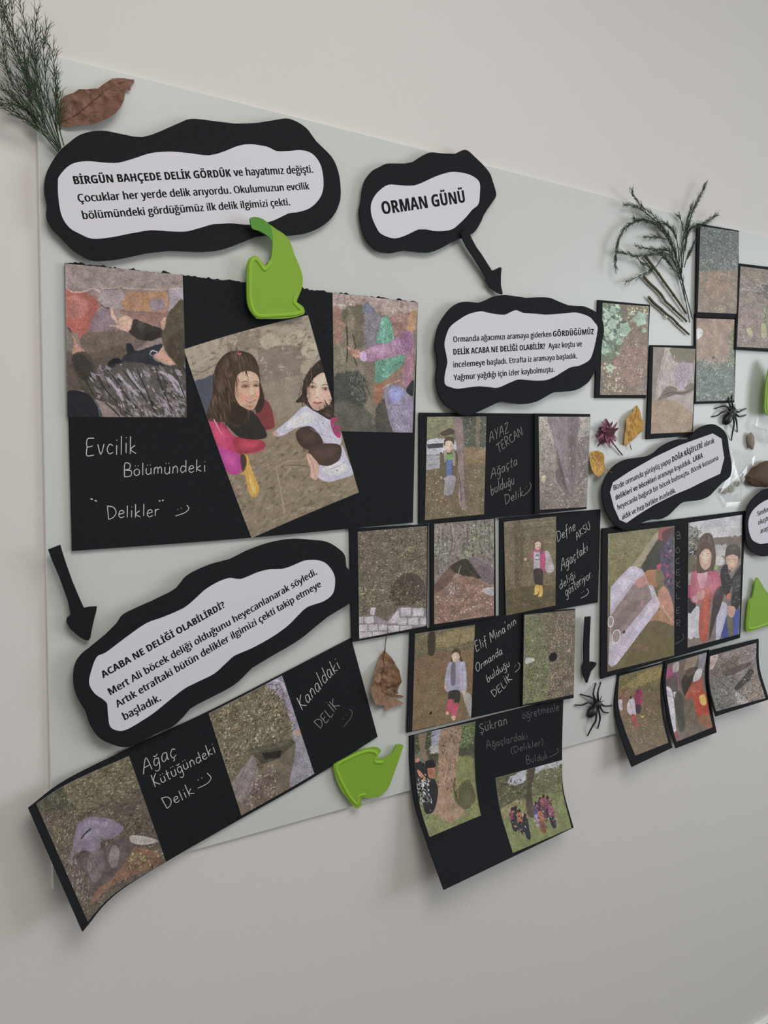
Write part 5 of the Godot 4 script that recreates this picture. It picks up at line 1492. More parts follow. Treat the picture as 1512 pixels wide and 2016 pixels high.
	spider("lower black plastic spider under the thin upright arrow", Vector3(0.9417, 1.0022, 0.0120), Vector3(0.9749, 1.0281, 0.0115), [
		"963.6 1030.2 12 949.8 1046.7 16 964.9 1063.7 7.2",
		"968.5 1029.9 12 962 1047.9 16 978.9 1062.8 7.2",
		"959.9 1028.7 12 946.5 1040.6 16 924 1048.4 7.2",
		"957.7 1023.1 12 937.8 1032.7 16 923.6 1029.7 14 910.7 1029.8 7.2",
		"973.9 1023.5 12 980 1019.1 16 992.9 1015.3 14 1013.7 1011.2 7.2",
		"973.5 1019 12 979 1007.5 16 1004.9 998.1 7.2",
		"969.7 1014.2 12 971.5 996.1 16 976.9 971.6 7.2",
		"964.8 1013.7 12 960.3 994.1 16 952.9 981.2 14 949.6 962.4 7.2"], ["974.7 1027.4 11 978.5 1037.7 11", "976.4 1025.5 11 986.2 1026.5 11"])
	dried_flower("dried purple flower head on a stalk, left of the upright yellow leaf", Vector3(0.9530, 1.5363, 0.0150), 0.0205, "961 1526.6 13 971.1 1518.3 12 984.8 1507.3 11 1001.3 1495.1 10")
	pebble("stone", "smooth dark brown stone at the frame's edge, above the cut-off cloud", "stone", Vector3(1.4542, 1.4540, 0.0160), Vector3(0.0639, 0.0047, 0.0000), Vector3(-0.0021, 0.0273, 0.0000), 0.012, 0.22, 61, M.stone)
	pebble("cocoon", "small grey-brown cocoon below the clear plastic cone", "cocoon", Vector3(1.3974, 1.5252, 0.0120), Vector3(-0.0040, 0.0181, -0.0000), Vector3(0.0105, -0.0010, -0.0000), 0.006, 0.3, 62, M.cocoon)
	pebble("seed", "small brown seed stuck beneath the clear film, left of the green leaf bit", "seed", Vector3(1.3201, 1.4206, 0.0100), Vector3(0.0107, 0.0008, 0.0000), Vector3(-0.0007, 0.0058, -0.0000), 0.003, 0.3, 63, M.cocoon)
	pebble("leaf_crumb", "small pale green leaf bit behind the clear film", "leaf bit", Vector3(1.3448, 1.4245, 0.0100), Vector3(-0.0000, 0.0080, 0.0000), Vector3(0.0089, -0.0010, 0.0000), 0.0012, 0.4, 64, M.crumb_green)
	pebble("leaf_crumb", "tiny grey-green bit, upper right of the pale green one", "leaf bit", Vector3(1.3648, 1.4348, 0.0100), Vector3(0.0025, 0.0053, -0.0000), Vector3(0.0068, -0.0015, -0.0000), 0.0012, 0.4, 65, M.crumb_grey)
	film("crumpled clear plastic film holding small bits, left of the brown stone", "1332.5 1513 10 1365 1505.6 18 1422.3 1494.7 11 1409.5 1460 16 1377.7 1436.4 18 1384.9 1384.5 10 1328.2 1385.3 11 1299.8 1414.2 15 1322.1 1450.5 16 1339.5 1481.8 15", 71, 0.006)
	film("clear plastic cone with bright folds at the frame's edge", "1408.3 1585 18 1408.7 1569.7 28 1429.7 1546.3 31 1469.9 1530.5 22 1457.7 1518.8 16 1425.3 1528.6 18 1394.9 1553.9 14 1394.6 1560.1 20", 72, 0.012)

# ---------------------------------------------------------------- helpers: things and parts
var used := {}
var M := {}

func numbered(called: String) -> String:
	var n: int = used.get(called, 0)
	used[called] = n + 1
	return called if n == 0 else "%s_%03d" % [called, n]

func thing(called: String, label: String, category: String, at: Vector3, group := "") -> Node3D:
	var o := Node3D.new()
	o.name = numbered(called)
	o.position = at
	o.set_meta("label", label)
	o.set_meta("category", category)
	if group != "":
		o.set_meta("group", group)
	add_child(o, true)
	return o

func base_of(p: Node3D) -> Vector3:
	var at := Vector3.ZERO
	var n: Node = p
	while n is Node3D and n != self:
		at += (n as Node3D).position
		n = n.get_parent()
	return at

# a mesh given in room coordinates, set under its thing
func part(called: String, mesh: Mesh, parent: Node3D, mat: Material = null, label := "") -> MeshInstance3D:
	var o := MeshInstance3D.new()
	o.name = called
	o.mesh = mesh
	if mat != null:
		o.material_override = mat
	if label != "":
		o.set_meta("label", label)
	o.position = -base_of(parent)
	parent.add_child(o, true)
	return o

func structure(called: String, mesh: Mesh, mat: Material) -> MeshInstance3D:
	var o := MeshInstance3D.new()
	o.name = called
	o.mesh = mesh
	o.material_override = mat
	o.set_meta("kind", "structure")
	add_child(o, true)
	return o

func nums(s: String) -> PackedFloat32Array:
	var r := PackedFloat32Array()
	for w in s.split(" ", false):
		r.append(w.to_float())
	return r

# "x y x y ..." in millimetres on the wall -> metres
func pts2(s: String) -> PackedVector2Array:
	var n := nums(s)
	var r := PackedVector2Array()
	for i in range(0, n.size() - 1, 2):
		r.append(Vector2(n[i], n[i + 1]) * 0.001)
	return r

func pts3(s: String) -> PackedVector3Array:
	var n := nums(s)
	var r := PackedVector3Array()
	for i in range(0, n.size() - 2, 3):
		r.append(Vector3(n[i], n[i + 1], n[i + 2]) * 0.001)
	return r

func raw2(s: String) -> PackedVector2Array:
	var n := nums(s)
	var r := PackedVector2Array()
	for i in range(0, n.size() - 1, 2):
		r.append(Vector2(n[i], n[i + 1]))
	return r

func smooth2(p: PackedVector2Array, k: int, closed := true) -> PackedVector2Array:
	var r := PackedVector2Array()
	var n := p.size()
	if n < 3:
		return p
	var last := n if closed else n - 1
	for i in last:
		var a := p[posmod(i - 1, n)] if closed else p[maxi(i - 1, 0)]
		var b := p[i]
		var c := p[(i + 1) % n]
		var d := p[(i + 2) % n] if closed else p[mini(i + 2, n - 1)]
		for j in k:
			r.append(b.cubic_interpolate(c, a, d, float(j) / k))
	if not closed:
		r.append(p[n - 1])
	return r

func smooth3(p: PackedVector3Array, k: int) -> PackedVector3Array:
	var r := PackedVector3Array()
	var n := p.size()
	for i in n - 1:
		for j in k:
			r.append(p[i].cubic_interpolate(p[i + 1], p[maxi(i - 1, 0)], p[mini(i + 2, n - 1)], float(j) / k))
	r.append(p[n - 1])
	return r

func tri(st: SurfaceTool, a: Vector3, b: Vector3, c: Vector3, na: Vector3, nb: Vector3, nc: Vector3, ua := Vector2.ZERO, ub := Vector2.ZERO, uc := Vector2.ZERO) -> void:
	# front faces run clockwise: turn the triangle over when it runs against its normal
	if (b - a).cross(c - a).dot(na + nb + nc) > 0.0:
		st.set_normal(na); st.set_uv(ua); st.add_vertex(a)
		st.set_normal(nc); st.set_uv(uc); st.add_vertex(c)
		st.set_normal(nb); st.set_uv(ub); st.add_vertex(b)
	else:
		st.set_normal(na); st.set_uv(ua); st.add_vertex(a)
		st.set_normal(nb); st.set_uv(ub); st.add_vertex(b)
		st.set_normal(nc); st.set_uv(uc); st.add_vertex(c)

func quad(st: SurfaceTool, a: Vector3, b: Vector3, c: Vector3, d: Vector3, n: Vector3) -> void:
	tri(st, a, b, c, n, n, n)
	tri(st, a, c, d, n, n, n)

func begin() -> SurfaceTool:
	var st := SurfaceTool.new()
	st.begin(Mesh.PRIMITIVE_TRIANGLES)
	return st

func box(st: SurfaceTool, lo: Vector3, hi: Vector3) -> void:
	var p := func(x: int, y: int, z: int) -> Vector3: return Vector3(hi.x if x else lo.x, hi.y if y else lo.y, hi.z if z else lo.z)
	quad(st, p.call(0, 0, 1), p.call(1, 0, 1), p.call(1, 1, 1), p.call(0, 1, 1), Vector3(0, 0, 1))
	quad(st, p.call(0, 0, 0), p.call(1, 0, 0), p.call(1, 1, 0), p.call(0, 1, 0), Vector3(0, 0, -1))
	quad(st, p.call(0, 0, 0), p.call(0, 1, 0), p.call(0, 1, 1), p.call(0, 0, 1), Vector3(-1, 0, 0))
	quad(st, p.call(1, 0, 0), p.call(1, 1, 0), p.call(1, 1, 1), p.call(1, 0, 1), Vector3(1, 0, 0))
	quad(st, p.call(0, 1, 0), p.call(1, 1, 0), p.call(1, 1, 1), p.call(0, 1, 1), Vector3(0, 1, 0))
	quad(st, p.call(0, 0, 0), p.call(1, 0, 0), p.call(1, 0, 1), p.call(0, 0, 1), Vector3(0, -1, 0))

func box_mesh(lo: Vector3, hi: Vector3) -> ArrayMesh:
	var st := begin()
	box(st, lo, hi)
	return st.commit()

# a round rod through points, radius r0 -> r1
func tube(st: SurfaceTool, p: PackedVector3Array, r0: float, r1: float, sides := 6, flat := 1.0) -> void:
	var n := p.size()
	var prev: Array = []
	for i in n:
		var t := (p[mini(i + 1, n - 1)] - p[maxi(i - 1, 0)]).normalized()
		var a := t.cross(Vector3(0, 0, 1))
		a = Vector3(1, 0, 0) if a.length() < 0.01 else a.normalized()
		var b := a.cross(t).normalized()
		var r := lerpf(r0, r1, float(i) / maxf(n - 1, 1))
		var ring: Array = []
		for k in sides:
			var w := TAU * k / sides
			var d := a * cos(w) + b * sin(w) * flat
			ring.append([p[i] + d * r, (a * cos(w) + b * sin(w) / flat).normalized()])
		if i > 0:
			for k in sides:
				var q: Array = prev[k]
				var s: Array = prev[(k + 1) % sides]
				var u: Array = ring[(k + 1) % sides]
				var v: Array = ring[k]
				tri(st, q[0], s[0], u[0], q[1], s[1], u[1])
				tri(st, q[0], u[0], v[0], q[1], u[1], v[1])
		if i == 0 or i == n - 1:
			var cap := -t if i == 0 else t
			for k in sides:
				tri(st, p[i], ring[k][0], ring[(k + 1) % sides][0], cap, cap, cap)
		prev = ring

# a flat plate cut along an outline, lying at height z0 over the wall (z rises by slope per metre)
func plate(outline: PackedVector2Array, z0: float, thick: float, slope := Vector2.ZERO, pivot := Vector2.ZERO) -> ArrayMesh:
	var st := begin()
	var nrm := Vector3(-slope.x, -slope.y, 1).normalized()
	var up := func(q: Vector2, h: float) -> Vector3: return Vector3(q.x, q.y, z0 + h + slope.dot(q - pivot))
	var idx := Geometry2D.triangulate_polygon(outline)
	var bev := minf(thick * 0.25, 0.0004)
	var inner := outline
	for i in range(0, idx.size(), 3):
		tri(st, up.call(inner[idx[i]], thick), up.call(inner[idx[i + 1]], thick), up.call(inner[idx[i + 2]], thick), nrm, nrm, nrm)
		tri(st, up.call(outline[idx[i]], 0.0), up.call(outline[idx[i + 1]], 0.0), up.call(outline[idx[i + 2]], 0.0), -nrm, -nrm, -nrm)
	var cw := 1.0 if Geometry2D.is_polygon_clockwise(outline) else -1.0
	for i in outline.size():
		var a := outline[i]
		var b := outline[(i + 1) % outline.size()]
		var e := (b - a).normalized()
		var side := Vector3(-e.y, e.x, 0) * cw
		quad(st, up.call(a, 0.0), up.call(b, 0.0), up.call(b, thick), up.call(a, thick), side)
	return st.commit()

# ---------------------------------------------------------------- curled cards and what is glued on them
# rows: two edges, each a line of points; S(u, v) runs along the rows with u, from row to row with v
func surf(rows: Array, u: float, v: float) -> Vector3:
	var a := on_row(rows[0], u)
	var b := on_row(rows[1], u)
	return a.lerp(b, v)

func on_row(p: PackedVector3Array, u: float) -> Vector3:
	var n := p.size() - 1
	var x := u * n
	var i := clampi(int(floor(x)), 0, n - 1)
	var f := x - i
	if n == 1 or f < 0.0 or f > 1.0:
		return p[i].lerp(p[i + 1], f)
	var before := p[i - 1] if i > 0 else p[0] * 2.0 - p[1]
	var after := p[i + 2] if i + 2 <= n else p[n] * 2.0 - p[n - 1]
	return p[i].cubic_interpolate(p[i + 1], before, after, f)

func surf_normal(rows: Array, u: float, v: float) -> Vector3:
	var e := 0.01
	var n := (surf(rows, u + e, v) - surf(rows, u - e, v)).cross(surf(rows, u, v + e) - surf(rows, u, v - e)).normalized()
	return n if n.z > 0.0 else -n

# a sheet glued on that surface: q = its four corners in (u, v), clockwise from its top left
func sheet(rows: Array, q: PackedVector2Array, off: float, thick: float, nu: int, nv: int, front: Material, rest: Material, fray := 0.0, curl := 0.0, rng: RandomNumberGenerator = null) -> ArrayMesh:
	var top: Array = []
	var bot: Array = []
	var nor: Array = []
	for j in nv + 1:
		for i in nu + 1:
			var s := float(i) / nu
			var t := float(j) / nv
			if fray > 0.0 and j == 0:
				t -= rng.randf() * rng.randf() * fray
			var w := q[0].lerp(q[1], s).lerp(q[3].lerp(q[2], s), t)
			var n := surf_normal(rows, clampf(w.x, 0, 1), clampf(w.y, 0, 1))
			var p := surf(rows, w.x, w.y)
			var lift := off + curl * (pow(absf(s - 0.5) * 2.0, 4.0) * 0.6 + pow(t, 4.0) * 0.7 * (0.6 + 0.4 * sin(s * 5.0)))
			bot.append(p + n * lift)
			top.append(p + n * (lift + thick))
			nor.append(n)
	var st := begin()
	var sr := begin()
	var k := nu + 1
	for j in nv:
		for i in nu:
			var a := j * k + i
			var b := a + 1
			var c := a + k + 1
			var d := a + k
			var ua := Vector2(float(i) / nu, float(j) / nv)
			var ub := Vector2(float(i + 1) / nu, float(j) / nv)
			var uc := Vector2(float(i + 1) / nu, float(j + 1) / nv)
			var ud := Vector2(float(i) / nu, float(j + 1) / nv)
			tri(st, top[a], top[b], top[c], nor[a], nor[b], nor[c], ua, ub, uc)
			tri(st, top[a], top[c], top[d], nor[a], nor[c], nor[d], ua, uc, ud)
			tri(sr, bot[a], bot[b], bot[c], -nor[a], -nor[b], -nor[c])
			tri(sr, bot[a], bot[c], bot[d], -nor[a], -nor[c], -nor[d])
	var rim := PackedInt32Array()
	for i in nu: rim.append(i)
	for j in nv: rim.append(j * k + nu)
	for i in nu: rim.append(nv * k + nu - i)
	for j in nv: rim.append((nv - j) * k)
	var mid: Vector3 = top[(nv / 2) * k + nu / 2]
	for i in rim.size():
		var a := rim[i]
		var b := rim[(i + 1) % rim.size()]
		var side: Vector3 = (top[b] - top[a]).cross(nor[a]).normalized()
		if side.dot(top[a] - mid) < 0.0:
			side = -side
		quad(sr, bot[a], bot[b], top[b], top[a], side)
	st.set_material(front)
	var mesh := st.commit()
	sr.set_material(rest)
	return sr.commit(mesh)

func card(label: String, edge0: String, edge1: String, thick := 0.0022, fray := 0.0, group := "") -> Array:
	var rows := [pts3(edge0), pts3(edge1)]
	var t := thing("mounted_photo_card", label, "photo card", surf(rows, 0.5, 0.5), group)
	var rng := RandomNumberGenerator.new()
	rng.seed = 77
	var k: int = rows[0].size()
	var nu := 6 if k == 2 else (k - 1) * 6
	if fray > 0.0:
		nu = 150
	part("backing_card", sheet(rows, raw2("0 0 1 0 1 1 0 1"), -thick, thick, nu, 6, M.foam, M.foam_edge, fray, 0.0, rng), t)
	return [t, rows]

func print_on(c: Array, q: String, w: int, h: int, label: String, ops: Array, curl := 0.0, turned := false) -> void:
	var mat := StandardMaterial3D.new()
	mat.albedo_texture = ImageTexture.create_from_image(paint(w, h, ops))
	mat.roughness = 0.42
	mat.metallic_specular = 0.35
	var quv := raw2(q)
	for i in quv.size():
		quv[i] *= 0.001
	part("photo_print", sheet(c[1], quv, 0.0003, 0.0004, 14, 18, mat, M.paper, 0.0, curl), c[0], null, label)

# ---------------------------------------------------------------- the photographs printed on paper: flat print, painted into an image
func hexed(s: String) -> Color:
	var c := Color(s)
	var l := c.srgb_to_linear()
	var y := l.r * 0.25 + l.g * 0.65 + l.b * 0.10
	l = Color(lerpf(l.r, y, 0.2), lerpf(l.g, y, 0.2), lerpf(l.b, y, 0.2))
	var g := PRINT_GAIN
	return Color(minf(l.r * g, 0.9), minf(l.g * g, 0.9), minf(l.b * g, 0.9), c.a).linear_to_srgb()

func fill_poly(im: Image, p: PackedVector2Array, c: Color, dot: Image) -> void:
	var lo := p[0].y
	var hi := p[0].y
	for q in p:
		lo = minf(lo, q.y)
		hi = maxf(hi, q.y)
	var h := im.get_height()
	var w := im.get_width()
	var n := p.size()
	var clear := c.a < 0.99
	if clear:
		dot.fill(c)
	for y in range(maxi(0, int(floor(lo))), mini(h - 1, int(ceil(hi))) + 1):
		var yy := y + 0.5
		var xs := PackedFloat32Array()
		for i in n:
			var a := p[i]
			var b := p[i + 1] if i + 1 < n else p[0]
			if (a.y <= yy) != (b.y <= yy):
				xs.append(a.x + (yy - a.y) / (b.y - a.y) * (b.x - a.x))
		xs.sort()
		for i in range(0, xs.size() - 1, 2):
			var x0 := clampi(int(round(xs[i])), 0, w)
			var x1 := clampi(int(round(xs[i + 1])), 0, w)
			if x1 > x0:
				if clear:
					im.blend_rect(dot, Rect2i(0, 0, x1 - x0, 1), Vector2i(x0, y))
				else:
					im.fill_rect(Rect2i(x0, y, x1 - x0, 1), c)

func thick_line(p: PackedVector2Array, r: float) -> PackedVector2Array:
	var left := PackedVector2Array()
	var right := PackedVector2Array()
	for i in p.size():
		var t := (p[mini(i + 1, p.size() - 1)] - p[maxi(i - 1, 0)]).normalized()
		var k := r * (0.55 if i == 0 or i == p.size() - 1 else 1.0)
		left.append(p[i] + Vector2(-t.y, t.x) * k)
		right.append(p[i] - Vector2(-t.y, t.x) * k)
	right.reverse()
	left.append_array(right)
	return left

# ops: "fill c" | "shade c0 c1" (top to bottom) | "poly c x y ..." | "blob c x y ..." | "line c width x y ..." | "oval c x y rx ry turn"
# | "dabs ..." (as litter, in even tones) | "litter c,c,c count length width angle spread [x y ...]" | "grain amount frequency" | "soft k"; places in thousandths of the print
func paint(w: int, h: int, ops: Array) -> Image:
	var im := Image.create_empty(w, h, false, Image.FORMAT_RGBA8)
	var dot := Image.create_empty(w, 1, false, Image.FORMAT_RGBA8)
	var rng := RandomNumberGenerator.new()
	rng.seed = 4000 + w * 7 + ops.size()
	var size := Vector2(w, h) * 0.001
	for op: String in ops:
		var f := op.split(" ", false)
		match f[0]:
			"fill":
				im.fill(hexed(f[1]))
			"mottle":
				grain(im, f[1].to_float(), f[2].to_float(), rng.randi() % 1000)
			"shade":
				var a := hexed(f[1])
				var b := hexed(f[2])
				for y in h:
					im.fill_rect(Rect2i(0, y, w, 1), a.lerp(b, float(y) / h))
			"poly", "blob":
				var p := raw2(" ".join(f.slice(2)))
				for i in p.size():
					p[i] *= size
				fill_poly(im, smooth2(p, 5) if f[0] == "blob" else p, hexed(f[1]), dot)
			"line":
				var p := raw2(" ".join(f.slice(3)))
				for i in p.size():
					p[i] *= size
				fill_poly(im, thick_line(smooth2(p, 4, false), f[2].to_float() * w * 0.0005), hexed(f[1]), dot)
			"oval":
				var n := nums(" ".join(f.slice(2)))
				var p := PackedVector2Array()
				for i in 28:
					var d := Vector2(cos(TAU * i / 28) * n[2] * w * 0.001, sin(TAU * i / 28) * n[3] * w * 0.001).rotated(deg_to_rad(n[4]))
					p.append(Vector2(n[0], n[1]) * size + d)
				fill_poly(im, p, hexed(f[1]), dot)
			"litter", "dabs":
				var cs: Array = []
				for s in f[1].split(","):
					cs.append(hexed(s))
				var long := f[3].to_float() * w * 0.00115
				var wide := f[4].to_float() * w * 0.0013
				var ang := deg_to_rad(f[5].to_float())
				var spread := deg_to_rad(f[6].to_float())
				var region := raw2(" ".join(f.slice(7)))
				var lo := Vector2.ZERO
				var hi := Vector2(w, h)
				if region.size() > 2:
					lo = Vector2(1e6, 1e6)
					hi = -lo
					for i in region.size():
						region[i] *= size
						lo = lo.min(region[i])
						hi = hi.max(region[i])
				for i in f[2].to_int():
					var at := Vector2(rng.randf_range(lo.x, hi.x), rng.randf_range(lo.y, hi.y))
					if region.size() > 2 and not Geometry2D.is_point_in_polygon(at, region):
						continue
					if region.size() > 2 and f[0] == "litter":
						at += Vector2(rng.randfn(), rng.randfn()) * w * 0.04
					var d := Vector2.from_angle(ang + rng.randf_range(-spread, spread)) * long * rng.randf_range(0.35, 1.2)
					var e := d.orthogonal().normalized() * wide * rng.randf_range(0.5, 1.2)
					var c: Color = cs[rng.randi() % cs.size()]
					var pick := rng.randf()
					if f[0] == "dabs":
						c = c.lightened(rng.randf() * 0.08) if pick < 0.5 else c.darkened(rng.randf() * 0.14)
					elif pick < 0.2:
						c = c.lightened(rng.randf_range(0.15, 0.42))
					elif pick > 0.5:
						c = c.darkened(rng.randf_range(0.08, 0.5))
					fill_poly(im, PackedVector2Array([at - d, at + e, at + d, at - e]), c, dot)
			"grain":
				var a := f[1].to_float()
				warp(im, 3.5 * a * a * 10.0, 0.09, rng.randi() % 1000)
				grain(im, a * 1.5, 0.018, rng.randi() % 1000)
				grain(im, a * 1.5, 0.09, rng.randi() % 1000)
				grain(im, a * 1.5, 0.3, rng.randi() % 1000)
			"soft":
				var k := f[1].to_float()
				im.resize(maxi(4, int(w / k)), maxi(4, int(h / k)), Image.INTERPOLATE_BILINEAR if k < 2.1 else Image.INTERPOLATE_LANCZOS)
				im.resize(w, h, Image.INTERPOLATE_CUBIC)
				if k > 1.9:
					warp(im, 0.75 * k, 0.035, rng.randi() % 1000)
					warp(im, 0.4 * k, 0.11, rng.randi() % 1000)
			"warp":
				warp(im, f[1].to_float(), f[2].to_float(), rng.randi() % 1000)
	im.convert(Image.FORMAT_RGB8)
	return im

# nudges every pixel along two noise fields, so that painted edges run as unevenly as real ones
func warp(im: Image, amount: float, freq: float, s: int) -> void:
	var w := im.get_width()
	var h := im.get_height()
	var fnl := FastNoiseLite.new()
	fnl.seed = s
	fnl.frequency = freq
	fnl.fractal_octaves = 2
	var nx := fnl.get_image(w, h, false, false, false).get_data()
	fnl.seed = s + 17
	var ny := fnl.get_image(w, h, false, false, false).get_data()
	var src := im.get_data().to_int32_array()
	var out := src.duplicate()
	var k := amount / 64.0
	var i := 0
	for y in h:
		for x in w:
			var sx := clampi(x + roundi((nx[i] - 128) * k), 0, w - 1)
			var sy := clampi(y + roundi((ny[i] - 128) * k), 0, h - 1)
			out[i] = src[sy * w + sx]
			i += 1
	im.set_data(w, h, false, Image.FORMAT_RGBA8, out.to_byte_array())

func grain(im: Image, amount: float, freq: float, s: int) -> void:
	var fnl := FastNoiseLite.new()
	fnl.seed = s
	fnl.frequency = freq
	fnl.fractal_octaves = 3
	var nz := fnl.get_image(im.get_width(), im.get_height(), false, false, false).get_data()
	var d := im.get_data()
	var lut := PackedFloat32Array()
	for i in 256:
		lut.append(1.0 + (i - 128) / 128.0 * amount)
	for i in nz.size():
		var k := lut[nz[i]]
		var j := i * 4
		d[j] = mini(255, int(d[j] * k))
		d[j + 1] = mini(255, int(d[j + 1] * k))
		d[j + 2] = mini(255, int(d[j + 2] * k))
	im.set_data(im.get_width(), im.get_height(), false, Image.FORMAT_RGBA8, d)

# ---------------------------------------------------------------- writing by hand: pen strokes laid on a card
# letters on a unit body: baseline 0, small letters 0.55 high, tall ones 1; strokes parted by commas
const HAND := {
	"A": "0.7|0 0 0.36 1 0.66 0,0.1 0.38 0.58 0.4", "B": "0.62|0.06 0 0.08 1 0.45 0.95 0.42 0.6 0.1 0.52 0.55 0.42 0.5 0.05 0.06 0", "C": "0.6|0.52 0.85 0.3 1 0.06 0.7 0.05 0.3 0.28 0.02 0.56 0.12",
	"D": "0.66|0.02 0.95 0.1 0,0 1 0.45 0.85 0.62 0.45 0.4 0.1 0.1 0", "E": "0.58|0.5 0.98 0.1 0.95 0.08 0.52 0.4 0.55,0.08 0.52 0.06 0.02 0.5 0.04", "K": "0.62|0.06 1 0.08 0,0.52 0.95 0.1 0.48 0.58 0",
	"L": "0.5|0.06 1 0.06 0.02 0.46 0.06", "M": "0.84|0.02 0 0.12 1 0.4 0.3 0.66 1 0.78 0", "N": "0.72|0.04 0 0.1 0.98 0.56 0.04 0.64 1", "O": "0.72|0.35 1 0.06 0.75 0.06 0.25 0.35 0 0.64 0.28 0.62 0.75 0.35 1",
	"R": "0.62|0.06 0 0.08 1 0.5 0.9 0.44 0.56 0.08 0.5 0.56 0", "S": "0.56|0.5 0.88 0.26 1 0.06 0.78 0.24 0.54 0.48 0.34 0.34 0.04 0.04 0.1", "T": "0.62|0.02 0.98 0.6 1,0.32 0.98 0.3 0", "U": "0.66|0.06 1 0.06 0.25 0.3 0 0.56 0.25 0.58 1",
	"Y": "0.6|0.04 1 0.3 0.5 0.58 1,0.3 0.5 0.26 0", "Z": "0.6|0.06 0.96 0.54 0.98 0.06 0.04 0.58 0.02",
	"a": "0.52|0.42 0.5 0.16 0.56 0.04 0.26 0.16 0.02 0.38 0.2 0.42 0.5 0.44 0.06 0.52 0.04", "b": "0.5|0.06 1 0.06 0.03 0.34 0.02 0.44 0.3 0.3 0.52 0.08 0.36", "c": "0.44|0.4 0.46 0.2 0.55 0.05 0.28 0.18 0.02 0.42 0.1",
	"d": "0.54|0.44 0.46 0.18 0.54 0.05 0.24 0.2 0.02 0.42 0.2,0.46 1 0.46 0.04", "e": "0.46|0.06 0.28 0.4 0.36 0.3 0.55 0.1 0.46 0.06 0.16 0.24 0.01 0.44 0.12", "f": "0.42|0.4 0.95 0.22 0.98 0.18 0.6 0.16 -0.3,0.02 0.5 0.36 0.52",
	"g": "0.5|0.42 0.48 0.16 0.54 0.05 0.28 0.18 0.04 0.4 0.2,0.42 0.5 0.42 -0.2 0.24 -0.38 0.06 -0.26", "i": "0.2|0.1 0.54 0.1 0.03,0.1 0.78 0.12 0.82", "ı": "0.2|0.1 0.54 0.1 0.03", "k": "0.48|0.08 1 0.07 0.02,0.38 0.5 0.1 0.26 0.44 0.03",
	"l": "0.2|0.1 1 0.09 0.03", "m": "0.72|0.05 0.02 0.08 0.52,0.08 0.4 0.24 0.54 0.34 0.4 0.34 0.03,0.34 0.4 0.52 0.54 0.62 0.38 0.62 0.03", "n": "0.5|0.06 0.02 0.08 0.52,0.08 0.38 0.26 0.55 0.4 0.4 0.42 0.03",
	"o": "0.5|0.26 0.55 0.06 0.4 0.08 0.12 0.26 0.02 0.44 0.18 0.42 0.44 0.26 0.55", "r": "0.38|0.07 0.02 0.08 0.54,0.08 0.34 0.2 0.52 0.36 0.5", "s": "0.42|0.36 0.48 0.18 0.54 0.08 0.4 0.32 0.22 0.26 0.04 0.05 0.06",
	"t": "0.38|0.18 0.86 0.17 0.1 0.34 0.04,0.02 0.56 0.34 0.58", "u": "0.5|0.06 0.54 0.06 0.16 0.22 0.02 0.4 0.16,0.42 0.54 0.42 0.03", "v": "0.46|0.04 0.54 0.22 0.02 0.42 0.55", "y": "0.48|0.05 0.54 0.22 0.08,0.42 0.54 0.2 -0.1 0.04 -0.34",
	"'": "0.16|0.08 1 0.06 0.82", ".": "0.18|0.08 0.02 0.1 0.05", "(": "0.3|0.26 1 0.08 0.7 0.06 0.3 0.22 -0.1", ")": "0.3|0.04 1 0.22 0.72 0.24 0.3 0.06 -0.1", "“": "0.4|0.16 1 0.06 0.84 0.16 0.8,0.34 1 0.26 0.84 0.36 0.8", "”": "0.4|0.08 1 0.16 0.9 0.08 0.78,0.26 1 0.34 0.9 0.26 0.78",
	":": "0.3|0.08 0.62 0.1 0.56,0.12 0.34 0.14 0.28", ";": "0.5|0.05 0.75 0.07 0.68,0.22 0.78 0.24 0.7,0.5 0.9 0.6 0.4 0.4 0.08 -0.05 0.06", " ": "0.34|",
}
const MARKED := {"ö": ["o", "0.14 0.76 0.15 0.82,0.36 0.76 0.37 0.82"], "ü": ["u", "0.14 0.76 0.15 0.82,0.36 0.76 0.37 0.82"], "ğ": ["g", "0.1 0.78 0.24 0.7 0.4 0.8"], "ç": ["c", "0.22 0.02 0.26 -0.14 0.16 -0.2"], "ş": ["s", "0.2 0.04 0.24 -0.14 0.14 -0.2"], "Ş": ["S", "0.26 0.02 0.3 -0.14 0.18 -0.2"], "İ": ["ı", "0.1 0.54 0.12 1,0.12 1.2 0.14 1.25"], "Ö": ["O", "0.2 1.14 0.21 1.22,0.48 1.14 0.49 1.22"]}

func hand_strokes(s: String, rng: RandomNumberGenerator) -> Array:
	var out: Array = []
	var x := 0.0
	for ch in s:
		var extra := ""
		var key := ch
		if MARKED.has(ch):
			key = MARKED[ch][0]
			extra = MARKED[ch][1]
		if not HAND.has(key):
			continue
		var f: PackedStringArray = (HAND[key] as String).split("|")
		var all := f[1] + ("," + extra if extra != "" else "")
		var tall := rng.randf_range(0.9, 1.08)
		var low := rng.randf_range(-0.05, 0.05)
		for line in all.split(",", false):
			var p := raw2(line)
			for i in p.size():
				p[i] = Vector2(x + p[i].x, p[i].y * tall + low)
			out.append(p)
		x += f[0].to_float() + 0.1
	return [out, maxf(x - 0.1, 0.2)]

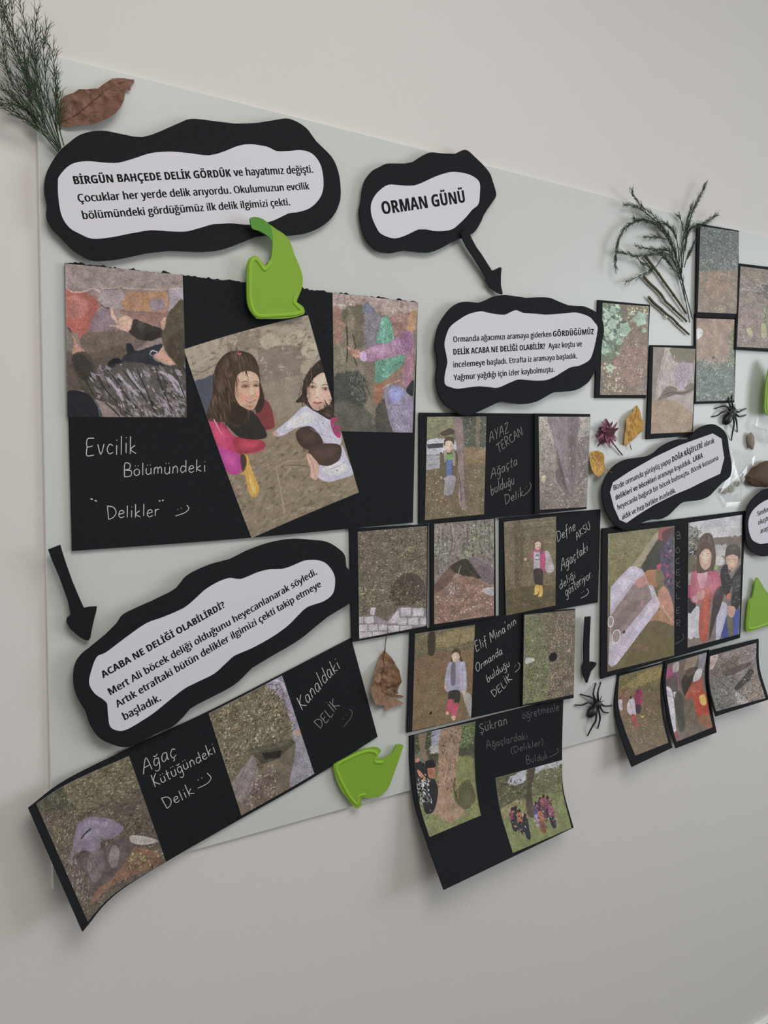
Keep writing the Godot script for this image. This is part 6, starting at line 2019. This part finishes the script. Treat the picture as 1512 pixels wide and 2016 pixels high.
# written from a to b (in thousandths of the card's u and v), up = the direction and height of a tall letter
func handwriting(c: Array, s: String, a: Vector2, b: Vector2, up: Vector2, width := 0.0009, mat: Material = null) -> void:
	var rng := RandomNumberGenerator.new()
	rng.seed = s.hash() % 10007
	var hs := hand_strokes(s, rng)
	var st := begin()
	for p: PackedVector2Array in hs[0]:
		var q := smooth2(p, 5, false)
		var at := PackedVector3Array()
		for w in q:
			var uv: Vector2 = (a + (b - a) * (w.x / hs[1]) + up * w.y) * 0.001
			at.append(surf(c[1], uv.x, uv.y) + surf_normal(c[1], uv.x, uv.y) * 0.0001)
		tube(st, at, width * 0.5, width * 0.42, 6, 0.3)
	part("handwriting", st.commit(), c[0], M.chalk if mat == null else mat)

# ---------------------------------------------------------------- paper clouds with printed lines
func cloud(label: String, outer: String, inner: String, z: float, lines: Array, straight := false) -> void:
	var o := smooth2(pts2(outer), 4)
	var i := pts2(inner) if straight else smooth2(pts2(inner), 4)
	var mid := Vector2.ZERO
	for p in o:
		mid += p / o.size()
	var t := thing("cloud_sign", label, "sign", Vector3(mid.x, mid.y, z))
	part("backing_card", plate(o, z, 0.0026), t, M.foam)
	var paper := part("paper", plate(i, z + 0.0027, 0.0003), t, M.paper)
	for l: Array in lines:
		text_line(paper, l[0], l[1], pts2(l[2]), l[3] * 0.001, z + 0.0030)

# one run of print: from p[0] to p[1] along the baseline, capitals cap high
func text_line(parent: Node3D, s: String, bold: bool, p: PackedVector2Array, cap: float, z: float) -> void:
	var tm := TextMesh.new()
	var font := SystemFont.new()
	font.font_names = PackedStringArray(["Droid Sans"])
	font.font_weight = 700 if bold else 400
	tm.font = font
	tm.text = s
	tm.font_size = 64
	tm.pixel_size = 0.01
	tm.depth = 0.05
	tm.curve_step = 1.5
	tm.horizontal_alignment = HORIZONTAL_ALIGNMENT_LEFT
	tm.vertical_alignment = VERTICAL_ALIGNMENT_BOTTOM
	var ref := TextMesh.new()
	ref.font = font
	ref.text = "H"
	ref.font_size = 64
	ref.pixel_size = 0.01
	ref.depth = 0.05
	ref.horizontal_alignment = HORIZONTAL_ALIGNMENT_LEFT
	ref.vertical_alignment = VERTICAL_ALIGNMENT_BOTTOM
	var hb := ref.get_aabb()
	var tb := tm.get_aabb()
	var e := p[1] - p[0]
	var dir := e.normalized()
	var sx := e.length() / tb.size.x
	var sy := cap / hb.size.y
	var o := MeshInstance3D.new()
	o.name = "text_line"
	# the ink spreads a little: the run is laid down a few times, hair's breadths apart
	var ink := begin()
	var grow := 0.012 if bold else 0.02
	for k: Vector3 in [Vector3.ZERO, Vector3(grow, 0, 0.004), Vector3(-grow, 0, 0.008), Vector3(0, grow * 0.6, 0.012)]:
		ink.append_from(tm, 0, Transform3D(Basis.IDENTITY, k))
	o.mesh = ink.commit()
	o.material_override = M.ink
	var d3 := Vector3(dir.x, dir.y, 0)
	var n3 := Vector3(-dir.y, dir.x, 0)
	var bs := Basis(d3 * sx, n3 * sy, Vector3(0, 0, 0.002))
	o.transform = Transform3D(bs, Vector3(p[0].x, p[0].y, z) - bs * Vector3(tb.position.x, hb.position.y, tb.position.z) - base_of(parent))
	parent.add_child(o, true)

func arrow(label: String, outline: String, z0: float, slope: Vector2, pivot: Vector2) -> void:
	var o := pts2(outline)
	var t := thing("paper_arrow", label, "arrow", Vector3(o[0].x, o[0].y, z0))
	part("arrow_card", plate(o, z0, 0.0022, slope, pivot), t, M.foam)

# ---------------------------------------------------------------- leaves, twigs and other finds
# a thin sheet cut along an outline, cupped and rippled: height = z + cup * distance to the midrib squared + ripple
func leaf_mesh(outline: PackedVector2Array, rib: PackedVector2Array, z: float, cup: float, ripple: float, thick: float, cell: float, seed_no: int, tilt := Vector2.ZERO) -> ArrayMesh:
	var all := PackedVector2Array()
	var lo := outline[0]
	var hi := outline[0]
	for i in outline.size():
		var a := outline[i]
		var b := outline[(i + 1) % outline.size()]
		var k := maxi(1, int(a.distance_to(b) / cell))
		for j in k:
			all.append(a.lerp(b, float(j) / k))
		lo = lo.min(a)
		hi = hi.max(a)
	var edge := all.duplicate()
	var y := lo.y
	var odd := 0
	while y < hi.y:
		var x := lo.x + (cell * 0.5 if odd else 0.0)
		while x < hi.x:
			var q := Vector2(x, y)
			if Geometry2D.is_point_in_polygon(q, edge):
				var near := 1e9
				for i in edge.size():
					near = minf(near, q.distance_to(edge[i]))
				if near > cell * 0.45:
					all.append(q)
			x += cell
		y += cell * 0.86
		odd = 1 - odd
	var fnl := FastNoiseLite.new()
	fnl.seed = seed_no
	fnl.frequency = 45.0
	var height := func(q: Vector2) -> float:
		var d := 1e9
		for i in rib.size() - 1:
			d = minf(d, q.distance_to(Geometry2D.get_closest_point_to_segment(q, rib[i], rib[i + 1])))
		return z + cup * d * d / 0.02 + ripple * fnl.get_noise_2d(q.x, q.y) + tilt.dot(q - rib[0])
	var idx := Geometry2D.triangulate_delaunay(all)
	var h := PackedFloat32Array()
	var ns: Array = []
	for q in all:
		h.append(height.call(q))
		var e := 0.0008
		ns.append(Vector3(height.call(q - Vector2(e, 0)) - height.call(q + Vector2(e, 0)), height.call(q - Vector2(0, e)) - height.call(q + Vector2(0, e)), 2.0 * e).normalized())
	var st := begin()
	for i in range(0, idx.size(), 3):
		var a := idx[i]
		var b := idx[i + 1]
		var c := idx[i + 2]
		if not Geometry2D.is_point_in_polygon((all[a] + all[b] + all[c]) / 3.0, edge):
			continue
		var pa := Vector3(all[a].x, all[a].y, h[a])
		var pb := Vector3(all[b].x, all[b].y, h[b])
		var pc := Vector3(all[c].x, all[c].y, h[c])
		var up := Vector3(0, 0, thick)
		tri(st, pa + up, pb + up, pc + up, ns[a], ns[b], ns[c])
		tri(st, pa, pb, pc, -ns[a], -ns[b], -ns[c])
	var n := edge.size()
	for i in n:
		var j := (i + 1) % n
		var a := Vector3(edge[i].x, edge[i].y, h[i])
		var b := Vector3(edge[j].x, edge[j].y, h[j])
		var sd := (b - a).cross(Vector3(0, 0, 1)).normalized()
		quad(st, a, b, b + Vector3(0, 0, thick), a + Vector3(0, 0, thick), sd)
	return st.commit()

func dry_leaf(label: String, outline: String, rib: String, stem: String, z: float, cup: float, ripple: float, mat: Material, vein_mat: Material, seed_no: int, side_veins := 5, tilt := Vector2.ZERO, group := "") -> void:
	var o := pts2(outline)
	var r := smooth2(pts2(rib), 6, false)
	var t := thing("dry_leaf", label, "leaf", Vector3(r[0].x, r[0].y, z), group)
	part("blade", leaf_mesh(o, r, z, cup, ripple, 0.0004, 0.0026, seed_no, tilt), t, mat)
	var fnl := FastNoiseLite.new()
	fnl.seed = seed_no
	fnl.frequency = 45.0
	var lay := func(q: Vector2) -> Vector3:
		var d := 1e9
		for i in r.size() - 1:
			d = minf(d, q.distance_to(Geometry2D.get_closest_point_to_segment(q, r[i], r[i + 1])))
		return Vector3(q.x, q.y, z + cup * d * d / 0.02 + ripple * fnl.get_noise_2d(q.x, q.y) + tilt.dot(q - r[0]) + 0.0004)
	var st := begin()
	var line := PackedVector3Array()
	for q in r:
		line.append(lay.call(q))
	tube(st, line, 0.0009, 0.0004, 6, 0.8)
	part("midrib", st.commit(), t, vein_mat)
	if side_veins > 0:
		var sv := begin()
		for i in side_veins:
			var k := int((0.12 + 0.72 * i / side_veins) * (r.size() - 1))
			var d := (r[mini(k + 1, r.size() - 1)] - r[k]).normalized()
			for s: float in [-1.0, 1.0]:
				var v := PackedVector3Array()
				for j in 6:
					var q := r[k] + d.rotated(s * (0.95 - j * 0.05)) * (0.0042 * j)
					if j > 0 and not Geometry2D.is_point_in_polygon(q, o):
						break
					v.append(lay.call(q))
				if v.size() > 2:
					tube(sv, v, 0.00028, 0.00012, 5, 0.5)
		part("side_veins", sv.commit(), t, vein_mat).set_meta("kind", "stuff")
	if stem != "":
		var ss := begin()
		tube(ss, smooth3(pts3(stem), 5), 0.0007, 0.0009, 6)
		part("leaf_stalk", ss.commit(), t, vein_mat)

# a feathery sprig: stems through given points, each with side twigs that carry fine needles
func sprig(label: String, stems: Array, seed_no: int, r: float, twig_len: float, needle: float, spread: float, every := 0.14) -> void:
	var rng := RandomNumberGenerator.new()
	rng.seed = seed_no
	var first := pts3(stems[0])
	var t := thing("feathery_sprig", label, "plant sprig", first[0])
	for s: String in stems:
		var p := smooth3(pts3(s), 8)
		var st := begin()
		tube(st, p, r, r * 0.35, 5)
		var stem := part("stem", st.commit(), t, M.stem_green)
		var nd := begin()
		var run := 0.0
		var total := 0.0
		for i in p.size() - 1:
			total += p[i].distance_to(p[i + 1])
		var done := 0.0
		for i in p.size() - 1:
			var seg := p[i].distance_to(p[i + 1])
			done += seg
			run += seg
			if done < total * 0.22 or run < twig_len * every:
				continue
			run = 0.0
			var d := (p[i + 1] - p[i]).normalized()
			for side: float in [-1.0, 1.0]:
				if rng.randf() < 0.25:
					continue
				var a := side * rng.randf_range(0.22, 0.22 + spread)
				var bd := d.rotated(Vector3(0, 0, 1), a) + Vector3(0, 0, rng.randf_range(-0.1, 0.2))
				var len := twig_len * rng.randf_range(0.35, 1.0) * (1.0 - 0.45 * done / total)
				var tw := PackedVector3Array()
				for j in 4:
					tw.append(p[i] + bd.normalized() * len * j / 3.0 + d * len * 0.05 * j * j / 9.0)
				tube(nd, tw, r * 0.5, r * 0.34, 4)
				var m := int(len / (needle * 0.3))
				for j in m:
					var f := (j + 0.5) / m
					var at := tw[0].lerp(tw[3], f)
					var na := (1.0 if j % 2 else -1.0) * rng.randf_range(0.15, 0.45)
					var nv := (bd.rotated(Vector3(0, 0, 1), na) + Vector3(0, 0, rng.randf_range(-0.15, 0.25))).normalized()
					tube(nd, PackedVector3Array([at, at + nv * needle * rng.randf_range(0.5, 1.1)]), r * 0.36, r * 0.22, 3)
		var o := part("needles", nd.commit(), stem, M.needle_green)
		o.position = Vector3.ZERO
		o.set_meta("kind", "stuff")

func blob_mesh(c: Vector3, ax: Vector3, ay: Vector3, az: Vector3, rough: float, freq: float, seed_no: int, pinch := 0.0) -> ArrayMesh:
	var fnl := FastNoiseLite.new()
	fnl.seed = seed_no
	fnl.frequency = freq
	var st := begin()
	var nu := 28
	var nv := 16
	var at := func(i: int, j: int) -> Vector3:
		var a := TAU * i / nu
		var b := PI * j / nv
		var d := Vector3(cos(b), sin(b) * cos(a), sin(b) * sin(a))
		var k := 1.0 + rough * fnl.get_noise_3d(d.x, d.y, d.z)
		var taper := 1.0 - pinch * d.x
		return c + (ax * d.x + (ay * d.y + az * d.z) * taper) * k
	st.set_smooth_group(0)
	for j in nv:
		for i in nu:
			var p0: Vector3 = at.call(i, j)
			var p1: Vector3 = at.call(i + 1, j)
			var p2: Vector3 = at.call(i + 1, j + 1)
			var p3: Vector3 = at.call(i, j + 1)
			var out: Vector3 = (p0 + p1 + p2 + p3) * 0.25 - c
			for f: Array in [[p0, p1, p2], [p0, p2, p3]]:
				var flip: bool = (f[1] - f[0]).cross(f[2] - f[0]).dot(out) > 0.0
				st.add_vertex(f[0])
				st.add_vertex(f[2] if flip else f[1])
				st.add_vertex(f[1] if flip else f[2])
	st.index()
	st.generate_normals()
	return st.commit()

func spider(label: String, tail: Vector3, head: Vector3, legs: Array, palps: Array) -> void:
	var t := thing("toy_spider", label, "toy spider", tail.lerp(head, 0.5), "black plastic spiders")
	var ax := head - tail
	var L := ax.length()
	var d := ax / L
	var side := d.cross(Vector3(0, 0, 1)).normalized()
	# abdomen, waist and head as one turned body
	var st := begin()
	var prof := [[0.0, 0.0], [0.03, 0.09], [0.12, 0.165], [0.25, 0.215], [0.4, 0.21], [0.52, 0.15], [0.58, 0.12], [0.64, 0.16], [0.75, 0.19], [0.88, 0.16], [0.96, 0.09], [1.0, 0.0]]
	st.set_smooth_group(0)
	var ns := 18
	var ring := func(k: int, i: int) -> Vector3:
		var w := TAU * i / ns
		return tail + d * (prof[k][0] * L) + (side * cos(w) + Vector3(0, 0, 1) * sin(w) * 0.85) * (prof[k][1] * L)
	for k in prof.size() - 1:
		for i in ns:
			var p0: Vector3 = ring.call(k, i)
			var p1: Vector3 = ring.call(k, i + 1)
			var p2: Vector3 = ring.call(k + 1, i + 1)
			var p3: Vector3 = ring.call(k + 1, i)
			var o: Vector3 = (p0 + p1 + p2 + p3) * 0.25 - (tail + d * ((prof[k][0] + prof[k + 1][0]) * 0.5 * L))
			for f: Array in [[p0, p1, p2], [p0, p2, p3]]:
				if (f[1] - f[0]).cross(f[2] - f[0]).length() < 1e-12:
					continue
				var flip: bool = (f[1] - f[0]).cross(f[2] - f[0]).dot(o) > 0.0
				st.add_vertex(f[0])
				st.add_vertex(f[2] if flip else f[1])
				st.add_vertex(f[1] if flip else f[2])
	st.index()
	st.generate_normals()
	part("body", st.commit(), t, M.spider)
	for s: String in legs:
		var ls := begin()
		tube(ls, smooth3(pts3(s), 6), 0.0023, 0.0012, 8)
		part("leg", ls.commit(), t, M.spider)
	for s: String in palps:
		var ps := begin()
		tube(ps, pts3(s), 0.0009, 0.0005, 6)
		part("feeler", ps.commit(), t, M.spider)

# a moulded soft leaf with a raised rim and a bent stalk
func green_leaf(label: String, body: String, rim: String, curl: String, z: float, slope := Vector2.ZERO) -> void:
	var o := smooth2(pts2(body), 3)
	var mid := Vector2.ZERO
	for p in o:
		mid += p / o.size()
	var t := thing("green_leaf_ornament", label, "ornament", Vector3(mid.x, mid.y, z), "lime green moulded leaves")
	var mesh := plate(o, z, 0.0030, slope, mid)
	part("leaf_body", mesh, t, M.lime)
	if rim != "":
		var st := begin()
		var p := PackedVector3Array()
		for q in smooth2(pts2(rim), 5, false):
			p.append(Vector3(q.x, q.y, z + 0.0028 + slope.dot(q - mid)))
		tube(st, p, 0.0030, 0.0026, 10, 0.6)
		part("rim", st.commit(), t, M.lime_rim)
	if curl != "":
		var c := smooth2(pts2(curl), 3)
		part("stalk", plate(c, z + 0.0031, 0.0022, Vector2(-0.12, 0.15), c[c.size() / 2]), t, M.lime_dark)

func std(c: String, rough := 0.8, spec := 0.5) -> StandardMaterial3D:
	var m := StandardMaterial3D.new()
	m.albedo_color = Color(c)
	m.roughness = rough
	m.metallic_specular = spec
	return m

func noise_tex(freq: float, seed_no: int, lo: String, hi: String, size := 256, as_normal := false, bump := 2.0) -> NoiseTexture2D:
	var f := FastNoiseLite.new()
	f.seed = seed_no
	f.frequency = freq
	f.fractal_octaves = 4
	var t := NoiseTexture2D.new()
	t.noise = f
	t.width = size
	t.height = size
	t.seamless = true
	t.generate_mipmaps = false
	if as_normal:
		t.as_normal_map = true
		t.bump_strength = bump
	else:
		var g := Gradient.new()
		g.set_color(0, Color(lo))
		g.set_color(1, Color(hi))
		t.color_ramp = g
	return t

func triplanar(m: StandardMaterial3D, scale: float) -> StandardMaterial3D:
	m.uv1_triplanar = true
	m.uv1_world_triplanar = true
	m.uv1_scale = Vector3.ONE * scale
	return m

func board(outline: String) -> void:
	var o := pts2(outline)
	var t := thing("display_board", "large plain white board fixed flat on the wall, carrying the whole display", "display board", Vector3(o[0].x, o[3].y, 0.0))
	var st := begin()
	var z := 0.006
	# the face with a small chamfer, the edges behind it
	var inset := PackedVector2Array([o[0] + Vector2(0.001, -0.001), o[1] + Vector2(-0.001, -0.001), o[2] + Vector2(-0.001, 0.001), o[3] + Vector2(0.001, 0.001)])
	var p := func(q: Vector2, h: float) -> Vector3: return Vector3(q.x, q.y, h)
	quad(st, p.call(inset[0], z), p.call(inset[1], z), p.call(inset[2], z), p.call(inset[3], z), Vector3(0, 0, 1))
	part("panel", st.commit(), t, M.board)
	var se := begin()
	for i in 4:
		var a := o[i]
		var b := o[(i + 1) % 4]
		var e := (b - a).normalized()
		var n := Vector3(-e.y, e.x, 0)
		quad(se, p.call(inset[i], z), p.call(inset[(i + 1) % 4], z), p.call(b, z - 0.001), p.call(a, z - 0.001), (n + Vector3(0, 0, 1)).normalized())
		quad(se, p.call(a, z - 0.001), p.call(b, z - 0.001), p.call(b, 0.0), p.call(a, 0.0), n)
	quad(se, p.call(o[0], 0.0002), p.call(o[1], 0.0002), p.call(o[2], 0.0002), p.call(o[3], 0.0002), Vector3(0, 0, -1))
	part("edging", se.commit(), t, M.board_edge)

func twig(label: String, line: String, blobs: String) -> void:
	var p := pts3(line)
	var t := thing("twig", label, "twig", p[0], "bare twigs")
	var q := smooth3(p, 4)
	var st := begin()
	tube(st, q, 0.0026, 0.0019, 9)
	for k in [q.size() / 3, q.size() * 2 / 3]:
		tube(st, PackedVector3Array([q[k] - Vector3(0.0016, -0.0012, 0), q[k], q[k] + Vector3(0.0016, -0.0012, 0)]), 0.0026, 0.0029, 9)
	part("bark", st.commit(), t, M.twig)
	for e: Array in [[q[0], (q[0] - q[1]).normalized(), 0.0026], [q[q.size() - 1], (q[q.size() - 1] - q[q.size() - 2]).normalized(), 0.0019]]:
		var ends := begin()
		tube(ends, PackedVector3Array([e[0], e[0] + e[1] * 0.0004]), e[2] * 0.96, e[2] * 0.9, 9)
		part("cut_end", ends.commit(), t, M.twig_end)
	for b in pts3(blobs):
		part("glue_blob", blob_mesh(b, Vector3(0.0055, 0, 0), Vector3(0, 0.005, 0), Vector3(0, 0, 0.0024), 0.3, 1.2, 8), t, M.glue)

func dried_flower(label: String, c: Vector3, r: float, stalk: String) -> void:
	var t := thing("dried_flower", label, "flower", c)
	var st := begin()
	tube(st, smooth3(pts3(stalk), 5), 0.0011, 0.0012, 7)
	part("stalk", st.commit(), t, M.flower_stem)
	part("heart", blob_mesh(c, Vector3(r * 0.62, 0, 0), Vector3(0, r * 0.58, 0), Vector3(0, 0, 0.006), 0.5, 2.0, 5), t, M.petal_dark)
	var rng := RandomNumberGenerator.new()
	rng.seed = 88
	for k in 72:
		var a := TAU * k / 72.0 * 3.0 + rng.randf() * 0.3
		var ring := float(k) / 46.0
		var d := Vector3(cos(a), sin(a), rng.randf_range(0.1, 0.9) * (1.2 - ring)).normalized()
		var len := r * lerpf(0.6, 0.95, ring) * rng.randf_range(0.8, 1.1)
		var start := c + d * r * 0.3
		var side := d.cross(Vector3(0, 0, 1)).normalized()
		var bend := Vector3(rng.randf_range(-0.4, 0.4), rng.randf_range(-0.4, 0.4), rng.randf_range(-0.7, 0.3)) * r * 1.2
		var pt := PackedVector3Array()
		for j in 6:
			var f := j / 5.0
			pt.append(start + d * (len - r * 0.3) * f + bend * f * f * f)
		var ps := begin()
		var w := r * 0.12
		for j in 5:
			var w0 := w * (0.6 + 0.6 * sin(PI * (j / 5.0 * 0.8 + 0.1)))
			var w1 := w * (0.6 + 0.6 * sin(PI * ((j + 1) / 5.0 * 0.8 + 0.1))) * (0.35 if j == 4 else 1.0)
			var n := (pt[j + 1] - pt[j]).cross(side).normalized()
			n = n if n.z > 0 else -n
			quad(ps, pt[j] - side * w0, pt[j] + side * w0, pt[j + 1] + side * w1, pt[j + 1] - side * w1, n)
			quad(ps, pt[j] - side * w0 - n * 0.0002, pt[j] + side * w0 - n * 0.0002, pt[j + 1] + side * w1 - n * 0.0002, pt[j + 1] - side * w1 - n * 0.0002, -n)
		part("petal", ps.commit(), t, M.petal if rng.randf() < 0.72 else M.petal_dark)

func pebble(called: String, label: String, category: String, c: Vector3, a: Vector3, b: Vector3, depth: float, rough: float, seed_no: int, mat: Material) -> void:
	var t := thing(called, label, category, c)
	part("body", blob_mesh(c, a, b, Vector3(0, 0, depth), rough, 1.1, seed_no), t, mat)

# a crumpled sheet of clear film over an outline
func film(label: String, outline: String, seed_no: int, rise: float) -> void:
	var o := pts3(outline)
	var c := Vector3.ZERO
	for p in o:
		c += p / o.size()
	c.z += rise
	var t := thing("clear_film", label, "plastic film", c)
	var fnl := FastNoiseLite.new()
	fnl.seed = seed_no
	fnl.noise_type = FastNoiseLite.TYPE_CELLULAR
	fnl.frequency = 60.0
	var st := begin()
	st.set_smooth_group(-1)
	var n := o.size()
	var rings := 6
	var at := func(i: int, j: int) -> Vector3:
		var f := float(j) / rings
		var q := c.lerp(o[i % n].lerp(o[(i + 1) % n], 0.0), f)
		q.z += fnl.get_noise_2d(q.x, q.y) * rise * 0.7
		q.z = maxf(q.z, 0.0085)
		return q
	for i in n:
		for j in rings:
			var p0: Vector3 = at.call(i, j)
			var p1: Vector3 = at.call(i + 1, j)
			var p2: Vector3 = at.call(i + 1, j + 1)
			var p3: Vector3 = at.call(i, j + 1)
			for f: Array in [[p0, p2, p1], [p0, p3, p2]]:
				var nn: Vector3 = (f[1] - f[0]).cross(f[2] - f[0])
				if nn.length() < 1e-12:
					continue
				nn = nn.normalized()
				nn = nn if nn.z > 0 else -nn
				tri(st, f[0], f[1], f[2], nn, nn, nn)
	part("sheet", st.commit(), t, M.film)
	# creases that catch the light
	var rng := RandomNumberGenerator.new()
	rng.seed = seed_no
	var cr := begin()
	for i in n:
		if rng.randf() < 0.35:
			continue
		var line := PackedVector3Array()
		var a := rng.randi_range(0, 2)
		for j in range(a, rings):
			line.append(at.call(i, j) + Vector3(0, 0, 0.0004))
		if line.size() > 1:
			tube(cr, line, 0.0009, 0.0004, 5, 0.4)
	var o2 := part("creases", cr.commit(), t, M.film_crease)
	o2.set_meta("kind", "stuff")
